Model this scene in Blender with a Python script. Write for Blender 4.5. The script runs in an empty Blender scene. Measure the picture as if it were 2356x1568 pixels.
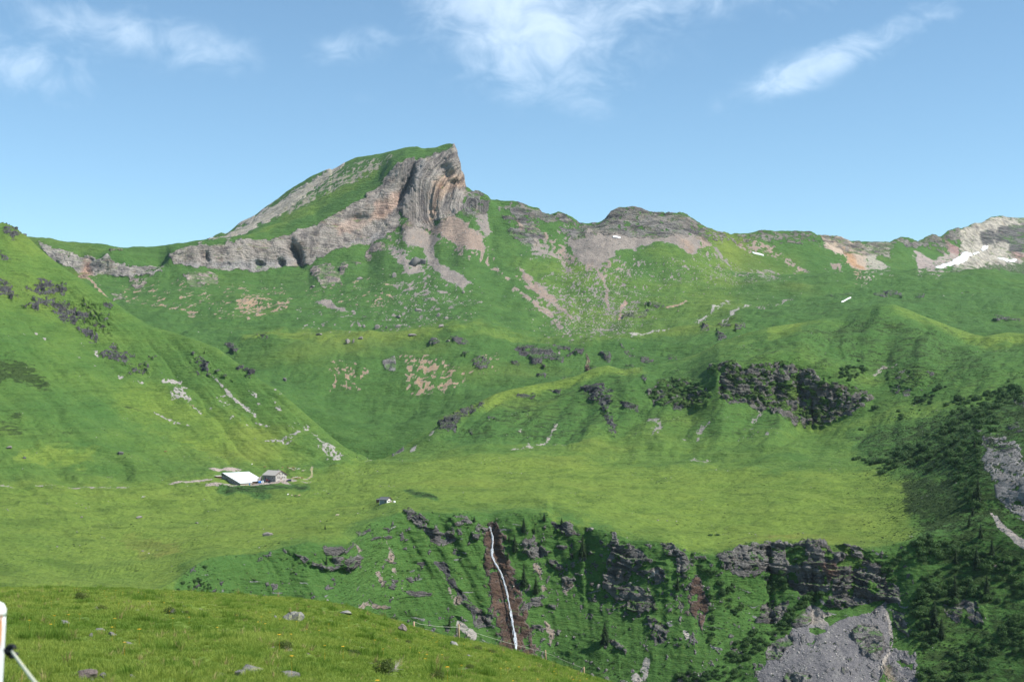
# Alpine valley below a folded limestone peak: farm, waterfall, gorge and foreground meadow.
import bpy, bmesh, math, random
import numpy as np
from mathutils import Vector, Matrix

scene = bpy.context.scene
R = math.radians
# ------------------------------------------------------------------ camera, sky, sun, exposure
FPX, CX, HY, IW, IH = 3272.0, 1178.0, 930.0, 2356.0, 1568.0   # 50 mm lens in survey units, horizon line
cam_d = bpy.data.cameras.new('camera')
cam = bpy.data.objects.new('camera', cam_d)
scene.collection.objects.link(cam)
scene.camera = cam
cam.location = (0, 0, 0)
cam.rotation_euler = (R(90), 0, 0)
cam_d.lens, cam_d.sensor_width = 50.0, 36.0
cam_d.shift_y = (HY - IH / 2) / IW
cam_d.clip_start, cam_d.clip_end = 0.1, 30000
cam_d.dof.use_dof = True
cam_d.dof.focus_distance = 900.0
cam_d.dof.aperture_fstop = 5.6

SUN_AZ, SUN_EL = R(106), R(49)          # azimuth clockwise from the view direction
sun_dir = Vector((math.sin(SUN_AZ) * math.cos(SUN_EL), math.cos(SUN_AZ) * math.cos(SUN_EL), math.sin(SUN_EL)))
sun_d = bpy.data.lights.new('sun', 'SUN')
sun_d.energy = 4.6
sun_d.angle = R(0.53)
sun_d.color = (1.0, 0.955, 0.88)
sun = bpy.data.objects.new('sun', sun_d)
scene.collection.objects.link(sun)
sun.rotation_euler = sun_dir.to_track_quat('Z', 'Y').to_euler()
scene.view_settings.view_transform = 'Standard'
scene.view_settings.look = 'None'
scene.view_settings.gamma = 1.0
scene.view_settings.use_curve_mapping = False
scene.view_settings.exposure = 0.63
scene.cycles.max_bounces = 6
scene.cycles.transparent_max_bounces = 8
scene.cycles.volume_bounces = 0


class NT:
    """small helper for node trees"""
    def __init__(s, tree):
        s.t = tree
        s.t.nodes.clear()

    def n(s, kind, **kw):
        nd = s.t.nodes.new(kind)
        for k, v in kw.items():
            if k == 'inp':
                for a, b in v.items():
                    s.set(nd.inputs[a], b)
            else:
                setattr(nd, k, v)
        return nd

    def set(s, sock, v):
        if isinstance(v, bpy.types.NodeSocket):
            s.t.links.new(v, sock)
        elif isinstance(v, (tuple, list)) and len(v) == 3 and sock.type == 'RGBA':
            sock.default_value = (*v, 1)
        else:
            sock.default_value = v

    def m(s, op, a, b=None, c=None, clamp=False):
        nd = s.n('ShaderNodeMath', operation=op, use_clamp=clamp)
        s.set(nd.inputs[0], a)
        if b is not None: s.set(nd.inputs[1], b)
        if c is not None: s.set(nd.inputs[2], c)
        return nd.outputs[0]

    def v(s, op, a, b=None):
        nd = s.n('ShaderNodeVectorMath', operation=op)
        s.set(nd.inputs[0], a)
        if b is not None: s.set(nd.inputs[1], b)
        return nd.outputs['Value'] if op in ('LENGTH', 'DOT_PRODUCT') else nd.outputs[0]

    def mix(s, f, a, b, mode='MIX'):
        nd = s.n('ShaderNodeMix', data_type='RGBA', blend_type=mode)
        s.set(nd.inputs[0], f); s.set(nd.inputs[6], a); s.set(nd.inputs[7], b)
        return nd.outputs[2]

    def noise(s, vec, scale, detail=4, rough=0.55, dist=0.0):
        nd = s.n('ShaderNodeTexNoise')
        s.set(nd.inputs['Vector'], vec)
        nd.inputs['Scale'].default_value = scale
        nd.inputs['Detail'].default_value = detail
        nd.inputs['Roughness'].default_value = rough
        nd.inputs['Distortion'].default_value = dist
        return nd.outputs['Fac']

    def step(s, x, a, b, o0=0.0, o1=1.0):
        nd = s.n('ShaderNodeMapRange', interpolation_type='SMOOTHSTEP')
        s.set(nd.inputs['Value'], x)
        for k, q in (('From Min', a), ('From Max', b), ('To Min', o0), ('To Max', o1)):
            s.set(nd.inputs[k], q)
        return nd.outputs['Result']

    def attr(s, name, out='Fac'):
        return s.n('ShaderNodeAttribute', attribute_name=name).outputs[out]


world = bpy.data.worlds.new('World')
scene.world = world
world.use_nodes = True
W = NT(world.node_tree)
sky = W.n('ShaderNodeTexSky', sky_type='NISHITA', sun_disc=False, sun_elevation=SUN_EL, sun_rotation=SUN_AZ,
          altitude=2200.0, air_density=1.0, dust_density=0.2, ozone_density=2.0)
gen = W.n('ShaderNodeTexCoord').outputs['Generated']
sep = W.n('ShaderNodeSeparateXYZ'); W.set(sep.inputs[0], gen)
az = W.m('ARCTAN2', sep.outputs[0], sep.outputs[1])
el = W.m('ARCSINE', sep.outputs[2])
ae = W.n('ShaderNodeCombineXYZ'); W.set(ae.inputs[0], az); W.set(ae.inputs[1], W.m('MULTIPLY', el, 1.5))
n_big = W.noise(ae.outputs[0], 9.0, 7, 0.58, 0.5)
n_wis = W.noise(ae.outputs[0], 30.0, 6, 0.6, 0.7)
# thin summer clouds: (azimuth, elevation, half width, half height, tilt, density), degrees
CLOUDS = [(-15.8, 14.2, 3.6, .75, -8, .66), (-18.6, 12.7, 2.6, 1.0, -3, .5), (-6.6, 14.0, 1.7, .6, 14, .42),
          (0.6, 15.2, 3.3, 1.9, -20, 1.0), (1.6, 13.4, 2.0, 1.0, 8, .6), (5.0, 15.8, 4.4, 1.0, 6, .6), (13.8, 13.8, 3.6, .55, 21, .8),
          (16.0, 14.6, 2.0, .5, 15, .55), (11.5, 12.9, 1.6, .45, 20, .5), (13.0, 15.5, 2.4, .45, 8, .4), (-6.7, 11.9, 1.1, .3, 6, .28), (19.3, 16.0, 1.6, .3, 8, .45),
          (-28, 17, 5, 1.4, 10, .6), (29, 15, 5, 1.3, 12, .6), (-8, 24, 7, 2.2, -12, .7), (16, 27, 8, 2.4, 10, .7),
          (60, 18, 9, 2.5, 8, .6), (-70, 20, 10, 3, -6, .6), (120, 22, 12, 3, 5, .6), (-130, 18, 12, 3, -8, .6), (175, 24, 13, 3, 6, .6)]
tot = None
for (a0, e0, wa, we, tilt, den) in CLOUDS:
    dx = W.m('SUBTRACT', az, R(a0)); dy = W.m('SUBTRACT', el, R(e0))
    c, s_ = math.cos(R(tilt)), math.sin(R(tilt))
    u = W.m('DIVIDE', W.m('ADD', W.m('MULTIPLY', dx, c), W.m('MULTIPLY', dy, s_)), R(wa))
    v = W.m('DIVIDE', W.m('SUBTRACT', W.m('MULTIPLY', dy, c), W.m('MULTIPLY', dx, s_)), R(we))
    r2 = W.m('ADD', W.m('MULTIPLY', u, u), W.m('MULTIPLY', v, v))
    g = W.m('MULTIPLY', W.m('EXPONENT', W.m('MULTIPLY', r2, -0.5)), den)
    tot = g if tot is None else W.m('MAXIMUM', tot, g)
cov = W.m('ADD', tot, W.m('ADD', W.m('MULTIPLY', W.m('SUBTRACT', n_big, .5), 1.5), W.m('MULTIPLY', W.m('SUBTRACT', n_wis, .5), 1.4)))
cov = W.m('MULTIPLY', W.step(cov, 0.10, 1.30), W.step(tot, 0.02, 0.40))
cloud_col = W.mix(0.0, (6.6, 7.6, 8.6), (6.6, 7.6, 8.6))
blue = W.mix(1.0, sky.outputs[0], (.90, 1.03, .97), 'MULTIPLY')
skycol = W.mix(W.m('MULTIPLY', cov, 0.55), blue, cloud_col)
bg = W.n('ShaderNodeBackground', inp={'Color': skycol, 'Strength': 0.116})
W.set(W.n('ShaderNodeOutputWorld').inputs[0], bg.outputs[0])
# ------------------------------------------------------------------ numpy noise
_rs = np.random.RandomState(7)
_perm = np.concatenate([_rs.permutation(256)] * 2).astype(np.int32)
_g3 = _rs.normal(size=(256, 3)).astype(np.float32)
_g3 /= np.linalg.norm(_g3, axis=1)[:, None]


def pnoise(x, y, z):
    x = np.asarray(x, np.float32); y = np.asarray(y, np.float32); z = np.asarray(z, np.float32)
    xi = np.floor(x); yi = np.floor(y); zi = np.floor(z)
    xf = x - xi; yf = y - yi; zf = z - zi
    xi = xi.astype(np.int32) & 255; yi = yi.astype(np.int32) & 255; zi = zi.astype(np.int32) & 255
    f = lambda t: t * t * t * (t * (t * 6 - 15) + 10)
    u, v, w = f(xf), f(yf), f(zf)
    pa = _perm[xi]; pb = _perm[xi + 1]
    def corner(p, dy, dz): return (_perm[(p + yi + dy) & 511] + zi + dz) & 255
    def grad(h, a, b, c):
        g = _g3[h]
        return g[..., 0] * a + g[..., 1] * b + g[..., 2] * c
    def lerp(t, a, b): return a + t * (b - a)
    x0 = lerp(u, grad(corner(pa, 0, 0), xf, yf, zf), grad(corner(pb, 0, 0), xf - 1, yf, zf))
    x1 = lerp(u, grad(corner(pa, 1, 0), xf, yf - 1, zf), grad(corner(pb, 1, 0), xf - 1, yf - 1, zf))
    x2 = lerp(u, grad(corner(pa, 0, 1), xf, yf, zf - 1), grad(corner(pb, 0, 1), xf - 1, yf, zf - 1))
    x3 = lerp(u, grad(corner(pa, 1, 1), xf, yf - 1, zf - 1), grad(corner(pb, 1, 1), xf - 1, yf - 1, zf - 1))
    return lerp(w, lerp(v, x0, x1), lerp(v, x2, x3)) * 1.5


def fbm(x, y, z, octs=4, gain=0.5, lac=2.03):
    a, f, s, t = 1.0, 1.0, 0.0, 0.0
    for k in range(octs):
        s = s + a * pnoise(x * f + k * 17.3, y * f - k * 9.1, z * f + k * 5.7)
        t += a
        a *= gain; f *= lac
    return s / t


def ridged(x, y, z, octs=3):
    a, f, s, t = 1.0, 1.0, 0.0, 0.0
    for k in range(octs):
        s = s + a * (1 - np.abs(pnoise(x * f + k * 7.7, y * f + k * 3.1, z * f)) * 2)
        t += a
        a *= 0.5; f *= 2.1
    return s / t


def sstep(x, a, b):
    t = np.clip((x - a) / (b - a), 0, 1)
    return t * t * (3 - 2 * t)


def gsmooth(a, sig):
    if sig < 0.3: return a
    n = int(sig * 3) + 1
    k = np.exp(-0.5 * (np.arange(-n, n + 1) / sig) ** 2); k /= k.sum()
    return np.convolve(np.pad(a, n, mode='edge'), k, 'valid')


def pchip_rows(T, V):
    """T: knots 0..K-1 implied; V (K, nc). returns function of t array -> (len(t), nc)"""
    K = V.shape[0]
    d = V[1:] - V[:-1]
    m = np.zeros_like(V)
    a, b = d[:-1], d[1:]
    pos = a * b > 0
    m[1:-1] = np.where(pos, 2 * a * b / np.where(pos, a + b, 1), 0)
    m[0], m[-1] = d[0], d[-1]
    k = np.minimum(T.astype(int), K - 2)
    f = (T - k)[:, None]
    h00 = 2 * f ** 3 - 3 * f ** 2 + 1; h10 = f ** 3 - 2 * f ** 2 + f
    h01 = -2 * f ** 3 + 3 * f ** 2; h11 = f ** 3 - f ** 2
    return h00 * V[k] + h10 * m[k] + h01 * V[k + 1] + h11 * m[k + 1]


class Sheet:
    """a stretch of ground surveyed along bearings: each line of the survey is a break of slope (foot, lip, crest ...)"""
    def __init__(s, x0, x1, step, lines, rows, labels=None, ysm=45):
        s.xs = np.arange(x0, x1 + step, step).astype(float)
        nc = len(s.xs)
        Y = np.zeros((len(lines), nc)); Z = np.zeros((len(lines), nc))
        for k, ln in enumerate(lines):
            if callable(ln):
                Y[k], Z[k] = ln(s, Y, Z)
                continue
            yy, YY, smooth = ln
            a = np.array(sorted(yy)); b = np.array(sorted(YY))
            py = gsmooth(np.interp(s.xs, a[:, 0], a[:, 1]), smooth / step)
            Y[k] = gsmooth(np.interp(s.xs, b[:, 0], b[:, 1]), (22 if smooth < 6 else ysm) / step)
            Z[k] = (HY - py) / FPX * Y[k]
        T = np.concatenate([np.arange(r) / r + k for k, r in enumerate(rows)] + [[len(rows)]])
        s.T = T
        s.row0 = np.concatenate([[0], np.cumsum(rows)])
        Ys = pchip_rows(T, Y); Zs = pchip_rows(T, Z)
        a = (s.xs - CX) / FPX
        s.P = np.stack([a[None, :] * Ys, Ys, Zs], -1)
        s.nr, s.nc = Ys.shape
        s.TT = np.repeat((T if labels is None else np.interp(T, np.arange(len(labels)), labels))[:, None], nc, 1)
        s.update()
        s.bx, s.by = s.px.copy(), s.py.copy()
        sh = (s.nr, s.nc)
        f4 = np.float32
        s.bare = np.zeros(sh, f4); s.brush = np.zeros(sh, f4); s.dry = np.zeros(sh, f4); s.relief = np.zeros(sh, f4)
        s.layer = np.zeros(sh, f4)
        s.tint = np.zeros(sh + (3,), f4) + 0.2

    def update(s):
        s.px = CX + FPX * s.P[..., 0] / s.P[..., 1]
        s.py = HY - FPX * s.P[..., 2] / s.P[..., 1]

    def normals(s):
        P = s.P
        du = np.gradient(P, axis=1); dv = np.gradient(P, axis=0)
        n = np.cross(du, dv)
        n /= np.linalg.norm(n, axis=-1, keepdims=True) + 1e-9
        return n

    def find(s, x, y):
        """the ground point seen on bearing (x, y)"""
        c = int(np.clip(round((x - s.xs[0]) / (s.xs[1] - s.xs[0])), 0, s.nc - 1))
        py = s.py[:, c]
        hit = np.where((py[:-1] >= y) & (py[1:] < y))[0]
        if len(hit) == 0:
            k = int(np.argmin(np.abs(py - y))); p = s.P[k, c]
        else:
            k = hit[0]
            f = (py[k] - y) / max(py[k] - py[k + 1], 1e-6)
            p = s.P[k, c] * (1 - f) + s.P[k + 1, c] * f
        p = p.copy()
        p[0] = (x - CX) / FPX * p[1]
        return Vector(p)

    def sdf(s, poly, pad):
        """signed distance (inside positive) to a plot outline, with the index box"""
        poly = np.array(poly, float)
        x0, x1 = poly[:, 0].min() - pad, poly[:, 0].max() + pad
        y0, y1 = poly[:, 1].min() - pad, poly[:, 1].max() + pad
        msk = (s.bx >= x0) & (s.bx <= x1) & (s.by >= y0) & (s.by <= y1)
        if not msk.any(): return None, None
        X, Yp = s.bx[msk], s.by[msk]
        d2 = np.full(X.shape, 1e9); ins = np.zeros(X.shape, bool)
        n = len(poly)
        for i in range(n):
            ax, ay = poly[i]; bx, by = poly[(i + 1) % n]
            ex, ey = bx - ax, by - ay
            t = np.clip(((X - ax) * ex + (Yp - ay) * ey) / (ex * ex + ey * ey + 1e-9), 0, 1)
            d2 = np.minimum(d2, (X - ax - t * ex) ** 2 + (Yp - ay - t * ey) ** 2)
            if ay != by:
                ins ^= ((ay > Yp) != (by > Yp)) & (X < (bx - ax) * (Yp - ay) / (by - ay) + ax)
        return np.where(ins, 1, -1) * np.sqrt(d2), msk

    def edge_noise(s):
        if not hasattr(s, '_en'):
            P = s.P
            k = 1.0 / (P[..., 1] / FPX)          # metres -> survey units, so that edges are ragged at every distance
            q = P * (0.5 / 6.0)
            sc = (800.0 / np.maximum(np.median(P[..., 1]), 50))
            s._en = (fbm(P[..., 0] * .16 * sc, P[..., 1] * .07 * sc, P[..., 2] * .16 * sc, 4, .62)).astype(np.float32)
        return s._en

    def paint(s, poly, col=None, amt=1.0, rag=6.0, soft=2.0, relief=0.0, layer=0.0, brush=None, dry=None, cover=1.0, csc=None, ang=None):
        d, msk = s.sdf(poly, rag * 1.6 + soft)
        if d is None: return
        e = s.edge_noise()[msk]
        soft = soft + 1.6
        v = sstep(d + e * rag * 2.6, -soft, soft) * amt
        vr = v
        if cover < 1.0:
            P = s.P[msk]; q = csc or 9.0
            if ang is None:
                nz = fbm(P[:, 0] / q, P[:, 1] / (q * 2.2), P[:, 2] / q, 5, .62)
            else:
                ca, sa = math.cos(R(ang)), math.sin(R(ang))
                nz = fbm((P[:, 0] * ca + P[:, 2] * sa) / (q * 2.4), P[:, 1] / (q * 4), (P[:, 2] * ca - P[:, 0] * sa) / q, 5, .6)
            thr = 0.62 * (0.5 - cover)
            if cover < .7: thr = thr + .26 * fbm(P[:, 0] / (q * 5) + 31, P[:, 1] / (q * 9), P[:, 2] / (q * 5), 2)
            v = v * sstep(nz, thr - .14, thr + .16)
        if col is not None:
            s.bare[msk] = np.maximum(s.bare[msk], v)
            s.tint[msk] = s.tint[msk] * (1 - v[:, None]) + np.array(col, np.float32) * v[:, None]
            if relief < 1.5: vr = v
            s.relief[msk] = np.maximum(s.relief[msk], vr * relief)
            s.layer[msk] = s.layer[msk] * (1 - vr) + layer * vr
        if brush is not None:
            s.brush[msk] = np.maximum(s.brush[msk], v * brush)
            if col is None and amt > 0 and brush > .8: s.bare[msk] *= (1 - v * .7)
        if dry is not None:
            s.dry[msk] = s.dry[msk] * (1 - v) + dry * v

    def clear(s, poly, rag=3, soft=2, amt=1.0):
        d, msk = s.sdf(poly, rag * 1.6 + soft)
        if d is None: return
        v = sstep(d + s.edge_noise()[msk] * rag * 2.2, -soft, soft) * amt
        s.bare[msk] *= 1 - v
        s.relief[msk] *= 1 - v

    def line(s, pts, w, **kw):
        pts = [np.array(p, float) for p in pts]
        L, Rr = [], []
        for i, p in enumerate(pts):
            t = pts[min(i + 1, len(pts) - 1)] - pts[max(i - 1, 0)]
            n = np.array([-t[1], t[0]]) / (np.hypot(*t) + 1e-9)
            L.append(tuple(p + n * w / 2)); Rr.append(tuple(p - n * w / 2))
        s.paint(L + Rr[::-1], **kw)


def bld(name, s, sel=None, mat=None, kind='structure'):
    """mesh of the sheet's quads chosen by sel (bool per quad)"""
    nr, nc = s.nr, s.nc
    idx = np.arange(nr * nc).reshape(nr, nc)
    q = np.stack([idx[:-1, :-1], idx[:-1, 1:], idx[1:, 1:], idx[1:, :-1]], -1)
    q = q.reshape(-1, 4) if sel is None else q[sel]
    used = np.unique(q)
    remap = np.full(nr * nc, -1, np.int64); remap[used] = np.arange(len(used))
    q = remap[q].astype(np.int32)
    me = bpy.data.meshes.new(name)
    me.vertices.add(len(used)); me.loops.add(q.size); me.polygons.add(len(q))
    me.vertices.foreach_set('co', s.P.reshape(-1, 3)[used].astype(np.float32).ravel())
    me.loops.foreach_set('vertex_index', q.ravel())
    me.polygons.foreach_set('loop_start', np.arange(0, q.size, 4, dtype=np.int32))
    me.polygons.foreach_set('use_smooth', np.ones(len(q), bool))
    me.update()
    for nm in ('bare', 'brush', 'dry', 'relief', 'bed', 'layer'):
        a = me.attributes.new(nm, 'FLOAT', 'POINT')
        a.data.foreach_set('value', getattr(s, nm).reshape(-1)[used].astype(np.float32))
    a = me.attributes.new('tint', 'FLOAT_COLOR', 'POINT')
    c = np.ones((len(used), 4), np.float32); c[:, :3] = s.tint.reshape(-1, 3)[used]
    a.data.foreach_set('color', c.ravel())
    me.normals_split_custom_set_from_vertices(s.N.reshape(-1, 3)[used].astype(np.float32))
    me.materials.append(mat)
    o = bpy.data.objects.new(name, me)
    scene.collection.objects.link(o)
    o['kind'] = kind
    return o


# ------------------------------------------------------------------ survey lines
XT = lambda xs, ys: list(zip(xs, ys))
kS2 = [-250, 0, 200, 400, 600, 750, 820, 900, 1000, 1130, 1260, 1420, 1580, 1680, 1770, 1900, 2020, 2110, 2200, 2260, 2356, 2600]
LIPy = [(-250, 1520), (0, 1470), (200, 1420), (290, 1384), (350, 1358), (405, 1330), (440, 1304), (475, 1292), (525, 1280), (589, 1277), (664, 1262),
        (709, 1251), (770, 1254), (800, 1256), (822, 1240), (850, 1211), (889, 1194), (914, 1180), (989, 1179), (1064, 1189), (1108, 1202),
        (1122, 1211), (1134, 1211), (1146, 1203), (1178, 1193), (1260, 1180), (1278, 1196), (1333, 1211), (1418, 1232), (1453, 1246), (1528, 1249),
        (1568, 1256), (1585, 1267), (1643, 1276), (1678, 1264), (1728, 1250), (1767, 1249), (1867, 1252), (1942, 1256), (2017, 1258),
        (2067, 1251), (2105, 1241), (2180, 1225), (2260, 1190), (2356, 1175), (2600, 1140)]
LIPY = [(-250, 470), (0, 520), (200, 600), (350, 680), (440, 730), (525, 770), (664, 790), (770, 797), (800, 808), (860, 872), (914, 900),
        (1000, 905), (1128, 905), (1260, 910), (1420, 880), (1580, 860), (1643, 850), (1767, 860), (1900, 850), (2017, 840), (2105, 840), (2260, 830), (2600, 780)]


def g_foot(s, Y, Z):
    ly = gsmooth(np.interp(s.xs, *zip(*LIPy)), 40 / 2.5); L = gsmooth(np.interp(s.xs, *zip(*LIPY)), 12)
    F = L * np.interp(s.xs, [0, 600, 900, 1400, 1700, 1760, 1900, 2040, 2120, 2600], [.92, .90, .905, .91, .90, .885, .872, .885, .88, .86])
    return F, (HY - 1575) / FPX * F


def g_bottom(s, Y, Z):
    L = gsmooth(np.interp(s.xs, *zip(*LIPY)), 12)
    return L * .80, L * -.235


def g_mid(s, Y, Z):
    ly = gsmooth(np.interp(s.xs, *zip(*LIPy)), 10); L = gsmooth(np.interp(s.xs, *zip(*LIPY)), 12)
    f = np.interp(s.xs, [0, 600, 900, 1150, 1400, 1560, 1660, 1760, 2040, 2120, 2600], [.45, .40, .45, .5, .45, .4, .42, .46, .46, .45, .45])
    g = gsmooth(np.interp(s.xs, [0, 600, 900, 1150, 1400, 1560, 1680, 1790, 2040, 2110, 2600], [.45, .38, .42, .42, .30, .36, .30, .26, .26, .42, .45]), 8)
    yy = ly + f * (1575 - ly)
    Ym = L - g * (L - Y[1])
    return Ym, (HY - yy) / FPX * Ym


SILy = [(-250, 400), (-60, 487), (0, 514), (20, 519), (50, 538), (64, 546), (100, 580), (150, 620), (200, 652), (250, 687), (300, 722), (340, 746), (370, 757), (400, 765), (440, 776),
        (500, 800), (560, 843), (600, 873), (640, 895), (680, 930), (720, 965), (760, 1000), (800, 1033), (830, 1049), (870, 1060), (904, 1043),
        (944, 1017), (1004, 985), (1014, 968), (1024, 958), (1064, 945), (1114, 918), (1139, 905), (1178, 895), (1228, 885), (1278, 877), (1328, 862),
        (1366, 847), (1398, 841), (1428, 849), (1478, 845), (1553, 832), (1603, 815), (1653, 790), (1703, 772), (1767, 756), (1842, 743), (1892, 734),
        (1942, 733), (1992, 710), (2022, 699), (2055, 700), (2092, 713), (2142, 733), (2192, 752), (2242, 769), (2267, 775), (2292, 770), (2317, 766), (2356, 768), (2600, 775)]
SILY = [(-250, 1750), (0, 1750), (100, 1740), (200, 1680), (400, 1600), (500, 1560), (600, 1500), (700, 1440), (800, 1370), (870, 1400), (904, 1440),
        (944, 1475), (1004, 1500), (1064, 1560), (1178, 1610), (1398, 1660), (1603, 1720), (1767, 1760), (2022, 1820), (2142, 1780), (2267, 1700), (2356, 1680), (2600, 1600)]


def behind(dy, dz):
    def f(s, Y, Z):
        Ys = gsmooth(np.interp(s.xs, *zip(*SILY)), 9); ys = gsmooth(np.interp(s.xs, *zip(*SILy)), 2)
        Zs = (HY - ys) / FPX * Ys
        return Ys + dy, np.minimum(Zs, Zs / Ys * (Ys + dy)) - dz
    return f


def rim(s, Y, Z):
    L = gsmooth(np.interp(s.xs, *zip(*LIPY)), 30); ly = gsmooth(np.interp(s.xs, *zip(*LIPy)), 22)
    Yr = np.maximum(gsmooth(L + 34, 10), Y[3] + 8)
    return Yr, np.maximum((HY - ly) / FPX * L + 1.6, Z[3] + .3)


S2 = Sheet(-250, 2600, 2.5, [
    g_bottom, g_foot, g_mid,
    (LIPy, LIPY, 2.5), rim,
    (XT(kS2, [1300, 1290, 1270, 1230, 1190, 1170, 1165, 1140, 1130, 1140, 1130, 1160, 1180, 1180, 1170, 1180, 1180, 1170, 1140, 1120, 1100, 1060]),
     XT(kS2, [700, 720, 800, 900, 980, 1000, 1010, 1030, 1040, 1040, 1040, 1020, 1000, 1000, 990, 980, 960, 930, 900, 890, 860, 820]), 45),
    (XT([-250, 0, 200, 400, 600, 750, 820, 900, 940, 1000, 1130, 1260, 1420, 1580, 1680, 1770, 1900, 2020, 2110, 2200, 2260, 2356, 2600],
        [1130, 1118, 1118, 1112, 1106, 1085, 1070, 1052, 1042, 1048, 1050, 1055, 1065, 1070, 1070, 1060, 1070, 1090, 1080, 1040, 1010, 990, 930]),
     XT([-250, 0, 200, 400, 600, 750, 820, 900, 940, 1000, 1130, 1260, 1420, 1580, 1680, 1770, 1900, 2020, 2110, 2200, 2260, 2356, 2600],
        [1050, 1100, 1150, 1180, 1205, 1250, 1290, 1370, 1400, 1330, 1300, 1280, 1250, 1220, 1210, 1190, 1160, 1110, 1060, 1020, 1000, 970, 900]), 22),
    (XT([-250, 0, 200, 400, 600, 750, 820, 870, 900, 940, 1000, 1130, 1260, 1420, 1580, 1625, 1660, 1685, 1710, 1770, 1800, 1840, 1890, 1910, 1960, 2020, 2110, 2200, 2260, 2356, 2600],
        [930, 920, 940, 990, 1030, 1050, 1052, 1058, 1048, 1036, 1020, 980, 980, 985, 970, 945, 915, 926, 932, 932, 937, 972, 977, 970, 952, 945, 940, 930, 920, 910, 880]),
     XT([-250, 0, 200, 400, 600, 750, 820, 870, 900, 940, 1000, 1130, 1260, 1420, 1580, 1650, 1770, 1900, 2020, 2110, 2200, 2260, 2356, 2600],
        [1280, 1330, 1360, 1370, 1340, 1310, 1320, 1370, 1400, 1425, 1390, 1430, 1440, 1420, 1420, 1430, 1420, 1400, 1360, 1320, 1280, 1260, 1220, 1150]), 8),
    (XT([-250, 0, 200, 400, 600, 750, 820, 870, 900, 940, 1000, 1130, 1260, 1420, 1580, 1640, 1655, 1710, 1770, 1840, 1900, 1960, 2020, 2110, 2200, 2260, 2356, 2600],
        [700, 700, 800, 880, 940, 1020, 1042, 1056, 1044, 1030, 995, 935, 915, 880, 870, 840, 826, 822, 818, 815, 845, 870, 860, 840, 850, 850, 840, 820]),
     XT([-250, 0, 200, 400, 600, 750, 820, 870, 900, 940, 1000, 1130, 1260, 1420, 1580, 1650, 1710, 1770, 1840, 1900, 1960, 2020, 2110, 2200, 2260, 2356, 2600],
        [1520, 1560, 1530, 1490, 1430, 1350, 1340, 1390, 1415, 1445, 1440, 1540, 1570, 1570, 1530, 1482, 1468, 1472, 1475, 1450, 1435, 1480, 1450, 1420, 1400, 1380, 1300]), 4),
    (SILy, SILY, 2.2), behind(60, 12), behind(260, 100)],
    [6, 84, 92, 14, 36, 52, 72, 88, 84, 8, 5], labels=[0, 1, 2, 3, 3.3, 4, 5, 6, 7, 8, 9, 10])

k3 = [-250, 0, 150, 300, 450, 600, 750, 850, 900, 950, 1000, 1060, 1180, 1300, 1400, 1550, 1700, 1850, 2000, 2200, 2356, 2600]
SKYy = [(-250, 545), (62, 544), (113, 549), (195, 567), (250, 570), (295, 573), (375, 567), (420, 570), (455, 565), (475, 560), (510, 540), (518, 542), (589, 500), (626, 473),
        (669, 438), (714, 410), (750, 394), (759, 391), (763, 394), (789, 379), (824, 364), (889, 354), (950, 346), (959, 345), (977, 353), (1014, 343), (1035, 339), (1046, 341), (1051, 353), (1054, 375),
        (1059, 395), (1066, 410), (1068, 433), (1082, 440), (1089, 445), (1102, 443), (1124, 455), (1129, 464), (1152, 468), (1178, 465), (1193, 465),
        (1215, 477), (1240, 483), (1248, 492), (1265, 495), (1285, 491), (1298, 497), (1318, 500), (1333, 513), (1373, 513), (1396, 503), (1403, 490),
        (1418, 478), (1428, 476), (1461, 480), (1491, 489), (1528, 492), (1571, 495), (1591, 505), (1613, 520), (1648, 533), (1668, 534), (1681, 540),
        (1716, 537), (1753, 530), (1767, 531), (1792, 530), (1830, 532), (1862, 537), (1880, 545), (1917, 549), (1937, 554), (1967, 557), (2005, 557),
        (2047, 559), (2057, 551), (2072, 544), (2090, 547), (2110, 555), (2130, 546), (2150, 545), (2165, 547), (2182, 537), (2205, 529), (2212, 529),
        (2235, 517), (2257, 514), (2277, 502), (2297, 497), (2325, 501), (2356, 502), (2450, 520), (2600, 560)]
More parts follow.
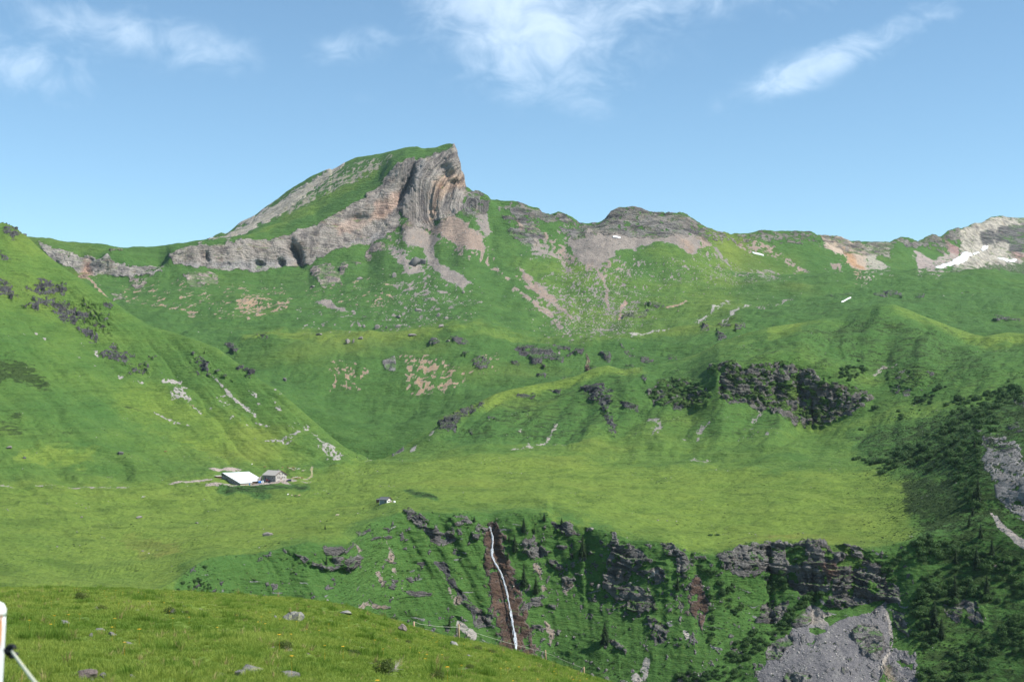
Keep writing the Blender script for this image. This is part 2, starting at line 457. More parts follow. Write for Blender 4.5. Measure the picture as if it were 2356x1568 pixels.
S3 = Sheet(-250, 2600, 2.5, [
    (XT([-250, 2600], [1280, 1280]), XT([-250, 800, 1000, 2600], [1500, 1390, 1400, 1700]), 1),
    (XT(k3, [760, 800, 830, 850, 880, 900, 990, 1040, 1047, 1030, 1000, 975, 930, 900, 880, 860, 810, 780, 770, 790, 800, 790]),
     XT(k3, [2000, 1950, 1900, 1850, 1750, 1650, 1560, 1500, 1480, 1500, 1530, 1580, 1680, 1740, 1780, 1840, 1940, 2000, 2040, 2000, 1950, 1900]), 18),
    (XT(k3, [700, 740, 770, 800, 830, 855, 900, 945, 955, 945, 925, 905, 870, 850, 835, 810, 765, 745, 735, 740, 745, 740]),
     XT(k3, [2150, 2080, 2040, 2000, 1920, 1850, 1760, 1700, 1680, 1690, 1720, 1760, 1840, 1880, 1910, 1960, 2050, 2120, 2150, 2200, 2200, 2200]), 18),
    ([(-250, 690), (0, 720), (150, 745), (300, 770), (450, 785), (520, 790), (560, 776), (620, 770), (700, 771), (800, 774), (900, 768), (1000, 757), (1040, 749),
      (1100, 751), (1180, 776), (1250, 780), (1350, 772), (1450, 769), (1560, 755), (1650, 735), (1700, 720), (1750, 716), (1850, 714), (1950, 705),
      (2050, 700), (2200, 715), (2300, 712), (2356, 715), (2600, 720)],
     [(-250, 2250), (0, 2200), (300, 2120), (450, 2060), (600, 2040), (750, 2030), (900, 2040), (1040, 2060), (1180, 2030), (1350, 2080), (1560, 2140),
      (1700, 2220), (1850, 2300), (2000, 2350), (2600, 2350)], 6),
    (XT([-250, 0, 150, 300, 450, 600, 750, 900, 1000, 1040, 1100, 1180, 1250, 1350, 1450, 1560, 1650, 1700, 1850, 2000, 2200, 2356, 2600],
        [670, 690, 715, 745, 762, 758, 758, 755, 745, 738, 735, 755, 765, 760, 745, 725, 705, 695, 682, 672, 675, 680, 690]),
     [(-250, 2420), (300, 2250), (450, 2200), (900, 2200), (1180, 2220), (1350, 2300), (1560, 2380), (1700, 2480), (1850, 2560), (2000, 2600), (2600, 2550)], 12),
    (XT([-250, 0, 150, 300, 450, 600, 750, 900, 1000, 1100, 1180, 1300, 1400, 1500, 1600, 1700, 1767, 1850, 1990, 2100, 2190, 2250, 2300, 2356, 2600],
        [640, 650, 670, 690, 690, 690, 690, 675, 665, 670, 680, 690, 685, 680, 665, 648, 640, 632, 625, 620, 617, 620, 630, 641, 655]),
     [(-250, 2600), (300, 2500), (600, 2480), (900, 2500), (1180, 2520), (1400, 2580), (1550, 2650), (1700, 2800), (1850, 2880), (2000, 2920), (2200, 2950), (2356, 2900), (2600, 2850)], 8),
    (XT([-250, 0, 100, 200, 300, 380, 450, 520, 589, 640, 690, 712, 729, 760, 814, 847, 884, 917, 934, 989, 1014, 1052, 1080, 1130, 1178, 1250, 1300, 1350, 1400, 1453, 1553,
         1600, 1650, 1700, 1767, 1850, 1990, 2100, 2190, 2250, 2300, 2356, 2600],
        [640, 638, 630, 635, 640, 622, 607, 621, 622, 616, 607, 605, 588, 578, 566, 565, 528, 520, 505, 528, 506, 497, 500, 520, 525, 545, 560, 545, 540, 545, 555,
         575, 602, 624, 637, 638, 631, 627, 624, 626, 634, 642, 660]),
     [(-250, 2750), (300, 2760), (450, 2800), (600, 2850), (750, 2920), (900, 3000), (1014, 3000), (1130, 2980), (1300, 2950), (1450, 2960), (1600, 2950), (1700, 2980),
      (1850, 3050), (2000, 3120), (2200, 3300), (2300, 3600), (2356, 3650), (2600, 3650)], 4),
    ([(-250, 560), (62, 556), (97, 558), (137, 570), (170, 583), (182, 592), (210, 592), (250, 595), (282, 600), (312, 610), (365, 616), (382, 604), (390, 583), (400, 576), (437, 570),
      (475, 566), (525, 560), (589, 550), (664, 538), (729, 518), (794, 478), (839, 453), (872, 428), (889, 403), (902, 386), (932, 367), (964, 364), (999, 361), (1027, 352),
      (1044, 343), (1051, 362), (1060, 404), (1068, 438), (1082, 447), (1124, 463), (1152, 476), (1178, 478), (1215, 487), (1248, 500), (1285, 500), (1318, 510), (1333, 518),
      (1373, 520), (1400, 507), (1428, 492), (1461, 492), (1528, 502), (1571, 507), (1613, 533), (1648, 544), (1681, 551), (1753, 545), (1830, 548), (1880, 560), (1937, 572),
      (2000, 580), (2072, 567), (2110, 577), (2150, 572), (2205, 558), (2240, 550), (2297, 545), (2356, 545), (2600, 575)],
     [(-250, 2840), (100, 2830), (300, 2800), (450, 2845), (600, 2905), (750, 2980), (839, 3045), (900, 3075), (1000, 3085), (1044, 3110), (1067, 3080), (1124, 3060), (1300, 3060),
      (1428, 3040), (1600, 3060), (1700, 3130), (1850, 3230), (2000, 3330), (2100, 3430), (2200, 3680), (2300, 4050), (2600, 4100)], 2.5),
    (SKYy,
     [(-250, 2950), (62, 2950), (300, 2940), (420, 2990), (470, 3100), (500, 3450), (560, 3680), (650, 3680), (720, 3620), (824, 3500), (959, 3350), (1014, 3230), (1044, 3150), (1067, 3110),
      (1124, 3100), (1428, 3090), (1600, 3120), (1700, 3200), (1850, 3320), (2000, 3450), (2100, 3550), (2200, 3800), (2300, 4250), (2600, 4350)], 1.0),
    lambda s, Y, Z: (Y[8] + 160, Z[8] - 70), lambda s, Y, Z: (Y[8] + 500, Z[8] - 420)],
    [4, 50, 54, 16, 42, 56, 104, 74, 8, 3])

k1 = [-400, 0, 300, 600, 900, 1100, 1250, 1400, 1700, 2100, 2600]


def zline(Ys, Zs):
    def f(s, Y, Z):
        return gsmooth(np.interp(s.xs, k1, Ys), 6), gsmooth(np.interp(s.xs, k1, Zs), 6)
    return f


CRy = [(-400, 1365), (0, 1358), (150, 1356), (300, 1362), (480, 1373), (640, 1383), (700, 1388), (800, 1402), (900, 1433), (950, 1449), (1000, 1466), (1060, 1478), (1120, 1487),
       (1180, 1503), (1240, 1520), (1300, 1543), (1360, 1560), (1400, 1572), (1500, 1610), (1700, 1690), (2100, 1850), (2600, 2050)]
CRY = XT(k1, [65, 75, 80, 85, 100, 115, 125, 130, 120, 90, 60])


def mid_f4(s, Y, Z):
    Yc = gsmooth(np.interp(s.xs, *zip(*CRY)), 6); yc = gsmooth(np.interp(s.xs, *zip(*CRy)), 5)
    Zc = (HY - yc) / FPX * Yc
    f = 0.52
    return Y[3] + (Yc - Y[3]) * f, Z[3] + (Zc - Z[3]) * f + 0.05


def beyond(dy, sl):
    def f(s, Y, Z):
        return Y[5] + dy, Z[5] - sl
    return f


S1 = Sheet(-400, 2600, 4, [
    zline([2.5] * 11, [-1.68] * 5 + [-1.7, -1.7, -1.72, -1.74, -1.76, -1.8]),
    zline([5.5] * 11, [-1.72, -1.74, -1.76, -1.80, -1.86, -1.9, -1.92, -1.95, -2.05, -2.2, -2.4]),
    zline([11.5] * 11, [-2.2, -2.24, -2.3, -2.38, -2.5, -2.62, -2.72, -2.85, -3.1, -3.5, -4.0]),
    zline([25] * 11, [-3.55, -3.75, -3.85, -4.0, -4.45, -4.75, -5.0, -5.35, -6.2, -7.6, -9.0]),
    mid_f4, (CRy, CRY, 14), beyond(16, 4.5), beyond(60, 26), beyond(230, 150)],
    [6, 16, 40, 60, 60, 14, 12, 6])
# ------------------------------------------------------------------ what the ground is made of (true colours)
GOR = (.165, .158, .152); BRN = (.115, .076, .058); SLT = (.080, .080, .085); MTN = (.30, .27, .245); SCG = (.265, .23, .20); SCP = (.31, .235, .185)
TAN = (.37, .255, .15); LIM = (.43, .40, .345); WHT = (.43, .40, .355); FAN = (.165, .160, .166); DKR = (.13, .125, .12); ORG = (.42, .26, .15); PNK = (.34, .24, .21)
o2 = lambda x, y: (x, y)


def C(ox, oy, *pts):           # plot outlines surveyed on detail sheets (quarter scale, sheet origin ox, oy)
    return [(ox + x / 4.0, oy + y / 4.0) for x, y in pts]


# ---- gorge wall
G = dict(rag=6, soft=1.5, relief=4.2, layer=.8, cover=.78, csc=4.5)
wall_poly = [(395, 1378)] + [(x, y + 3) for x, y in LIPy if 400 < x < 2110] + [(2110, 1700), (395, 1700)]
S2.paint(wall_poly, brush=.06, rag=3, soft=4)
S2.paint(wall_poly, col=None, dry=-.75, rag=3, soft=5)
S2.paint(wall_poly, col=DKR, rag=0, soft=8, cover=.05, csc=5, relief=1.4, layer=1)
S2.paint([(1180, 1200), (1420, 1240), (1580, 1265), (1700, 1270), (1700, 1600), (1180, 1600)], col=GOR, rag=10, soft=8, cover=.05, csc=4, relief=1.4, layer=1)
for P_ in [C(589, 1176, (620, 350), (760, 340), (800, 370), (800, 405), (660, 410)),
           C(589, 1176, (370, 425), (540, 480), (700, 530), (720, 480), (680, 435), (760, 430), (830, 460), (955, 450), (930, 550), (850, 570), (830, 600), (780, 560), (600, 570), (430, 500)),
           C(589, 1176, (1355, 20), (1440, 15), (1540, 60), (1600, 110), (1560, 160), (1500, 185), (1410, 120)),
           C(589, 1176, (1530, 200), (1640, 170), (1730, 230), (1790, 220), (1850, 290), (1720, 330), (1580, 320), (1600, 270)),
           C(589, 1176, (1790, 100), (1950, 95), (1990, 165), (1870, 180)), C(589, 1176, (2050, 170), (2130, 220), (2030, 300), (1970, 260)),
           C(1178, 1176, (370, 150), (560, 140), (570, 210), (500, 260), (420, 220)),
           C(1178, 1176, (80, 310), (200, 300), (370, 400), (330, 460), (200, 460), (100, 390)),
           C(1178, 1176, (310, 470), (400, 450), (490, 540), (390, 560)), C(1178, 1176, (420, 350), (500, 340), (480, 380), (430, 390)),
           C(1178, 1176, (930, 230), (1000, 330), (1160, 360), (1270, 470), (1160, 560), (1280, 560), (1410, 560), (1400, 710), (1270, 690), (1150, 620), (1000, 650), (840, 700), (830, 560), (900, 430)),
           C(1178, 1176, (880, 710), (1100, 680), (1260, 770), (1330, 900), (1180, 940), (1080, 910), (1050, 840), (950, 820)),
           C(1178, 1176, (1270, 980), (1430, 1030), (1440, 1180), (1310, 1220), (1290, 1130)),
           C(1178, 1176, (1500, 430), (1600, 430), (1640, 560), (1600, 640), (1540, 600)), C(1178, 1176, (870, 1210), (1100, 1280), (1050, 1330), (940, 1260)),
           C(1178, 1176, (1380, 320), (1500, 330), (1580, 420), (1500, 440), (1420, 400)),
           C(1178, 1176, (1870, 400), (2000, 360), (2200, 290), (2354, 290), (2354, 500), (2250, 600), (2100, 610), (1950, 540)),
           C(1178, 1176, (120, 860), (380, 880), (400, 930), (200, 920)), C(1178, 1176, (2290, 900), (2400, 850), (2420, 1050), (2250, 1030)),
           C(1178, 1176, (430, 600), (570, 640), (520, 700), (460, 680)), C(1178, 1176, (160, 1080), (280, 1100), (260, 1140), (180, 1130))]:
    S2.paint(P_, col=GOR, **G)
for P_ in [C(589, 1176, (920, 215), (1050, 195), (1050, 220), (960, 240)), C(589, 1176, (1140, 175), (1250, 190), (1230, 207), (1170, 200)),
           C(589, 1176, (1060, 300), (1250, 250), (1250, 270), (1100, 310)), C(589, 1176, (1180, 460), (1310, 490), (1290, 505), (1190, 490)),
           C(589, 1176, (1230, 640), (1300, 660), (1280, 680)), C(589, 1176, (1340, 740), (1620, 770), (1610, 800), (1420, 790)),
           C(589, 1176, (1490, 500), (1560, 495), (1550, 515)), C(589, 1176, (1040, 860), (1140, 910), (1240, 905), (1240, 925), (1100, 920))]:
    S2.paint(P_, col=DKR, rag=3, soft=1.5, relief=2.6, layer=1)
S2.paint(C(589, 1176, (1620, 480), (1750, 520), (1790, 640), (1900, 800), (2030, 980), (2020, 1100), (1980, 990), (1870, 820), (1760, 690), (1720, 570)), col=SLT, rag=5, soft=1.5, relief=4.0, layer=.8)
S2.paint(C(589, 1176, (2020, 960), (2200, 980), (2180, 1090), (2040, 1100)), col=GOR, **G)
for P_ in ([(1048, 1424), (1065, 1440), (1112, 1484), (1100, 1492), (1050, 1446)], C(1178, 1176, (1230, 1320), (1290, 1330), (1250, 1480), (1130, 1568), (1050, 1568), (1150, 1430)),
           C(1178, 1176, (1520, 960), (1590, 1060), (1650, 1170), (1600, 1150), (1530, 1020)), C(1178, 1176, (1090, 680), (1380, 560), (1330, 620), (1270, 650))):
    S2.paint(P_, col=(.40, .37, .33), rag=4, soft=2, cover=.75, csc=4)
for P_ in (C(1178, 1176, (170, 480), (240, 520), (330, 760), (280, 780), (240, 600)), C(1178, 1176, (430, 650), (560, 690), (520, 820), (450, 760)),
           C(1178, 1176, (300, 1050), (390, 1100), (400, 1250), (340, 1230)), C(589, 1176, (1690, 570), (1790, 740), (1880, 880), (1830, 900), (1740, 690)),
           C(589, 1176, (1200, 270), (1250, 400), (1300, 600), (1260, 600), (1190, 400)), C(589, 1176, (860, 880), (1000, 890), (1200, 920), (1000, 930)),
           C(589, 1176, (910, 360), (960, 400), (1080, 640), (1020, 560)), C(589, 1176, (280, 660), (360, 770), (340, 790)), C(589, 1176, (1060, 540), (1130, 600), (1180, 740), (1110, 640))):
    S2.paint(P_, col=(.30, .24, .19), rag=5, soft=3, cover=.55, csc=5)
S2.paint([(1118, 1238), (1130, 1214), (1144, 1216), (1160, 1262), (1176, 1310), (1196, 1362), (1206, 1410), (1222, 1450), (1232, 1512), (1190, 1540), (1158, 1530), (1148, 1475), (1136, 1425), (1124, 1380), (1116, 1340), (1114, 1290)],
         col=BRN, rag=11, soft=3, relief=1.49, layer=1, cover=.9, csc=6)
S2.paint(C(1178, 1176, (1660, 600), (1740, 620), (1790, 760), (1810, 900), (1760, 1120), (1700, 1000), (1590, 900), (1640, 780)), col=BRN, rag=6, soft=3, relief=1.2, layer=1, cover=.75)
# right cliff, its recesses, and the fan below
S2.paint(C(1767, 1176, (-20, 310), (380, 300), (560, 340), (700, 330), (880, 370), (1000, 470), (1100, 560), (1100, 700), (1200, 800), (1200, 880), (900, 870), (700, 890), (500, 850), (560, 740),
         (300, 790), (200, 720), (-40, 620)), col=GOR, rag=6, soft=2, relief=6.0, layer=.7, cover=.84, csc=7)
S2.paint(C(1767, 1176, (-40, 880), (60, 900), (200, 830), (180, 960), (80, 1040), (-60, 1030)), col=GOR, **G)
S2.paint(C(1767, 1176, (480, 530), (600, 500), (640, 580), (560, 640)), col=(.22, .13, .10), rag=5, soft=3, relief=4, layer=1, amt=.8)
for P_ in (C(1767, 1176, (170, 330), (360, 330), (370, 480), (200, 500)), C(1767, 1176, (560, 330), (720, 350), (700, 420), (600, 400)), C(1767, 1176, (740, 430), (900, 450), (860, 500), (640, 520)),
           C(1767, 1176, (0, 580), (200, 560), (190, 680), (40, 760)), C(1767, 1176, (880, 380), (1020, 440), (960, 480), (880, 440))):
    S2.clear(P_, rag=6, soft=3, amt=.85)
S2.paint(C(1767, 1176, (400, 870), (650, 980), (900, 930), (1060, 850), (1120, 950), (1150, 1200), (1150, 1330), (1070, 1430), (1000, 1600), (-100, 1600), (-100, 1480), (0, 1350), (200, 1150), (300, 960)),
         col=FAN, rag=9, soft=4, relief=.5)
S2.paint(C(1767, 1176, (420, 880), (560, 900), (600, 960), (480, 1060), (380, 1010)), col=(.32, .29, .25), rag=5, soft=4, relief=.5)
S2.line(C(1767, 1176, (1100, 950), (1130, 1080), (1150, 1220), (1100, 1330), (1020, 1440)), 7, col=(.42, .38, .33), rag=3, soft=2, relief=.3)
for (a_, b_, w_) in (((1925, 1425), (1800, 1590), 7), ((1965, 1425), (1870, 1590), 5), ((1900, 1420), (1765, 1560), 5), ((2010, 1415), (1950, 1450), 6), ((1940, 1500), (1900, 1590), 8), ((1990, 1520), (1950, 1590), 6)):
    S2.line([a_, ((a_[0] + b_[0]) / 2 + 7, (a_[1] + b_[1]) / 2), b_], w_, col=(.215, .21, .205), amt=.7, rag=4, soft=4, relief=.4)
for P_ in (C(1767, 1176, (730, 1100), (870, 1050), (1000, 1060), (1080, 1250), (990, 1350), (870, 1300), (810, 1200)), C(1767, 1176, (0, 1240), (220, 1150), (230, 1200), (100, 1350), (-20, 1340)),
           C(1767, 1176, (170, 1480), (390, 1500), (380, 1600), (100, 1600)), C(1767, 1176, (190, 1040), (320, 930), (420, 960), (400, 1010), (260, 1080)),
           C(1767, 1176, (1090, 760), (1200, 740), (1230, 880), (1100, 880)), C(1767, 1176, (1130, 900), (1240, 960), (1300, 1150), (1180, 1100))):
    S2.paint(P_, col=(.20, .195, .19), rag=4, soft=1.5, relief=3.6, layer=1)
S2.paint(C(1767, 1176, (1060, 1420), (1170, 1400), (1260, 1560), (1000, 1600)), col=(.22, .19, .14), rag=4, soft=2, relief=3, layer=1, cover=.7)
S2.paint(C(1767, 1176, (1170, 1270), (1350, 1290), (1390, 1600), (1200, 1600), (1120, 1400)), col=FAN, rag=10, soft=5, relief=.6, cover=.62, csc=6)
for P_ in (C(1767, 1176, (500, 960), (700, 900), (1000, 830), (1080, 860), (900, 940), (720, 960), (560, 1030)), C(1767, 1176, (380, 1070), (520, 1080), (440, 1130), (380, 1110)),
           C(1767, 1176, (340, 1190), (440, 1180), (400, 1250)), C(1767, 1176, (1180, 1150), (1260, 1180), (1350, 1270), (1200, 1270)), C(1767, 1176, (1220, 1400), (1330, 1380), (1330, 1440))):
    S2.clear(P_, rag=4, soft=2)
S2.paint(C(1767, 1176, (1630, 850), (1780, 830), (2010, 860), (2040, 1100), (1900, 1080), (1700, 1030), (1610, 960)), col=GOR, rag=6, soft=2, relief=2.4, layer=1, cover=.45, csc=6)
S2.paint(C(1767, 1176, (1930, 500), (2030, 470), (2230, 430), (2200, 470), (2000, 530)), col=(.25, .22, .2), rag=4, soft=2, relief=2.5, layer=1, cover=.7)
S2.paint([(2274, 1168), (2290, 1180), (2312, 1208), (2362, 1248), (2362, 1270), (2330, 1246), (2300, 1218)], col=(.46, .40, .35), rag=3, soft=1.5)
S2.paint(C(1767, 795, (1940, 800), (2050, 812), (2180, 790), (2280, 850), (2354, 1000), (2500, 1300), (2500, 1600), (2290, 1568), (2100, 1350), (2040, 1180), (1960, 1060), (2020, 950)), col=(.23, .225, .22), rag=6, soft=3, relief=1.0, cover=.8, csc=6)
S2.paint(C(1767, 795, (1940, 800), (2050, 812), (2100, 870), (2270, 930), (2240, 990), (2100, 960), (2020, 900)), col=SLT, rag=5, soft=2, relief=2, layer=1, cover=.6)
S2.paint(C(1767, 795, (2250, 500), (2360, 510), (2360, 580), (2300, 570)), col=SLT, rag=4, soft=2, relief=2, layer=1)
S2.paint(C(1767, 795, (2180, 690), (2300, 680), (2360, 770), (2240, 770)), col=SLT, rag=4, soft=2, relief=2, layer=1, cover=.6)
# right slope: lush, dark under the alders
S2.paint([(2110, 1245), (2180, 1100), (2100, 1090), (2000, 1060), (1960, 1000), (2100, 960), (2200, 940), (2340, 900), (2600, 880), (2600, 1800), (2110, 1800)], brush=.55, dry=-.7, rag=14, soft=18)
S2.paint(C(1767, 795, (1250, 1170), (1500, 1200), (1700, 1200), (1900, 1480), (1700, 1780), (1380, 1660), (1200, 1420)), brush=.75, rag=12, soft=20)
# ---- ridge with its cliffs
M = dict(rag=5, soft=1.5, relief=6.5, layer=.6)
S2.paint([(1000, 1000), (1180, 905), (1398, 850), (1603, 825), (1767, 765), (2022, 707), (2300, 775), (2420, 780), (2420, 900), (2200, 915), (2020, 950), (1650, 1000), (1450, 1000), (1200, 1000), (1030, 1005)], brush=.34, dry=-.38, rag=12, soft=14)
for P_, c_ in [(C(1178, 680, (1990, 560), (1910, 760), (1890, 880), (2000, 970), (2080, 1000), (2150, 970), (2354, 1030), (2600, 1150), (2860, 1175), (2916, 1150), (3056, 1080), (3180, 1060), (3320, 920), (3250, 850), (3060, 800), (2850, 760), (2700, 610), (2500, 590), (2354, 610), (2140, 620), (2050, 550)), .80),
               (C(1178, 680, (1380, 730), (1560, 740), (1850, 830), (1800, 1000), (1480, 1040), (1300, 980), (1250, 870)), .50),
               (C(1178, 680, (2000, 560), (1830, 600), (1810, 640), (1900, 660)), .8)]:
    S2.paint(P_, col=(.15, .143, .133), cover=c_ * .68, csc=7, **M)
    S2.paint(P_, brush=.6, rag=5, soft=3)
for P_ in (C(1178, 680, (630, 830), (830, 820), (950, 880), (900, 960), (880, 1110), (800, 1000), (720, 930)), C(1178, 680, (850, 1130), (930, 1140), (980, 1270), (890, 1280)),
           C(1178, 680, (960, 980), (1160, 1020), (1150, 1060), (1060, 1060)), C(1178, 680, (0, 900), (200, 890), (200, 930), (50, 925)), C(1178, 680, (370, 850), (450, 830), (430, 880)),
           [(1006, 994), (1014, 966), (1026, 956), (1064, 944), (1114, 920), (1116, 930), (1080, 950), (1050, 968), (1050, 985), (1030, 988)], C(589, 680, (1910, 1200), (2000, 1195), (2000, 1225), (1930, 1220)),
           C(589, 680, (2150, 1090), (2210, 1100), (2200, 1140), (2170, 1120)), C(1178, 680, (1480, 1010), (1620, 1020), (1600, 1050), (1500, 1050)), C(1178, 680, (1190, 740), (1240, 740), (1230, 800), (1200, 790))):
    S2.paint(P_, col=SLT, cover=.72, csc=9, **M)
for P_ in (C(1178, 680, (1180, 1160), (1310, 1120), (1390, 1180), (1360, 1290), (1250, 1320), (1290, 1230)), C(1178, 680, (1660, 1310), (1700, 1220), (1740, 1180), (1810, 1150), (1780, 1200), (1720, 1280)),
           C(1178, 680, (1900, 1100), (2010, 1090), (1960, 1120)), C(1178, 680, (2210, 1110), (2260, 1020), (2310, 1010), (2290, 1060), (2250, 1110)), C(1178, 680, (1560, 1320), (1610, 1250), (1620, 1260), (1590, 1320)),
           C(1178, 680, (2160, 1185), (2240, 1160), (2250, 1175)), C(1178, 680, (2280, 1340), (2354, 1260), (2354, 1300))):
    S2.paint(P_, col=(.29, .27, .225), rag=6, soft=3, amt=.85, cover=.62, csc=3, ang=55)
for P_ in (C(1178, 680, (-10, 1430), (200, 1360), (190, 1390), (60, 1425)), C(1178, 680, (140, 1330), (310, 1300), (370, 1190), (400, 1145), (425, 1160), (390, 1200), (330, 1310), (250, 1340)),
           C(1178, 680, (390, 1357), (550, 1330), (540, 1340)), C(1178, 680, (1640, 1500), (1680, 1460), (1700, 1490), (1800, 1497), (1790, 1507)), C(589, 680, (1590, 1300), (1620, 1230), (1655, 1220)),
           C(1178, 680, (60, 1190), (90, 1180), (80, 1200)), C(1178, 680, (110, 1260), (170, 1240), (160, 1260)), C(1178, 680, (1780, 1450), (1830, 1470), (1800, 1480)),
           C(1767, 795, (900, 285), (1000, 230), (1050, 170), (1140, 120), (1150, 130), (1070, 200), (1000, 260)), C(1767, 795, (1120, 170), (1190, 155), (1150, 185))):
    S2.paint(P_, col=(.38, .34, .28) if P_[0][0] < 1500 else (.33, .29, .24), rag=4, soft=2, amt=.9, cover=.7, csc=3)
S2.paint(C(1767, 795, (1070, 170), (1250, 190), (1450, 200), (1640, 200), (1650, 240), (1400, 420), (1250, 460), (1150, 420)), col=DKR, rag=6, soft=3, relief=2.5, layer=1, cover=.25, csc=9)
S2.paint(C(589, 680, (1420, 1420), (1430, 1380), (1480, 1365), (1460, 1410)), col=(.36, .34, .31), rag=2, soft=1.5)
S2.line([(902, 1044), (915, 1035), (925, 1030), (930, 1022), (926, 1008)], 5, col=SLT, rag=3, soft=1.5, relief=1.2)
for (xa, xb) in ((1100, 1500), (1740, 1850), (2050, 2420)):  # sunlit crest rim painted into the grass colour as a paler, drier band
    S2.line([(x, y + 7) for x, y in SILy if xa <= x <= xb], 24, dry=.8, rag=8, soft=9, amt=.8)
    S2.line([(x, y + 7) for x, y in SILy if xa <= x <= xb], 18, brush=0, rag=4, soft=5)
S2.paint([(1040, 985), (1178, 915), (1390, 862), (1420, 880), (1340, 1010), (1180, 1010), (1060, 1010)], brush=.42, dry=-.6, rag=10, soft=14)
S2.paint([(1860, 760), (1990, 722), (2080, 730), (2240, 790), (2300, 860), (2100, 900), (1960, 850)], brush=.48, dry=-.55, rag=14, soft=20)
# ---- left hillside
L_ = dict(rag=10, soft=2.5, relief=7.0, layer=.6)
S2.paint([(-250, 560), (10, 560), (160, 650), (330, 760), (560, 860), (560, 900), (360, 860), (200, 780), (60, 720), (-250, 700)], brush=.22, dry=-.2, rag=10, soft=18)
for P_, c_ in [(C(0, 680, (230, 70), (400, 10), (560, 60), (660, 100), (820, 190), (780, 220), (640, 240), (520, 190), (430, 100), (300, 110)), .8),
               (C(0, 288, (190, 1430), (300, 1470), (400, 1410), (620, 1490), (560, 1568), (350, 1568)), .72), (C(0, 288, (-80, 1330), (60, 1400), (200, 1568), (100, 1580), (-80, 1480)), .75),
               (C(0, 288, (-50, 1150), (40, 1170), (110, 1220), (20, 1225)), .8), (C(0, 288, (20, 915), (200, 985), (210, 1010), (130, 1030), (20, 965)), .8),
               (C(0, 680, (710, 290), (900, 345), (915, 395), (780, 360)), .8), (C(0, 680, (940, 540), (1040, 440), (1080, 480), (1170, 520), (1220, 550), (1160, 600), (1020, 605)), .85),
               (C(0, 680, (1130, 640), (1320, 600), (1410, 670), (1250, 710)), .6), (C(0, 680, (1780, 540), (1880, 560), (1915, 620), (1910, 700), (1850, 660), (1800, 600)), .85),
               (C(0, 680, (1750, 660), (1830, 670), (1820, 695)), .9), (C(0, 680, (950, 60), (1020, 90), (1020, 125), (960, 100)), .8), (C(0, 680, (2220, 640), (2300, 670), (2330, 720), (2240, 690)), .8),
               (C(0, 680, (2000, 700), (2130, 750), (2100, 755)), .6), (C(0, 680, (1370, 555), (1420, 560), (1400, 575)), .9), (C(0, 680, (560, 20), (1000, 110), (1000, 330), (820, 330), (700, 240)), .28)]:
    S2.paint(P_, col=SLT, cover=c_ * .88, csc=4, **L_)
for P_ in (C(0, 680, (1260, 760), (1320, 770), (1380, 830), (1310, 800)), C(0, 680, (1560, 870), (1640, 830), (1690, 880), (1760, 940), (1870, 1050), (1850, 1065), (1750, 1000), (1690, 950), (1580, 930)),
           C(0, 680, (1480, 750), (1650, 760), (1720, 840), (1640, 830), (1500, 800)), C(0, 680, (1990, 920), (2060, 905), (2130, 960), (2060, 990)), C(0, 680, (1910, 985), (1960, 1010), (1930, 1010)),
           C(0, 680, (2110, 1090), (2170, 1095), (2130, 1110)), C(0, 680, (2060, 1120), (2120, 1115), (2090, 1135)), C(0, 680, (2270, 1170), (2330, 1190), (2310, 1200)),
           C(589, 680, (150, 920), (190, 950), (220, 995), (180, 980)), C(589, 680, (-20, 950), (60, 960), (70, 980), (0, 985)), C(589, 680, (175, 990), (230, 1035), (210, 1030)),
           C(589, 680, (-20, 1120), (60, 1140), (125, 1175), (90, 1175), (0, 1135)), C(589, 680, (335, 1130), (365, 1150), (350, 1160)),
           C(589, 680, (60, 1330), (290, 1372), (330, 1310), (440, 1250), (490, 1190), (472, 1140), (430, 1160), (440, 1215), (390, 1240), (300, 1195), (370, 1250), (200, 1310)),
           C(589, 680, (510, 1240), (560, 1250), (590, 1320), (720, 1380), (810, 1480), (790, 1500), (740, 1530), (660, 1470), (560, 1390), (600, 1370)),
           C(589, 680, (1000, 1535), (1080, 1505), (1095, 1530), (1040, 1540)), C(0, 680, (2290, 870), (2350, 890), (2360, 915), (2310, 890)), C(0, 680, (2160, 950), (2240, 1000), (2200, 1005)),
           C(589, 680, (440, 1300), (470, 1330), (450, 1330)), C(589, 680, (590, 1450), (680, 1520), (640, 1500))):
    S2.paint(P_, col=WHT, rag=5, soft=2, amt=.85, cover=.60, csc=2.0, relief=.5, ang=-40)
for P_ in (C(0, 680, (1940, 720), (2040, 800), (2160, 910), (2354, 1050), (2354, 1080), (2200, 980), (2060, 850)), C(0, 680, (320, 320), (420, 400), (425, 418), (340, 350)), C(0, 680, (860, 490), (895, 490), (905, 560), (890, 555)),
           C(0, 680, (800, 570), (890, 575), (870, 585)), C(0, 680, (740, 410), (780, 455), (760, 455)), C(0, 680, (1400, 1030), (1560, 1100), (1740, 1180), (1600, 1140)), C(0, 680, (200, 330), (240, 370), (220, 370)),
           C(589, 680, (160, 840), (300, 910), (280, 920), (200, 880)), C(0, 680, (690, 560), (740, 560), (730, 572)), C(0, 680, (850, 615), (900, 635), (880, 640)), C(0, 680, (1090, 700), (1130, 720), (1100, 725)),
           C(0, 680, (720, 720), (800, 750), (760, 755))):
    S2.paint(P_, col=(.40, .37, .33), rag=3, soft=1.5, cover=.7, csc=4)
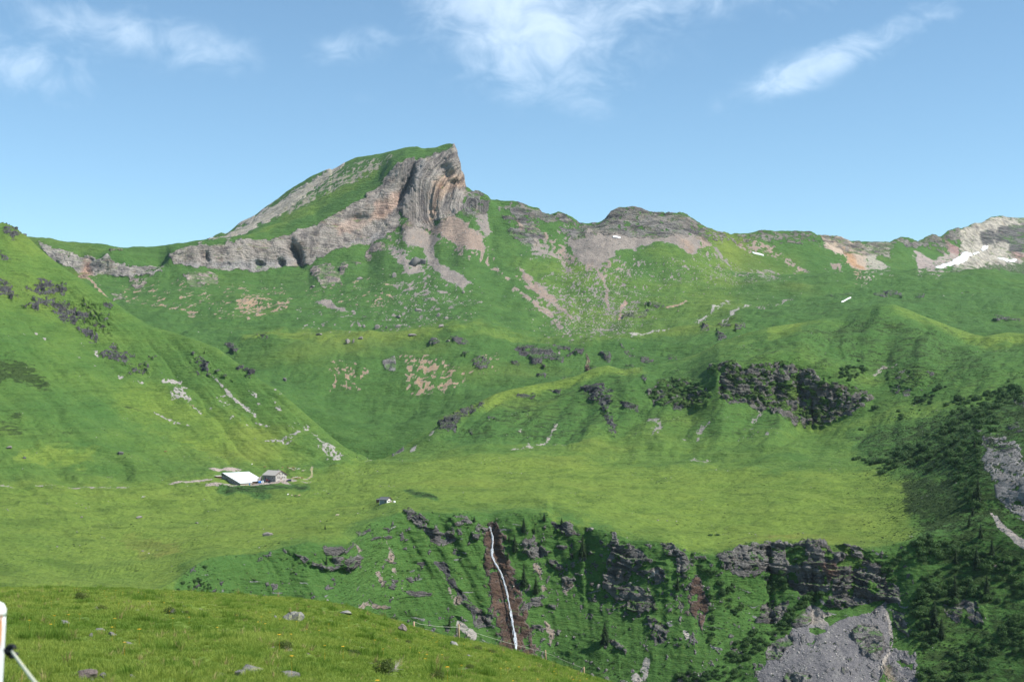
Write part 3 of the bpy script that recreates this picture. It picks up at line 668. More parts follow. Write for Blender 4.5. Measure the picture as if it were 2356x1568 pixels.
for P_, b_ in ((C(0, 680, (-200, 480), (160, 560), (400, 720), (420, 850), (100, 800), (-200, 840)), .7), (C(0, 680, (400, 1200), (700, 1250), (640, 1330), (440, 1290)), .5),
               (C(0, 680, (850, 920), (1350, 960), (1400, 1080), (1000, 1050)), .35), (C(0, 680, (-200, 1000), (200, 1050), (300, 1250), (-200, 1300)), .45),
               (C(589, 680, (340, 860), (620, 830), (800, 980), (1000, 1130), (1250, 1400), (1000, 1320), (700, 1150), (500, 1000)), .3)):
    S2.paint(P_, brush=b_, rag=14, soft=14)
# ---- pastures, farm ground, tracks
S2.paint([(-250, 1120), (330, 1110), (620, 1085), (830, 1062), (1000, 1055), (1300, 1058), (1700, 1080), (2000, 1090), (2100, 1110), (2090, 1236), (1900, 1248), (1740, 1246), (1640, 1270), (1580, 1262), (1420, 1226), (1270, 1178),
          (1170, 1188), (1060, 1182), (900, 1178), (820, 1200), (780, 1245), (700, 1246), (560, 1272), (420, 1300), (350, 1370), (-250, 1450)], dry=.75, rag=10, soft=14)
S2.paint([(-250, 400), (64, 546), (300, 722), (560, 843), (800, 1033), (740, 1075), (300, 1090), (-250, 1105)], dry=-.14, rag=0, soft=20)
S2.paint([(300, 880), (560, 960), (720, 1060), (640, 1085), (400, 1010), (250, 930)], dry=.45, rag=14, soft=18)
for P_ in (C(0, 1176, (960, 200), (1300, 180), (1700, 300), (1700, 420), (1300, 440), (1100, 300)), C(0, 1176, (500, 600), (680, 620), (660, 650), (540, 640)), [(60, 1030), (220, 1040), (190, 1060), (40, 1050)], [(430, 1010), (500, 1022), (480, 1030)],
           C(1178, 1176, (300, 20), (520, 120), (700, 150), (600, 160), (380, 90)), C(1767, 1176, (0, 180), (300, 170), (700, 250), (600, 280), (0, 260)), C(1767, 1176, (900, 215), (1250, 225), (1200, 240))):
    S2.paint(P_, dry=1.6, rag=12, soft=14, amt=.75)
D5 = lambda *p: [(460 + x * .125, 1047 + y * .125) for x, y in p]
for P_, c_ in ((D5((930, 520), (1180, 490), (1300, 455), (1590, 440), (1690, 430), (1800, 460), (1690, 490), (1600, 500), (1680, 575), (1500, 530), (1340, 530), (1080, 560), (930, 560)), (.42, .34, .29)),
               (D5((150, 300), (600, 235), (790, 275), (700, 310), (430, 320), (260, 340)), (.44, .36, .31)), (D5((1840, 470), (1960, 455), (2050, 445), (1940, 490)), (.45, .37, .31)),
               (D5((-100, 470), (230, 445), (240, 465), (0, 500), (-600, 530), (-600, 515)), (.46, .38, .32)), (D5((20, 570), (280, 520), (400, 520), (560, 480), (640, 540), (420, 545), (330, 590), (100, 590)), (.44, .36, .3)),
               (D5((420, 575), (700, 545), (700, 560), (480, 585)), (.42, .36, .28)), ([(0, 1113), (150, 1115), (300, 1117), (300, 1119), (200, 1119), (0, 1115.5)], (.40, .35, .28)), ([(205, 1119), (222, 1117), (212, 1126)], (.4, .34, .3)),
               (D5((1880, 400), (2000, 370), (2050, 320), (2030, 260), (2060, 190), (2080, 195), (2075, 330), (2020, 385), (1900, 415)), (.36, .33, .14))):
    S2.paint(P_, col=c_, rag=1.6, soft=1.0, cover=.93, csc=3)
S2.paint(D5((300, 590), (700, 570), (1100, 560), (1700, 560), (2000, 620), (1900, 680), (1600, 660), (1200, 700), (1280, 800), (1150, 840), (900, 760), (500, 740), (350, 690)), brush=.55, dry=-.8, rag=5, soft=5)
S2.paint([(930, 1122), (960, 1128), (1000, 1138), (1005, 1146), (975, 1142), (940, 1130)], brush=.7, dry=-.8, rag=4, soft=4)
S2.paint([(880, 1065), (1040, 1062), (1010, 1075), (860, 1085)], dry=.6, rag=4, soft=8)
# ---- back bowl and mountain
S3.paint([(-250, 300), (2600, 300), (2600, 1100), (-250, 1100)], dry=-.6, rag=0, soft=20)
for P_, c_, q in (([(754, 827), (814, 822), (850, 848), (835, 880), (806, 897), (759, 880)], .42, 9), ([(924, 815), (1000, 815), (1066, 850), (1076, 880), (990, 902), (937, 892), (935, 860)], .5, 9),
                  ([(250, 650), (330, 642), (480, 640), (660, 650), (680, 700), (600, 735), (450, 725), (280, 690)], .24, 14), ([(545, 690), (590, 670), (625, 690), (590, 720), (550, 715)], .55, 9), ([(690, 640), (900, 640), (920, 700), (700, 700)], .14, 12),
                  ([(840, 690), (900, 650), (920, 670), (860, 715)], .3, 10), ([(640, 690), (665, 690), (660, 710), (630, 710)], .7, 8), ([(1090, 810), (1150, 800), (1150, 860), (1070, 860)], .2, 9)):
    S3.paint(P_, col=TAN, rag=9, soft=6, amt=.85, cover=c_ * .92, csc=q * .42, ang=(-38 if P_[0][0] == 754 else 32))
for P_, c_, cv in [([(727, 688), (762, 682), (769, 695), (809, 715), (789, 716), (754, 700)], SCG, 1), ([(937, 503), (1014, 558), (994, 576), (1009, 598), (1084, 651), (1064, 658), (1027, 648), (1002, 621), (987, 606), (972, 576), (934, 568), (927, 553), (927, 530)], SCG, 1),
                   ([(1027, 498), (1052, 503), (1077, 518), (1112, 553), (1114, 581), (1079, 573), (1014, 548), (989, 528), (1014, 518)], SCP, 1), ([(887, 558), (964, 598), (979, 623), (939, 630), (902, 590)], SCG, .75),
                   ([(1092, 478), (1117, 488), (1129, 533), (1119, 546), (1099, 528)], SCG, .9), ([(900, 640), (985, 640), (1040, 660), (1040, 690), (960, 700), (910, 670)], SCG, .3), ([(980, 560), (1120, 590), (1180, 640), (1100, 600)], SCP, .35),
                   ([(1195, 611), (1238, 646), (1260, 668), (1318, 726), (1313, 730), (1273, 698), (1228, 668), (1205, 640)], SCP, .95), ([(1178, 650), (1215, 675), (1285, 728), (1295, 763), (1283, 760), (1275, 733), (1240, 710), (1213, 690)], SCP, .7),
                   ([(1303, 553), (1353, 535), (1390, 535), (1453, 545), (1553, 553), (1583, 578), (1597, 592), (1553, 560), (1503, 560), (1453, 560), (1415, 570), (1398, 588), (1400, 605), (1353, 608), (1333, 598)], SCG, .95),
                   ([(1185, 505), (1230, 520), (1290, 560), (1330, 600), (1300, 606), (1250, 578), (1200, 560)], SCP, .55), ([(1345, 516), (1378, 526), (1458, 533), (1528, 536), (1608, 541), (1620, 553), (1596, 592), (1560, 566), (1528, 562), (1458, 568), (1420, 582), (1380, 612), (1338, 600)], SCG, 1),
                   ([(1203, 515), (1248, 543), (1253, 558), (1290, 595), (1263, 590), (1228, 588), (1213, 563)], SCG, .75), ([(1330, 600), (1420, 600), (1450, 620), (1380, 640)], SCP, .4), ([(1640, 575), (1650, 575), (1680, 612), (1660, 600)], SCG, .9),
                   ([(1603, 548), (1615, 545), (1637, 568), (1620, 572)], SCP, .9), ([(1560, 550), (1590, 555), (1595, 590), (1575, 575)], SCP, .8), ([(1250, 640), (1450, 640), (1480, 700), (1440, 770), (1300, 775), (1250, 700)], SCG, .10),
                   ([(1884, 545), (1937, 554), (1992, 560), (1997, 620), (1974, 628), (1954, 615), (1952, 595), (1917, 580), (1902, 575)], (.44, .35, .27), 1), ([(1992, 560), (2047, 559), (2047, 585), (2020, 585), (2017, 600), (2054, 617), (1997, 622)], (.36, .34, .27), .9),
                   ([(1939, 570), (1957, 585), (1984, 620), (1969, 625), (1954, 610)], ORG, 1), ([(2105, 580), (2147, 607), (2154, 620), (2114, 620)], (.36, .3, .27), .95), ([(2147, 607), (2167, 580), (2197, 577), (2209, 582), (2192, 602), (2162, 620)], (.36, .31, .27), .8),
                   ([(2165, 547), (2192, 560), (2209, 570), (2207, 585), (2187, 577)], (.30, .19, .17), 1), ([(1700, 545), (1740, 540), (1770, 560), (1775, 580), (1730, 580), (1690, 560)], SCP, .5), ([(1767, 560), (1800, 585), (1830, 610), (1860, 632), (1840, 628), (1790, 600), (1760, 580)], SCP, .5),
                   ([(1905, 610), (1935, 612), (1935, 624), (1917, 625)], SCP, .9), ([(1690, 630), (1790, 625), (1800, 640), (1700, 640)], SCG, .45), ([(1836, 540), (1850, 545), (1845, 560)], SCP, .7)]:
    S3.paint(P_, col=c_, rag=4.5, soft=4, amt=.97, cover=cv, csc=11, relief=.25)
    m_ = np.mean(P_, 0)
    S3.paint([(m_[0] + (x - m_[0]) * 1.35, m_[1] + (y - m_[1]) * 1.5 + 7) for x, y in P_], col=c_, rag=9, soft=6, amt=.85, cover=min(cv, 1) * .30, csc=6, relief=.25, ang=(62 if m_[0] < 1300 else 100))
S3.line([(1373, 618), (1385, 638), (1398, 663), (1395, 688), (1402, 713)], 7, col=SCP, rag=3, soft=2)
S3.line([(1440, 690), (1430, 705), (1426, 735)], 6, col=(.42, .27, .2), rag=3, soft=2)
S3.line([(180, 630), (205, 640), (245, 685)], 5, col=TAN, rag=2, soft=2)
S3.line([(1530, 707), (1560, 700), (1580, 690)], 5, col=TAN, rag=3, soft=2)
for P_, cv in [([(1170, 478), (1200, 474), (1245, 485), (1290, 496), (1318, 503), (1333, 515), (1253, 510), (1215, 503), (1178, 513)], .85), ([(1288, 528), (1333, 523), (1350, 518), (1353, 538), (1333, 553), (1298, 543)], .8),
               ([(1340, 512), (1378, 512), (1418, 474), (1461, 478), (1535, 491), (1592, 508), (1617, 545), (1578, 540), (1520, 550), (1453, 540), (1358, 533)], .78), ([(1070, 445), (1102, 443), (1129, 466), (1120, 490), (1090, 500), (1060, 500)], .75),
               ([(1150, 500), (1215, 500), (1250, 545), (1220, 575), (1170, 545)], .55), ([(2055, 552), (2072, 543), (2110, 556), (2120, 566), (2085, 568)], .8), ([(2112, 556), (2150, 543), (2180, 566), (2145, 556)], .8), ([(2170, 545), (2205, 529), (2212, 545), (2200, 560)], .7)]:
    S3.paint(P_, col=(.19, .18, .17), rag=6, soft=1.5, cover=cv, csc=20, relief=7, layer=1)
S3.paint([(1130, 462)] + [(x, y - 2) for x, y in SKYy if 1150 < x < 2212] + [(x, y + 22 + 9 * math.sin(x / 31.0)) for x, y in SKYy if 1150 < x < 2212][::-1], col=(.21, .19, .17), rag=9, soft=4, relief=6, layer=.8, cover=.50, csc=13)
# the main cliff
CL = [(90, 558), (137, 572), (182, 594), (210, 592), (250, 597), (312, 611), (372, 618), (374, 628), (310, 636), (250, 637), (190, 630), (150, 612), (110, 590)]
S3.paint(CL, col=(.33, .305, .28), rag=6, soft=1.5, relief=9, layer=.5, cover=.88, csc=22)
MC = [(388, 584), (400, 577), (437, 570), (475, 567), (525, 561), (589, 551), (664, 539), (729, 519), (794, 480), (839, 455), (872, 430), (889, 405), (902, 388), (932, 369), (964, 366), (999, 363), (1027, 354),
      (1044, 340), (1052, 355), (1062, 400), (1069, 435), (1080, 448), (1068, 470), (1052, 498), (1014, 505), (989, 528), (960, 522), (934, 502), (920, 487), (917, 520), (884, 540), (850, 566), (814, 566), (760, 578),
      (729, 590), (712, 607), (690, 608), (650, 612), (589, 622), (520, 621), (440, 610), (400, 608)]
S3.paint(MC, col=MTN, rag=5, soft=1.2, relief=8, layer=.3)
S3.paint([(925, 380), (1060, 340), (1075, 450), (1020, 510), (940, 520)], layer=.75, col=MTN, rag=4, soft=10, relief=8)
for P_, c_ in (([(860, 470), (905, 440), (918, 440), (915, 480), (890, 500), (850, 510)], (.44, .31, .25)), ([(770, 520), (810, 510), (815, 530), (780, 545)], (.45, .33, .27)), ([(780, 515), (830, 490), (850, 520), (800, 540)], (.40, .31, .26)),
               ([(1000, 420), (1030, 395), (1066, 408), (1068, 432), (1035, 440), (1010, 470), (1000, 520), (985, 515), (995, 450)], (.43, .31, .23)), ([(195, 600), (210, 598), (210, 632), (190, 628)], (.46, .28, .21)),
               ([(935, 380), (960, 370), (985, 370), (955, 440), (935, 480), (922, 480), (925, 430)], (.25, .24, .24)), ([(800, 558), (880, 530), (890, 545), (840, 562)], (.26, .25, .25)),
               ([(590, 600), (700, 585), (640, 615), (560, 622), (470, 615), (420, 605)], (.30, .29, .29))):
    S3.paint(P_, col=c_, rag=6, soft=5, amt=.8, relief=8, layer=(.3 if P_[0][0] < 930 else .9))
for P_, cv in ((C(589, 288, (490, 1320), (700, 1260), (720, 1300), (790, 1420), (630, 1480), (560, 1400)), .8), (C(589, 288, (740, 1290), (830, 1250), (850, 1350), (780, 1360)), .9), (C(589, 288, (880, 1250), (970, 1220), (980, 1270), (920, 1310)), .7),
               (C(589, 288, (990, 1220), (1060, 1110), (1180, 1060), (1190, 1110), (1070, 1180), (1040, 1240)), .85), ([(425, 630), (480, 618), (502, 630), (500, 645), (440, 655)], .85), ([(300, 640), (345, 635), (330, 655), (298, 655)], .7),
               (C(0, 288, (1020, 1165), (1150, 1165), (1120, 1185), (1030, 1180)), .9), (C(589, 288, (1320, 920), (1420, 880), (1430, 940), (1350, 990)), .95), (C(589, 288, (1190, 990), (1250, 980), (1250, 1070), (1200, 1040)), .6), ([(255, 672), (285, 668), (290, 685), (260, 690)], .7)):
    S3.paint(P_, col=(.32, .27, .24), rag=5, soft=1.5, relief=6, layer=.6, cover=cv, csc=16)
# bare limestone summit on the right
S3.paint([(2208, 531), (2236, 515), (2277, 500), (2325, 499), (2420, 503), (2420, 632), (2356, 632), (2300, 622), (2190, 619), (2200, 600), (2209, 590)], col=LIM, rag=4, soft=1.5, relief=5, layer=.4)
S3.paint([(2240, 610), (2420, 606), (2420, 640), (2300, 632)], col=None, amt=0)
S3.clear([(2230, 610), (2300, 606), (2420, 600), (2420, 650), (2260, 630)], rag=10, soft=4, amt=.55)
for P_ in ([(2255, 532), (2272, 526), (2287, 530), (2287, 558), (2258, 564), (2250, 550)], [(2295, 524), (2330, 516), (2420, 512), (2420, 576), (2360, 580), (2325, 580), (2317, 558), (2300, 556), (2287, 566), (2286, 548)]):
    S3.paint(P_, col=(.15, .145, .14), rag=4, soft=1.5, relief=9, layer=1)
    S3.clear(P_, rag=6, soft=4, amt=.35)
S3.paint([(2320, 580), (2420, 578), (2420, 592), (2340, 596)], col=PNK, rag=4, soft=2)
# lower bands of the bowl and the bench
for P_, cv in [(C(1178, 680, (10, 410), (130, 395), (290, 430), (400, 480), (470, 590), (480, 650), (400, 610), (300, 590), (180, 630), (120, 520)), .8), (C(1178, 680, (380, 420), (540, 410), (550, 470), (440, 470)), .7), (C(1178, 680, (540, 500), (660, 480), (660, 545)), .8),
               (C(1178, 680, (820, 480), (900, 500), (900, 610), (850, 570)), .8), (C(1178, 680, (1000, 450), (1090, 470), (1100, 510), (1040, 490)), .9), (C(1178, 680, (1180, 580), (1240, 540), (1290, 590), (1240, 610)), .95), (C(1178, 680, (1740, 270), (1800, 280), (1830, 330), (1760, 340)), .9),
               (C(1178, 680, (1890, 310), (1960, 380), (1940, 440), (1890, 430)), .85), (C(1178, 680, (1900, 250), (2010, 220), (2030, 270), (1930, 310)), .6), (C(1178, 680, (2060, 190), (2150, 190), (2140, 330), (2070, 330)), .6), (C(1178, 680, (1030, 165), (1105, 165), (1090, 215), (1040, 205)), .95),
               (C(1178, 680, (1140, 130), (1260, 40), (1450, 50), (1400, 115), (1200, 135)), .55), (C(1178, 680, (1090, 195), (1250, 155), (1272, 170), (1130, 217)), .95), (C(1178, 680, (1170, 560), (1250, 540), (1290, 590), (1200, 610)), .6), (C(1178, 680, (1450, 530), (1520, 500), (1510, 590), (1450, 580)), .6),
               (C(589, 680, (1800, 360), (1900, 345), (1980, 390), (1960, 412), (1830, 400)), .9), (C(589, 680, (1990, 600), (2090, 560), (2170, 600), (2150, 630), (2010, 630)), .85), (C(589, 680, (2020, 660), (2110, 670), (2070, 685)), .8), (C(589, 680, (1590, 395), (1670, 390), (1660, 420), (1610, 415)), .7),
               (C(589, 680, (1900, 530), (1970, 515), (1960, 550)), .7), (C(1767, 460, (960, 855), (1100, 840), (1240, 860), (1240, 880), (1000, 872)), .8), (C(1767, 460, (1370, 875), (1470, 855), (1400, 890)), .7), (C(1767, 460, (2060, 1040), (2150, 1030), (2320, 1075), (2200, 1105), (2110, 1085)), .75),
               (C(1767, 460, (650, 830), (770, 820), (780, 880), (720, 860)), .7), (C(1767, 460, (480, 850), (640, 850), (640, 870), (500, 865)), .6), (C(0, 680, (2070, 450), (2140, 455), (2200, 490), (2160, 530), (2130, 500)), .8), (C(589, 680, (20, 400), (150, 380), (150, 430), (60, 450)), .35),
               (C(1178, 680, (1340, 860 - 420), (1420, 470), (1400, 500)), .5), (C(1178, 680, (2, 600), (80, 620), (60, 650)), .8), (C(1178, 680, (300, 640), (370, 640), (350, 670)), .9), (C(1178, 680, (240, 720), (310, 710), (300, 750), (250, 745)), .9), (C(1178, 680, (440, 720), (520, 735), (460, 760)), .9),
               (C(1178, 680, (1060, 640), (1130, 620), (1120, 665)), .9), (C(1178, 680, (480, 560), (560, 500), (560, 530)), .6), (C(1178, 680, (690, 600), (770, 660), (700, 690)), .6)]:
    S3.paint(P_, col=(.085, .08, .082), rag=7, soft=1.5, relief=10, layer=.6, cover=cv, csc=7)
S3.line(C(1178, 680, (680, 490), (700, 560), (690, 630), (710, 690)), 8, col=(.24, .14, .11), rag=3, soft=2, relief=2)
S3.paint(C(589, 680, (1160, 580), (1250, 545), (1275, 540), (1300, 625), (1280, 682), (1200, 650)), col=(.25, .24, .23), rag=2, soft=1.2, relief=7, layer=.6)
S3.paint([(1250, 640), (1330, 600), (1480, 590), (1500, 680), (1440, 770), (1260, 775)], col=SCG, rag=8, soft=8, cover=.22, csc=5)
S3.paint([(1500, 600), (1700, 600), (1700, 640), (1560, 650), (1480, 680)], col=SCG, rag=8, soft=8, cover=.17, csc=5)
S3.paint([(680, 700), (1000, 690), (1080, 740), (900, 760), (700, 770)], col=SCG, rag=8, soft=8, cover=.10, csc=8)
S3.paint([(1740, 700), (1790, 690), (1830, 670), (1790, 700)], col=SCG, rag=5, soft=3, cover=.5, csc=5)
for a_, b_ in (((1600, 735), (1680, 685)), ((1660, 735), (1720, 690)), ((1450, 770), (1540, 750))):
    S3.line([a_, ((a_[0] + b_[0]) / 2 + 6, (a_[1] + b_[1]) / 2 - 4), b_], 8, col=(.42, .4, .34), rag=4, soft=2, cover=.5, csc=5)
S3.paint([(480, 555), (520, 540), (640, 465), (760, 391), (790, 379), (760, 410), (700, 450), (660, 480), (590, 520), (530, 552)], col=(.42, .38, .32), rag=6, soft=4, relief=1.2)
S3.paint([(700, 440), (790, 385), (900, 360), (860, 400), (760, 440), (680, 480), (640, 490)], col=(.34, .31, .22), rag=10, soft=8, cover=.5, csc=12)
S3.paint([(560, 552), (700, 470), (800, 420), (880, 375), (870, 400), (790, 450), (700, 500), (600, 540)], dry=.2, rag=8, soft=8)
S3.paint([(1640, 700), (2400, 640), (2400, 1000), (1640, 1000)], brush=.28, rag=10, soft=20)
S3.paint([(1040, 785), (1180, 795), (1400, 785), (1660, 750), (1800, 730), (2020, 720), (2400, 740), (2400, 900), (1040, 960)], dry=-.85, brush=.18, rag=8, soft=10)
S3.line([(x, y) for x, y in ((560, 774), (620, 768), (700, 769), (800, 772), (900, 766), (1000, 755), (1040, 747), (1100, 749), (1180, 774), (1250, 778), (1350, 770), (1450, 767), (1560, 753), (1650, 733))], 18, dry=.5, rag=8, soft=8, amt=.8)
S3.paint([(1170, 600), (1700, 560), (1700, 760), (1300, 780)], dry=.0, rag=14, soft=30)

S1.dry[:] = .55
S1.paint([(-500, 1300), (2700, 1300), (2700, 3000), (-500, 3000)], col=(.17, .12, .075), rag=0, soft=5, amt=.8, cover=.17, csc=.35)

# ------------------------------------------------------------------ relief
def carve(s, dip, thk, warp, arc=None, qw=1.0):
    P = s.P
    x, y, z = (P[..., k] for k in range(3))
    rows = (s.relief > .02)
    s.bed = (z + dip * x).astype(np.float32)
    n = s.normals()
    n[..., 2] *= .45
    n /= np.linalg.norm(n, axis=-1, keepdims=True) + 1e-9
    q = np.where(rows)
    X, Yy, Zz = x[q], y[q], z[q]
    rel = s.relief[q]; lay = s.layer[q]
    c = Zz + dip * X
    if arc is not None:
        w_ = sstep(s.bx[q], 915, 960) * sstep(-s.bx[q], -1150, -1100) * sstep(-s.by[q], -560, -520)
        c = c * (1 - w_) + w_ * np.hypot(s.bx[q] - arc[0], (s.by[q] - arc[1]) * .8) * arc[2]
    wz = fbm(X / warp, Yy / warp, Zz / warp, 3)
    t = (c + wz * thk * 1.6) / thk
    f = t - np.floor(t)
    hsh = pnoise(np.floor(t) * 3.7 + X / (warp * 1.2), Yy / (warp * 1.2), np.floor(t) * .5)
    ledge = np.where(f < .85, f / .85, (1 - f) / .15) * (.6 + hsh)
    t2 = (c + wz * thk * .9) / (thk * .31) + 5 * pnoise(X / (thk * 3), Yy / (thk * 3), Zz / (thk * 3))
    f2 = t2 - np.floor(t2)
    ledge2 = np.where(f2 < .8, f2 / .8, (1 - f2) / .2)
    n1 = pnoise(X / (thk * 2.2), Yy / (thk * 2.2), Zz / (thk * 2.8))
    q1 = (np.floor(n1 * 4 + hsh) + sstep((n1 * 4 + hsh) % 1.0, .75, 1.0)) / 4
    n2 = pnoise(X / (thk * .9) + 9, Yy / (thk * .9), Zz / (thk * 1.1))
    q2 = np.floor(n2 * 3 + .5) / 3
    crack = sstep(ridged(X / (thk * 1.9) + 3, Yy / (thk * 1.9), Zz / (thk * 3.2), 2), .72, .95)
    big = fbm(X / (thk * 6), Yy / (thk * 6), Zz / (thk * 9), 2)
    flute = ridged(X / (thk * 1.3), Yy / (thk * 1.3), Zz / (thk * 9), 2)
    rel_n = .70 * big + lay * (.46 * ledge + .22 * ledge2) + (1 - lay) * (.30 * flute + .18 * ledge + .10 * ledge2) + qw * (.50 * q1 + .18 * q2 - .42 * crack)
    s.bed[q] = c + wz * thk * .8
    disp = (rel * rel_n)[:, None] * n[q]
    s.P[q] += disp


def ground(s, big, big_l, mid, mid_l, fine, fine_l):
    x, y, z = (s.P[..., k] for k in range(3))
    d = big * fbm(x / big_l, y / big_l, z * 0 + 3.3, 3) + mid * fbm(x / mid_l, y / mid_l, z / mid_l, 3) + fine * fbm(x / fine_l, y / fine_l, z / fine_l, 3)
    return d


g = ground(S2, 8.0, 150, 3.4, 32, .55, 4.4)
front = sstep(S2.TT, 8.99, 9.0)
keep = np.exp(-((S2.TT - 8) / .22) ** 2) * .75 + np.exp(-((S2.TT - 3) / .06) ** 2) * .5
# flat ground by the buildings
flat = np.zeros_like(g)
for (fx, fy, rx, ry) in ((585, 1103, 70, 16), (886, 1152, 26, 9)):
    flat = np.maximum(flat, np.exp(-(((S2.bx - fx) / rx) ** 2 + ((S2.by - fy) / ry) ** 2) * .9))
g *= (1 - np.clip(keep + flat, 0, 1)) * (1 - front)
S2.P[..., 2] += g
X_, Y_ = S2.P[..., 0], S2.P[..., 1]
wfarm = np.exp(-(((X_ + 218) / 42) ** 2 + ((Y_ - 1200) / 24) ** 2) ** 1.5) * (S2.TT > 3) * (S2.TT < 7)
FP_ = np.array([(-245, 1207, -63.6), (-227, 1191, -68.2), (-200, 1203, -63.2), (-212, 1212, -67.2), (-224, 1203, -68.2), (-236, 1217, -64.2), (-189, 1196, -63.3), (-206, 1191, -66.4), (-225, 1229, -62.2), (-260, 1200, -65), (-212, 1235, -58), (-196, 1214, -61.2), (-232, 1198, -67.5)])
sel_ = wfarm > .003
xx, yy_ = X_[sel_], Y_[sel_]
w_ = 1.0 / (((xx[:, None] - FP_[:, 0]) ** 2 + (yy_[:, None] - FP_[:, 1]) ** 2) ** 1.5 + 20.0)
S2.P[..., 2][sel_] += wfarm[sel_] * ((w_ * FP_[:, 2]).sum(1) / w_.sum(1) - S2.P[..., 2][sel_])
ur = S2.bx - .95 * S2.by + 45 * fbm(S2.P[..., 0] / 90, S2.P[..., 1] / 90, S2.P[..., 2] * 0, 3)
wr = sstep(S2.TT, 3.5, 5.6) * (1 - sstep(S2.TT, 7.6, 8)) * (1 - sstep(S2.bx, 820, 960)) * (1 - wfarm)
S2.P[..., 2] -= wr * ((ridged(ur / 85, S2.TT * .5, ur * 0, 3) - .4) * 3.8)
ur = S2.bx + .5 * S2.by + 50 * fbm(S2.P[..., 0] / 110, S2.P[..., 1] / 110, S2.P[..., 2] * 0, 3)
wr = sstep(S2.TT, 5.0, 5.6) * (1 - sstep(S2.TT, 7.6, 8)) * sstep(S2.bx, 980, 1100)
S2.P[..., 2] -= wr * ((ridged(ur / 130, S2.TT * .5, ur * 0, 3) - .4) * 7.0)
# ribs and gullies of the gorge wall run down and to the right
wgt = sstep(S2.TT, .9, 1.3) * (1 - sstep(S2.TT, 2.75, 3.0)) * sstep(S2.bx, 380, 480) * (1 - .7 * sstep(S2.bx, 2080, 2160))
u = S2.bx - .55 * (S2.by - 1250) * (1 - sstep(S2.bx, 1100, 1500))
rib = fbm(u / 70, S2.TT * .6, u * 0, 3)
rib2 = ridged(u / 26, S2.TT * 1.1, u * 0 + 4, 2)
for (gx, gw, gd) in ((1143, 16, 9), (1055, 14, 7), (1610, 14, 9), (1350, 7, 4), (1772, 9, 12), (1871, 8, 12), (830, 14, 8)):
    gx = gx + {1143: .17, 1055: .42, 830: .5}.get(gx, .03) * (S2.by - 1300)
    rib = rib + gd / 9.0 * np.exp(-((S2.bx - gx) / gw) ** 2) * sstep(S2.TT, 1.2, 1.8)
S2.P[..., 1] += wgt * (rib * 3.6 - (rib2 - .5) * .9)
# shelves: the wall is stepped
st = ridged(S2.P[..., 0] / 60, S2.P[..., 1] / 60, S2.P[..., 2] / 11, 3)
S2.P[..., 1] -= wgt * (st - .4) * 2.2 * (.5 + .5 * sstep(S2.brush, 0, .3))
# turf ledges: short overhung steps on the steep grass
x_, y_, z_ = (S2.P[..., k] for k in range(3))
wl = fbm(x_ / 22, y_ / 22, z_ / 22, 3)
tl = z_ / 4.2 + 1.5 * wl + .10 * x_ / 4.2
fl = tl - np.floor(tl)
on = sstep(pnoise(x_ / 11 + np.floor(tl) * 5.3, y_ / 40, np.floor(tl) * 1.7), .05, .35)
steep = np.maximum(wgt, .55 * sstep(S2.brush, .12, .3) * (S2.TT > 5) * (S2.TT < 7.9) * sstep(wl, -.1, .25))
led = steep * on * np.where(fl < .82, fl / .82, (1 - fl) / .18)
S2.P[..., 1] -= led * 1.5
S2.bare = np.maximum(S2.bare, (sstep(led, .25, .6) * (1 - sstep(fl, .5, .68)) * .72 * sstep(wl, -.25, .2)).astype(np.float32))
# cliff recesses in the ridge
for (gx, gy, rx, ry, gd) in ((1790, 890, 16, 34, 14), (1845, 890, 20, 40, 14), (1662, 870, 7, 40, 8), (1872, 940, 5, 40, 8)):
    S2.P[..., 1] += gd * np.exp(-(((S2.bx - gx) / rx) ** 2 + ((S2.by - gy) / ry) ** 2))
carve(S2, .12, 4.6, 26)

g = ground(S3, 14.0, 260, 8.5, 65, 1.2, 11)
keep = np.exp(-((S3.TT - 8) / .12) ** 2) * .8
S3.P[..., 2] += g * (1 - keep) * (1 - sstep(S3.TT, 8.0, 8.1))
# hollows and runnels on the bowl's walls
wgt = sstep(S3.TT, 1.2, 2) * (1 - sstep(S3.TT, 6, 6.2))
run = ridged((S3.bx + (S3.by - 650) * .35) / 85 + .5 * fbm(S3.P[..., 0] / 160, S3.P[..., 1] / 160, S3.P[..., 2] * 0, 3), S3.TT * .7, S3.bx * 0, 3)
S3.P[..., 2] -= wgt * (run - .4) * 4.5
for (gx, gy, rx, ry, gd) in ((680, 588, 13, 26, 55), (930, 430, 12, 40, 40), (470, 592, 10, 12, 22), (820, 505, 26, 9, 14), (646, 605, 9, 8, 25), (595, 608, 12, 6, 22), (1030, 400, 14, 8, 14), (1045, 420, 14, 6, 12), (1020, 385, 14, 6, 9)):
    gxx = gx + (S3.by - gy) * {680: .35, 930: -.45}.get(gx, 0)
    S3.P[..., 1] += gd * np.exp(-(((S3.bx - gxx) / rx) ** 2 + ((S3.by - gy) / ry) ** 2)) * (S3.TT > 5.8) * (S3.TT < 7.3)
carve(S3, .05, 15, 90, arc=(1085, 480, 1.0), qw=.6)

g = ground(S1, .24, 14, .15, 3.0, .05, .6)
S1.bed = S1.P[..., 2].astype(np.float32)
S1.P[..., 2] += g * (1 - .6 * np.exp(-((S1.TT - 5) / .25) ** 2)) * sstep(S1.P[..., 1], 3.5, 9) * sstep(S1.P[..., 1], 0, 30) ** .3
for s in (S1, S2, S3):
    s.update()
    s.N = s.normals()
print('terrain verts', S1.nr * S1.nc, S2.nr * S2.nc, S3.nr * S3.nc)

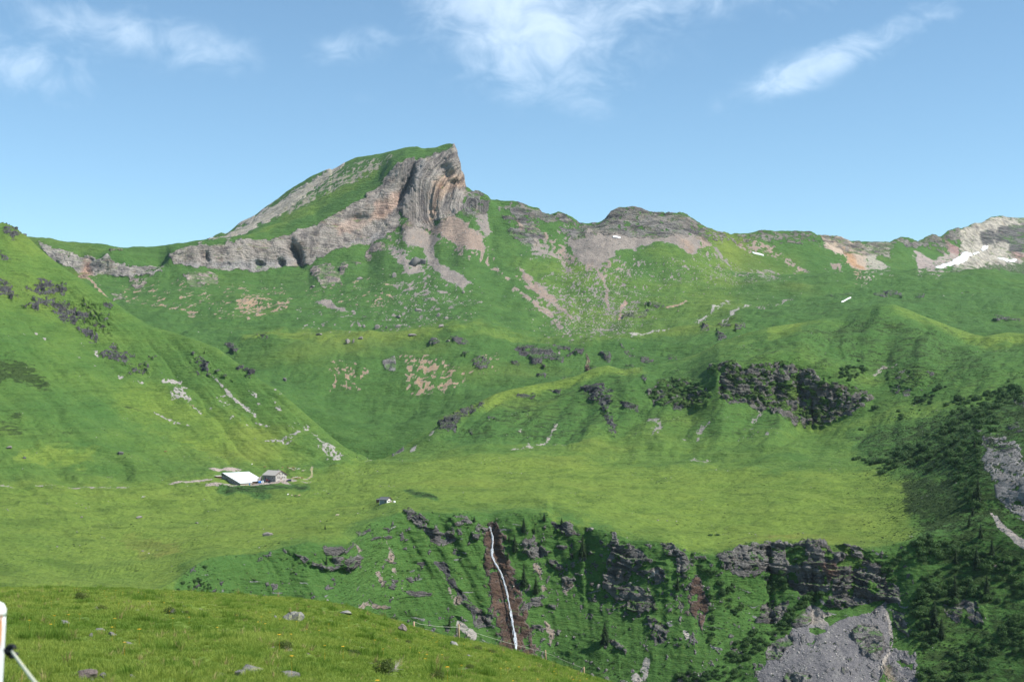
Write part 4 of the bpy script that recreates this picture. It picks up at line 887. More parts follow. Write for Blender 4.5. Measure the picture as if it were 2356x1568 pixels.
# ------------------------------------------------------------------ ground material
def ground_mat(name, k, rock_k, bump):
    m = bpy.data.materials.new(name); m.use_nodes = True
    t = NT(m.node_tree)
    pos = t.n('ShaderNodeNewGeometry').outputs['Position']
    bare, brush, dry, rel = t.attr('bare'), t.attr('brush'), t.attr('dry'), t.attr('relief')
    tint = t.attr('tint', 'Color')
    n0 = t.noise(pos, .012 * k, 3, .5); n1 = t.noise(pos, .06 * k, 5, .62); n2 = t.noise(pos, .5 * k, 8, .80)
    flat = t.v('MULTIPLY', pos, (.5, .5, 2.2))
    n3 = t.noise(flat, .42 * k, 4, .6)
    # grass: yellow-green pasture, cool green steep grass, brown-olive heath; tussocks and cattle terraces
    terr = t.noise(t.v('MULTIPLY', pos, (.10, .10, 1.0)), .55 * k, 4, .6, .3)
    n4 = t.noise(pos, 1.1 * k, 5, .8)
    lush = t.mix(n1, (.044, .116, .026), (.088, .176, .040))
    past = t.mix(n1, (.116, .196, .030), (.190, .256, .046))
    gcol = t.mix(t.step(t.m('ADD', dry, t.m('ADD', t.m('MULTIPLY', t.m('SUBTRACT', n0, .5), 1.9), t.m('MULTIPLY', t.m('SUBTRACT', n1, .5), .9))), -.7, .95), lush, past)
    gcol = t.mix(t.step(t.m('ADD', dry, t.m('MULTIPLY', t.m('SUBTRACT', n1, .5), 1.0)), 1.15, 1.9), gcol, (.215, .175, .05))
    gcol = t.mix(t.m('MULTIPLY', t.step(n2, .48, .62), .50), gcol, (.036, .082, .012))
    gcol = t.mix(t.m('MULTIPLY', t.step(terr, .50, .64), .34), gcol, (.036, .075, .012))
    gcol = t.mix(t.m('MULTIPLY', t.step(n4, .56, .68), .55), gcol, (.020, .045, .008))
    gcol = t.mix(t.m('MULTIPLY', t.step(n4, .44, .34), .45), gcol, (.185, .215, .060))
    gcol = t.mix(t.m('MULTIPLY', t.step(n0, .56, .72), .26), gcol, (.185, .20, .040))
    bs = t.m('ADD', brush, t.m('ADD', t.m('MULTIPLY', t.m('SUBTRACT', n3, .5), 1.9), t.m('MULTIPLY', t.m('SUBTRACT', n1, .5), .9)))
    bm = t.m('MULTIPLY', t.step(bs, .38, .72), t.step(brush, .02, .25))
    gcol = t.mix(t.m('MULTIPLY', bm, .85), gcol, t.mix(n2, (.022, .045, .012), (.040, .062, .018)))
    # rock: beds, cracks, pale and rusty streaks
    sp = t.n('ShaderNodeSeparateXYZ'); t.set(sp.inputs[0], pos)
    cb = t.n('ShaderNodeCombineXYZ'); t.set(cb.inputs[0], t.m('MULTIPLY', sp.outputs[0], .16)); t.set(cb.inputs[1], t.m('MULTIPLY', sp.outputs[1], .16)); t.set(cb.inputs[2], t.attr('bed'))
    lay = cb.outputs[0]
    r1 = t.noise(lay, .30 * rock_k, 6, .68, .6); r2 = t.noise(pos, .09 * rock_k, 5, .6); r3 = t.noise(pos, .9 * rock_k, 4, .65)
    r4 = t.noise(t.v('MULTIPLY', pos, (1.0, 1.0, .14)), .16 * rock_k, 6, .68, .4)
    rr = t.n('ShaderNodeMix', data_type='FLOAT'); t.set(rr.inputs[0], t.attr('layer')); t.set(rr.inputs[2], t.m('MULTIPLY_ADD', r4, .8, .12)); t.set(rr.inputs[3], r1)
    rk = t.mix(t.step(rr.outputs[0], .36, .62), t.mix(1.0, tint, (.34, .33, .36), 'MULTIPLY'), t.mix(1.0, tint, (1.50, 1.47, 1.42), 'MULTIPLY'))
    rk = t.mix(t.m('MULTIPLY', t.step(r2, .52, .70), .40), rk, t.mix(1.0, tint, (1.25, .98, .80), 'MULTIPLY'))
    rk = t.mix(t.m('MULTIPLY', t.step(r3, .55, .72), .45), rk, t.mix(1.0, tint, (.55, .55, .58), 'MULTIPLY'))
    sc = t.mix(t.step(r3, .32, .68), t.mix(1.0, tint, (.87, .86, .86), 'MULTIPLY'), t.mix(1.0, tint, (1.10, 1.09, 1.08), 'MULTIPLY'))
    sc = t.mix(t.m('MULTIPLY', t.step(r2, .46, .66), .5), sc, t.mix(1.0, tint, (.78, .77, .78), 'MULTIPLY'))
    bcol = t.mix(t.step(rel, .4, 1.8), sc, rk)
    # turf clings to the ledges of rock
    nz = t.n('ShaderNodeSeparateXYZ'); t.set(nz.inputs[0], t.n('ShaderNodeNewGeometry').outputs['Normal'])
    ledge = t.m('MULTIPLY', t.step(t.m('ADD', nz.outputs[2], t.m('MULTIPLY', t.m('SUBTRACT', r2, .5), 1.0)), .80, .98), t.step(rel, .8, 2.0))
    msk = t.m('ADD', bare, t.m('MULTIPLY', t.m('SUBTRACT', t.m('ADD', t.m('MULTIPLY', n2, .6), t.m('MULTIPLY', r3, .4)), .5), t.m('MULTIPLY', t.m('SUBTRACT', 1.12, bare), 2.6)))
    msk = t.m('MULTIPLY', t.step(msk, .40, .58), t.m('SUBTRACT', 1.0, t.m('MULTIPLY', ledge, .8)))
    msk = t.m('MULTIPLY', msk, t.step(bare, .02, .15))
    col = t.mix(msk, gcol, bcol)
    rough = t.m('MULTIPLY_ADD', msk, -.05, .95)
    bmp = t.n('ShaderNodeBump')
    bmp.inputs['Strength'].default_value = .85
    bmp.inputs['Distance'].default_value = bump
    hg = t.m('ADD', t.m('MULTIPLY', n3, .8), t.m('MULTIPLY', n2, .5))
    hr = t.m('ADD', t.m('MULTIPLY', r1, 2.2), t.m('MULTIPLY', r3, 1.0))
    hm = t.n('ShaderNodeMix', data_type='FLOAT'); t.set(hm.inputs[0], t.m('MULTIPLY', msk, t.step(rel, .1, 1.5))); t.set(hm.inputs[2], hg); t.set(hm.inputs[3], hr)
    t.set(bmp.inputs['Height'], hm.outputs[0])
    bs_ = t.n('ShaderNodeBsdfPrincipled', inp={'Base Color': col, 'Roughness': rough, 'Normal': bmp.outputs[0]})
    bs_.inputs['Specular IOR Level'].default_value = .15
    t.set(t.n('ShaderNodeOutputMaterial').inputs[0], bs_.outputs[0])
    return m


M_NEAR = ground_mat('turf_and_soil', 8.0, 8.0, .05)
M_MID = ground_mat('pasture_and_rock', .5, 1.0, 4.5)
M_FAR = ground_mat('mountain_grass_and_rock', .28, .40, 9.0)

tq2 = (S2.TT[:-1, :-1] + S2.TT[1:, 1:]) / 2; xq2 = S2.bx[:-1, :-1]
tq3 = (S3.TT[:-1, :-1] + S3.TT[1:, 1:]) / 2; xq3 = S3.bx[:-1, :-1]
bld('meadow', S1, None, M_NEAR)
left = (tq2 > 5) & (xq2 < 880); right = (tq2 > 5) & (xq2 >= 880)
bld('gorge_cliff', S2, tq2 < 3, M_MID)
bld('pasture', S2, (tq2 > 3) & (tq2 < 5), M_MID)
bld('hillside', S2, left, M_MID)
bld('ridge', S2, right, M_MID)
bld('valley_slope', S3, tq3 < 4, M_FAR)
bld('mountain', S3, (tq3 > 4) & (xq3 < 1640), M_FAR)
bld('far_ridge', S3, (tq3 > 4) & (xq3 >= 1640), M_FAR)
# ------------------------------------------------------------------ building blocks
rnd = random.Random(11)


def mat(name, col, rough=.8, noise=0.0, scale=3.0, metal=0.0, col2=None, bump=0.0, spec=.3, lo=.35, hi=.65, stretch=None):
    m = bpy.data.materials.new(name); m.use_nodes = True
    t = NT(m.node_tree)
    pos = t.n('ShaderNodeTexCoord').outputs['Object']
    if stretch: pos = t.v('MULTIPLY', pos, stretch)
    n = t.noise(pos, scale, 5, .6)
    a = tuple(c * (1 - noise) for c in col); b = tuple(min(1, c * (1 + noise)) for c in col)
    c = t.mix(n, a, b)
    if col2: c = t.mix(t.step(t.noise(pos, scale * .6, 4, .65), lo, hi), c, col2)
    bs = t.n('ShaderNodeBsdfPrincipled', inp={'Base Color': c, 'Roughness': rough, 'Metallic': metal})
    bs.inputs['Specular IOR Level'].default_value = spec
    if bump:
        bp = t.n('ShaderNodeBump', inp={'Strength': .8, 'Distance': bump, 'Height': n}); t.set(bs.inputs['Normal'], bp.outputs[0])
    t.set(t.n('ShaderNodeOutputMaterial').inputs[0], bs.outputs[0])
    return m


def leafmat(name, c1, c2, trans=.3, rnd_attr=None, rough=.6):
    m = bpy.data.materials.new(name); m.use_nodes = True
    t = NT(m.node_tree)
    if rnd_attr:
        at = t.n('ShaderNodeAttribute', attribute_name=rnd_attr, attribute_type='INSTANCER').outputs['Fac']
    else:
        at = t.n('ShaderNodeObjectInfo').outputs['Random']
    f = t.m('ADD', t.m('MULTIPLY', at, .65), t.m('MULTIPLY', t.n('ShaderNodeNewGeometry').outputs['Random Per Island'], .35))
    c = t.mix(f, c1, c2)
    d = t.n('ShaderNodeBsdfPrincipled', inp={'Base Color': c, 'Roughness': rough}); d.inputs['Specular IOR Level'].default_value = .2
    tr = t.n('ShaderNodeBsdfTranslucent', inp={'Color': c})
    mx = t.n('ShaderNodeMixShader', inp={0: trans, 1: d.outputs[0], 2: tr.outputs[0]})
    t.set(t.n('ShaderNodeOutputMaterial').inputs[0], mx.outputs[0])
    return m


class MB:
    def __init__(s): s.v, s.f = [], []
    def add(s, vs, fs):
        k = len(s.v); s.v += [tuple(p) for p in vs]; s.f += [tuple(i + k for i in f) for f in fs]; return s
    def quad(s, *p): return s.add(p, [tuple(range(len(p)))])
    def box(s, x0, x1, y0, y1, z0, z1):
        return s.add([(x0, y0, z0), (x1, y0, z0), (x1, y1, z0), (x0, y1, z0), (x0, y0, z1), (x1, y0, z1), (x1, y1, z1), (x0, y1, z1)],
                     [(0, 3, 2, 1), (4, 5, 6, 7), (0, 1, 5, 4), (1, 2, 6, 5), (2, 3, 7, 6), (3, 0, 4, 7)])
    def hexa(s, p8): return s.add(p8, [(0, 3, 2, 1), (4, 5, 6, 7), (0, 1, 5, 4), (1, 2, 6, 5), (2, 3, 7, 6), (3, 0, 4, 7)])
    def prism(s, prof, axis, a, b):
        """closed profile of 2-d points swept along an axis from a to b"""
        n = len(prof)
        def P(q, w): return {'x': (w, q[0], q[1]), 'y': (q[0], w, q[1]), 'z': (q[0], q[1], w)}[axis]
        vs = [P(q, a) for q in prof] + [P(q, b) for q in prof]
        return s.add(vs, [tuple(range(n))[::-1], tuple(range(n, 2 * n))] + [(i, (i + 1) % n, n + (i + 1) % n, n + i) for i in range(n)])
    def tube(s, pts, rad, n=8):
        pts = [Vector(p) for p in pts]
        rad = rad if isinstance(rad, (list, tuple)) else [rad] * len(pts)
        k = len(s.v)
        for i, p in enumerate(pts):
            t = (pts[min(i + 1, len(pts) - 1)] - pts[max(i - 1, 0)]).normalized()
            u = t.orthogonal().normalized() if abs(t.z) < .9 else (Vector((1, 0, 0)) - t * t.x).normalized()
            w = t.cross(u)
            for j in range(n):
                a = 2 * math.pi * j / n
                s.v.append(tuple(p + (u * math.cos(a) + w * math.sin(a)) * rad[i]))
        for i in range(len(pts) - 1):
            for j in range(n):
                s.f.append((k + i * n + j, k + i * n + (j + 1) % n, k + (i + 1) * n + (j + 1) % n, k + (i + 1) * n + j))
        s.f.append(tuple(k + j for j in range(n))[::-1]); s.f.append(tuple(k + (len(pts) - 1) * n + j for j in range(n)))
        return s
    def mesh(s, name, m, smooth=False):
        me = bpy.data.meshes.new(name); me.from_pydata(s.v, [], s.f); me.update()
        me.materials.append(m)
        if smooth: me.polygons.foreach_set('use_smooth', [True] * len(me.polygons))
        return me
    def build(s, name, m, parent=None, smooth=False): return link(name, s.mesh(name, m, smooth), parent)


def link(name, me, parent=None):
    o = bpy.data.objects.new(name, me); scene.collection.objects.link(o)
    if parent: o.parent = parent
    return o


def tag(o, label, cat, group=None):
    o['label'] = label; o['category'] = cat
    if group: o['group'] = group
    return o


def thing(name, label, cat, loc=(0, 0, 0), rz=0, group=None):
    o = link(name, None); o.location = loc; o.rotation_euler = (0, 0, rz)
    return tag(o, label, cat, group)


def copy_tree(o, loc, rz, label=None, group=None, scale=None):
    r = o.copy(); scene.collection.objects.link(r)
    r.location = loc; r.rotation_euler = (0, 0, rz)
    if label: r['label'] = label
    if group: r['group'] = group
    if scale is not None: r.scale = scale
    for ch in list(o.children):
        c = ch.copy(); scene.collection.objects.link(c); c.parent = r
    return r


m_per = lambda p: p.y / FPX              # metres per survey unit at a ground point

# ------------------------------------------------------------------ air
hz = MB().box(-4200, 4200, -260, 5600, -300, 745)
m = bpy.data.materials.new('air'); m.use_nodes = True
t = NT(m.node_tree)
vol = t.n('ShaderNodeVolumePrincipled')
vol.inputs['Color'].default_value = (.66, .84, 1, 1); vol.inputs['Density'].default_value = 1.5e-5; vol.inputs['Anisotropy'].default_value = .1
t.set(t.n('ShaderNodeOutputMaterial').inputs['Volume'], vol.outputs[0])
o = hz.build('haze', m); o['kind'] = 'stuff'

# ------------------------------------------------------------------ waterfall
WF = [(1126, 1209, 3), (1128, 1216, 3.2), (1132, 1226, 3.5), (1134, 1240, 3.5), (1132.5, 1258, 4), (1131.5, 1272, 4.5), (1135, 1287, 4.5), (1143, 1300, 4.5), (1151, 1313, 4.0), (1157, 1328, 3.8),
      (1163, 1350, 3.6), (1168, 1372, 3.6), (1173, 1396, 4.0), (1177, 1420, 4.5), (1182, 1446, 5), (1186, 1474, 5.5), (1187, 1500, 6), (1188, 1530, 6.5)]
wpts = []
for (x, y, w) in WF:
    p = S2.find(x, y); wpts.append((p, w * m_per(p)))
for k in range(1, len(wpts)):
    if wpts[k][0].y > wpts[k - 1][0].y + .5: wpts[k] = (Vector((wpts[k][0].x * (wpts[k - 1][0].y / wpts[k][0].y), wpts[k - 1][0].y, wpts[k][0].z * (wpts[k - 1][0].y / wpts[k][0].y))), wpts[k][1])
NS = 160
tt = np.linspace(0, len(wpts) - 1, NS)
pa = np.array([[*p, w] for p, w in wpts])
mid = np.stack([gsmooth(np.interp(tt, range(len(wpts)), pa[:, k]), 3) for k in range(4)], 1)
b = MB()
for sidx in range(11):
    off = (sidx - 5) / 5.0
    ph = sidx * 3.7
    wig = pnoise(tt * 1.3 + ph, tt * 0 + sidx, tt * 0) * .35
    hw = (.08 + .13 * np.abs(pnoise(tt * 2.0 + ph, tt * 0 + 5, tt * 0))) * mid[:, 3]
    gap = pnoise(tt * 1.6 + ph, tt * 0 + 9.5, tt * 0) + (.25 if abs(off) < .5 else -.12)
    k0 = len(b.v)
    for i in range(NS):
        cx_ = mid[i, 0] + (off * .75 + wig[i]) * mid[i, 3] * .8
        yy = mid[i, 1] - 1.6 - .25 * (sidx % 3) - .5 * math.cos(off * 1.4)
        for q in (-1, 0, 1):
            b.v.append((cx_ + q * hw[i], yy + .28 * abs(q), mid[i, 2]))
    for i in range(NS - 1):
        if gap[i] < .05: continue
        a = k0 + i * 3
        b.f += [(a, a + 1, a + 4, a + 3), (a + 1, a + 2, a + 5, a + 4)]
M_FOAM = mat('foam', (.74, .78, .82), .5, .12, 1.2, bump=.2)
wf = b.build('waterfall', M_FOAM, smooth=True)
wf['kind'] = 'structure'; wf['label'] = 'thin white waterfall running down the brown rock of the gorge'

# ------------------------------------------------------------------ snow
def snow(poly, label, h, sheet=S3, thr=-.6):
    d, msk = sheet.sdf(poly, 3)
    D = np.full((sheet.nr, sheet.nc), -9.0); D[msk] = d
    D = D + sheet._en * 1.2
    D[sheet.TT < 3.1] = -9
    qm = np.minimum.reduce([D[:-1, :-1], D[1:, :-1], D[1:, 1:], D[:-1, 1:]]) > thr
    idx = np.arange(sheet.nr * sheet.nc).reshape(sheet.nr, sheet.nc)
    q = np.stack([idx[:-1, :-1], idx[:-1, 1:], idx[1:, 1:], idx[1:, :-1]], -1)[qm]
    # keep the largest connected piece
    lab = np.where(qm.ravel(), np.arange(qm.size), -1).reshape(qm.shape)
    for _ in range(400):
        nl = lab.copy()
        for sh_ in ((0, 1), (0, -1), (1, 0), (-1, 0)):
            r_ = np.roll(lab, sh_, (0, 1)); nl = np.where(qm & (r_ > nl), r_, nl)
        if (nl == lab).all(): break
        lab = nl
    ids, cnt = np.unique(lab[qm], return_counts=True)
    q = np.stack([idx[:-1, :-1], idx[:-1, 1:], idx[1:, 1:], idx[1:, :-1]], -1)[lab == ids[cnt.argmax()]]
    used = np.unique(q); rm = {int(u): i for i, u in enumerate(used)}
    lift = np.clip((D.reshape(-1)[used] + .9) / 2.5, -.4, 1) * h
    P = sheet.P.reshape(-1, 3)[used] + sheet.N.reshape(-1, 3)[used] * lift[:, None]
    bb = MB(); bb.v = [tuple(map(float, p)) for p in P]; bb.f = [tuple(rm[int(i)] for i in f) for f in q]
    tag(bb.build('snow_patch', M_SNOW, smooth=True), label, 'snow', 'old snow patches on the far mountains')


M_SNOW = mat('old_snow', (.70, .72, .75), .8, .12, .12, col2=(.60, .59, .58), lo=.5, hi=.65, bump=1.0)
S3.edge_noise()
for poly, lab in (([(1408, 546), (1422, 545), (1430, 549), (1424, 554), (1410, 552)], 'small round snow patch in the grey scree under the middle crag'),
                  ([(2153, 619), (2185, 607), (2200, 590), (2215, 583), (2233, 582), (2236, 588), (2220, 594), (2205, 606), (2186, 614), (2165, 620)], 'largest snow tongue running down beside the pale summit'),
                  ([(2237, 584), (2250, 581), (2252, 584), (2240, 587)], 'tiny snow spot linking the big tongue with the gully snow'),
                  ([(2253, 577), (2258, 567), (2274, 564), (2270, 571), (2257, 579)], 'snow wedge under the dark crag of the pale summit'),
                  ([(2292, 597), (2305, 593), (2338, 593), (2340, 598), (2320, 601), (2300, 601)], 'flat snow band at the foot of the pale summit')):
    snow(poly, lab, 3.0, thr=-2.4 if 'largest' in lab else (-.5 if 'streak' in lab else -.9))

def snow_streak(a, b_, w, label):
    bb = MB(); n = 14
    for i in range(n):
        f = i / (n - 1); x = a[0] + (b_[0] - a[0]) * f; y = a[1] + (b_[1] - a[1]) * f + .5 * math.sin(f * 7)
        hw = w * (math.sin(math.pi * (.06 + .88 * f)) ** .6) * rnd.uniform(.8, 1.15)
        for q, lift in ((-1, -.3), (-.5, 1.4), (0, 2.0), (.5, 1.4), (1, -.3)):
            p = S3.find(x, y + q * hw); bb.v.append((p.x, p.y - .6, p.z + lift))
    for i in range(n - 1):
        for q in range(4): bb.f.append((i * 5 + q, i * 5 + q + 1, i * 5 + q + 6, i * 5 + q + 5))
    tag(bb.build('snow_patch', M_SNOW, smooth=True), label, 'snow', 'old snow patches on the far mountains')


snow_streak((1731, 580.5), (1757, 587.5), 1.4, 'thin streak of snow at the foot of a rusty slope')
snow_streak((1936, 695), (1958, 684.5), 1.3, 'short white snow streak low on the green bench below a dark rock')

# ------------------------------------------------------------------ trees
M_SPR = leafmat('spruce_needles', (.012, .030, .010), (.030, .058, .018), .12)
M_BARK = mat('bark', (.10, .075, .055), .9, .4, 8, bump=.02)
M_ALD = leafmat('alder_leaves', (.030, .080, .020), (.078, .150, .040), .35)


def spruce_mesh(seed, slim):
    r = random.Random(seed); b = MB()
    nl = 26
    for k in range(nl):
        u = k / (nl - 1)
        z = .05 + .93 * u ** .92
        rad = (.21 * (1 - u) ** .80 + .010) * slim * r.uniform(.82, 1.12)
        nb = 10 if u < .6 else 7
        a0 = r.uniform(0, 6.28)
        for j in range(nb):
            a = a0 + 6.283 * j / nb + r.uniform(-.25, .25)
            L = rad * r.uniform(.65, 1.18)
            if r.random() < .07: continue
            ca, sa = math.cos(a), math.sin(a)
            wd = L * .34 + .006
            drop = L * r.uniform(.35, .6)
            pts = []
            for q, (f, ww) in enumerate(((0.05, .25), (.45, 1.0), (.8, .75), (1.0, .05))):
                zz = z + .012 - drop * f ** 1.5 + (.012 if f == 1 else 0)
                for sgn in (-1, 1):
                    pts.append((ca * L * f - sa * wd * ww * .5 * sgn, sa * L * f + ca * wd * ww * .5 * sgn, zz - .012 * ww))
            b.add(pts, [(0, 1, 3, 2), (2, 3, 5, 4), (4, 5, 7, 6)])
            # hanging twigs
            for f in (.4, .7, .92):
                x, y = ca * L * f, sa * L * f; zz = z - drop * f ** 1.5
                h = .035 * r.uniform(.6, 1.3) * (1 - u * .5)
                b.add([(x - sa * wd * .4, y + ca * wd * .4, zz), (x + sa * wd * .4, y - ca * wd * .4, zz), (x + ca * .01, y + sa * .01, zz - h)], [(0, 1, 2)])
    crown = b.mesh('crown', M_SPR)
    tr = MB().tube([(0, 0, -.06), (0, 0, .25), (0, 0, .98)], [.018, .013, .002], 7)
    for k in range(8):
        a = r.uniform(0, 6.28); z = r.uniform(.03, .25)
        tr.tube([(0, 0, z), (math.cos(a) * .07, math.sin(a) * .07, z - .015)], [.004, .0015], 4)
    return crown, tr.mesh('trunk', M_BARK, True)


SPR = [spruce_mesh(3, 1.0), spruce_mesh(8, .85), spruce_mesh(21, 1.12), spruce_mesh(33, .72)]


def spruce(x, yt, yb, label, sheet=S2, kind=0, wide=1.0, rz=0.0):
    p = sheet.find(x, yb - 1)
    h = max((yb - yt) * m_per(p), 2.0)
    o = thing('spruce_tree', label, 'tree', p, rnd.uniform(0, 6.28), 'spruces on the gorge and right slope')
    for nm, me in zip(('crown', 'trunk'), SPR[kind]): link(nm, me, o)
    o.scale = (h * wide, h * wide, h)
    return o


for a in ((1340, 1228, 1280, 'tall broad spruce alone in the green gully right of the fall', 0, 1.15), (1205, 1190, 1224, 'largest spruce of the group at the gorge rim right of the fall', 2, 1.0),
          (1252, 1178, 1198, 'small round spruce standing on the gorge rim against the pasture', 2, 1.2), (1229, 1207, 1228, 'slim spruce just below the rim group', 1, 1.0),
          (1184, 1229, 1267, 'spruce closest to the upper waterfall on its right', 0, 1.0), (1205, 1296, 1350, 'tall narrow spruce halfway down right of the waterfall', 1, 1.0),
          (1233, 1321, 1366, 'lower spruce of the pair halfway down the gorge', 1, 1.1), (1392, 1428, 1480, 'broad dark spruce low in the gorge, far below the rim', 2, 1.25),
          (1559, 1322, 1357, 'spruce beside the brown gully in the gorge', 1, 1.1), (1318, 1268, 1285, 'small spruce under the pale rock left of the tall spruce', 1, 1.1),
          (748, 1206, 1218, 'tiny spruce at the upper left end of the gorge rim', 2, 1.0), (1091, 1186, 1200, 'bushy spruce above the waterfall lip', 2, 1.3), (751, 1272, 1299, 'very thin spruce between the two left rock ledges', 3, .8),
          (1034, 1416, 1443, 'spruce at the left edge of the dark rock gully', 1, 1.0), (1171, 1226, 1247, 'dark spruce hugging the right side of the upper fall', 1, 1.0), (1168, 1266, 1287, 'spruce on the right bank of the fall, middle height', 1, 1.1),
          (2230, 1184, 1210, 'spruce at the upper edge of the alder thicket', 0, 1.1), (2256, 1204, 1236, 'spruce near the scree edge above the alder thicket', 0, 1.1), (2282, 1238, 1278, 'spruce closest to the pale scree strip on the right', 0, 1.1),
          (2247, 1256, 1308, 'tall spruce in the middle of the upper thicket', 2, 1.0), (2199, 1262, 1296, 'spruce left in the upper thicket beside a dark hollow', 1, 1.2), (2197, 1322, 1385, 'tallest spruce in the alder thicket on the right', 0, 1.1),
          (2150, 1380, 1440, 'big dark spruce left of the rock outcrop in the thicket', 0, 1.2), (2166, 1420, 1468, 'spruce in front of the big dark one, lowest of them', 1, 1.3), (2270, 1322, 1370, 'spruce right of the tallest one in the thicket', 2, 1.0),
          (2242, 1010, 1039, 'spruce at the top of the dark spur beside the grey gully', 1, 1.3), (2250, 1096, 1153, 'tall spruce on the spur edge against the grey gully', 1, 1.2), (2240, 1128, 1156, 'shorter spruce leaning on the spur edge', 2, 1.2),
          (2238, 1164, 1188, 'low spruce at the foot of the spur edge', 2, 1.2), (470, 806, 814, 'single tiny conifer on the left ridge line', 2, 1.2), (1184, 1256, 1271, 'low spruce under the one closest to the fall', 2, 1.2), (1292, 1190, 1206, 'dark little spruce right of the rim boulder', 2, 1.3)):
    spruce(a[0], a[1], a[2], a[3], kind=a[4], wide=a[5])


def bush_mesh(name, m, seed, n=420, leaf=.16, flat=.75, lobes=6):
    r = random.Random(seed); b = MB()
    ctr = [(r.uniform(-.5, .5), r.uniform(-.5, .5), r.uniform(.15, .5) * flat, r.uniform(.34, .6)) for _ in range(lobes)] + [(0, 0, .3 * flat, .62)]
    while len(b.f) < n:
        cx_, cy_, cz_, cr = r.choice(ctr)
        d = Vector((r.gauss(0, 1), r.gauss(0, 1), r.gauss(.25, 1))).normalized()
        p = Vector((cx_, cy_, cz_)) + Vector((d.x, d.y, d.z * flat)) * cr * r.uniform(.72, 1.05)
        if p.z < -.05: continue
        nrm = (d + Vector((r.uniform(-.7, .7), r.uniform(-.7, .7), r.uniform(-.3, .9)))).normalized()
        u = nrm.orthogonal().normalized(); w = nrm.cross(u)
        a = r.uniform(0, 6.28); u, w = u * math.cos(a) + w * math.sin(a), w * math.cos(a) - u * math.sin(a)
        s1 = leaf * r.uniform(.5, 1.1); s2 = s1 * r.uniform(.5, .9)
        b.quad(p - u * s1, p + w * s2 * .8, p + u * s1, p - w * s2)
    return b.mesh(name, m)


ALD = [bush_mesh('alder_shrub', M_ALD, 40 + k, 760, .105) for k in range(6)]


def inside(poly, x, y):
    c = False; n = len(poly)
    for i in range(n):
        ax, ay = poly[i]; bx, by = poly[(i + 1) % n]
        if (ay > y) != (by > y) and x < (bx - ax) * (y - ay) / (by - ay) + ax: c = not c
    return c


def scatter(poly, n, rmin=0):
    xs = [p[0] for p in poly]; ys = [p[1] for p in poly]
    out = []; tries = 0
    while len(out) < n and tries < n * 60:
        tries += 1
        x, y = rnd.uniform(min(xs), max(xs)), rnd.uniform(min(ys), max(ys))
        if not inside(poly, x, y): continue
        if rmin and any((x - a) ** 2 + (y - b_) ** 2 < rmin * rmin for a, b_ in out): continue
        out.append((x, y))
    return sorted(out, key=lambda q: q[1])


THICK = []


def alders(poly, n, w, label, group, rmin=6):
    THICK.append((poly, n, w))
    for (x, y) in scatter(poly, n, rmin):
        p = S2.find(x, y)
        if p.y < 300: continue
        s = rnd.uniform(*w) * m_per(p) / 1.7
        o = link('alder_shrub', rnd.choice(ALD)); o.location = p; o.rotation_euler = (0, 0, rnd.uniform(0, 6.28)); o.scale = (s, s, s * rnd.uniform(.95, 1.45))
        tag(o, label, 'shrub', group)


alders(C(1767, 795, (1640, 690), (2000, 590), (2170, 780), (1950, 800), (1940, 960), (2010, 1180), (1960, 1250), (1960, 1560), (1860, 1500), (1780, 1380), (1650, 1100), (1450, 1190), (1250, 1070), (1100, 990), (1350, 900)), 70, (15, 30),
       'dark green alder bush in the thicket covering the spur left of the grey gully', 'alders on the spur', 7)
alders(C(1767, 795, (780, 1060), (1000, 960), (1200, 1020), (1220, 1100), (1050, 1190), (920, 1130)), 14, (14, 24), 'dark green alder bush in the clump at the left tip of the spur thicket', 'alders at the thicket tip', 6)
alders(C(1767, 795, (1600, 560), (1750, 480), (1960, 420), (2200, 320), (2370, 420), (2370, 520), (2000, 590), (1700, 640)), 26, (14, 26), 'dark alder bush in the band along the upper right slope', 'alders along the upper right slope', 7)
alders(C(1767, 795, (1100, 640), (1280, 560), (1500, 380), (1650, 330), (1640, 420), (1500, 560), (1200, 690)), 12, (10, 18), 'alder bush beside the rocky gully right of the ridge cliff', 'alders right of the ridge cliff', 6)
alders(C(1178, 680, (2830, 800), (2990, 700), (3150, 640), (3220, 560), (3300, 620), (3200, 800), (3000, 860), (2850, 900)), 14, (10, 22), 'dark alder bush growing among the ridge cliff rocks', 'alders on the ridge cliff', 6)
alders(C(1178, 680, (840, 850), (930, 900), (900, 1100), (830, 1110), (780, 960)), 7, (7, 12), 'small alder bush in the dark gully below the ridge knoll', 'alders in the ridge gully', 5)
alders(C(1767, 1176, (1300, 310), (1500, 240), (1720, 270), (1850, 330), (2000, 400), (2200, 420), (2370, 420), (2370, 600), (2240, 560), (2000, 560), (1780, 480), (1560, 430), (1400, 480)), 34, (16, 32),
       'alder bush in the upper part of the dark thicket at lower right', 'alders of the upper thicket', 8)
alders(C(1767, 1176, (1450, 560), (1780, 500), (1950, 640), (2240, 620), (2370, 700), (2370, 960), (2220, 900), (1950, 800), (1680, 860), (1420, 1020), (1280, 920)), 34, (16, 34), 'alder bush in the middle of the dark thicket at lower right', 'alders of the middle thicket', 8)
alders(C(1767, 1176, (1300, 1060), (1420, 1020), (1560, 1120), (1560, 1230), (1430, 1250), (1360, 1180)), 9, (16, 30), 'alder bush beside the right edge of the grey fan', 'alders beside the fan', 8)
alders(C(1767, 1176, (1700, 1260), (1900, 1200), (2060, 1130), (2040, 1300), (2200, 940), (2370, 1000), (2370, 1300), (2150, 1320), (2000, 1400), (2060, 1568), (1600, 1568), (1380, 1568), (1390, 1470), (1640, 1440)), 36, (16, 34),
       'alder bush in the lowest right part of the thicket', 'alders of the lowest thicket', 8)
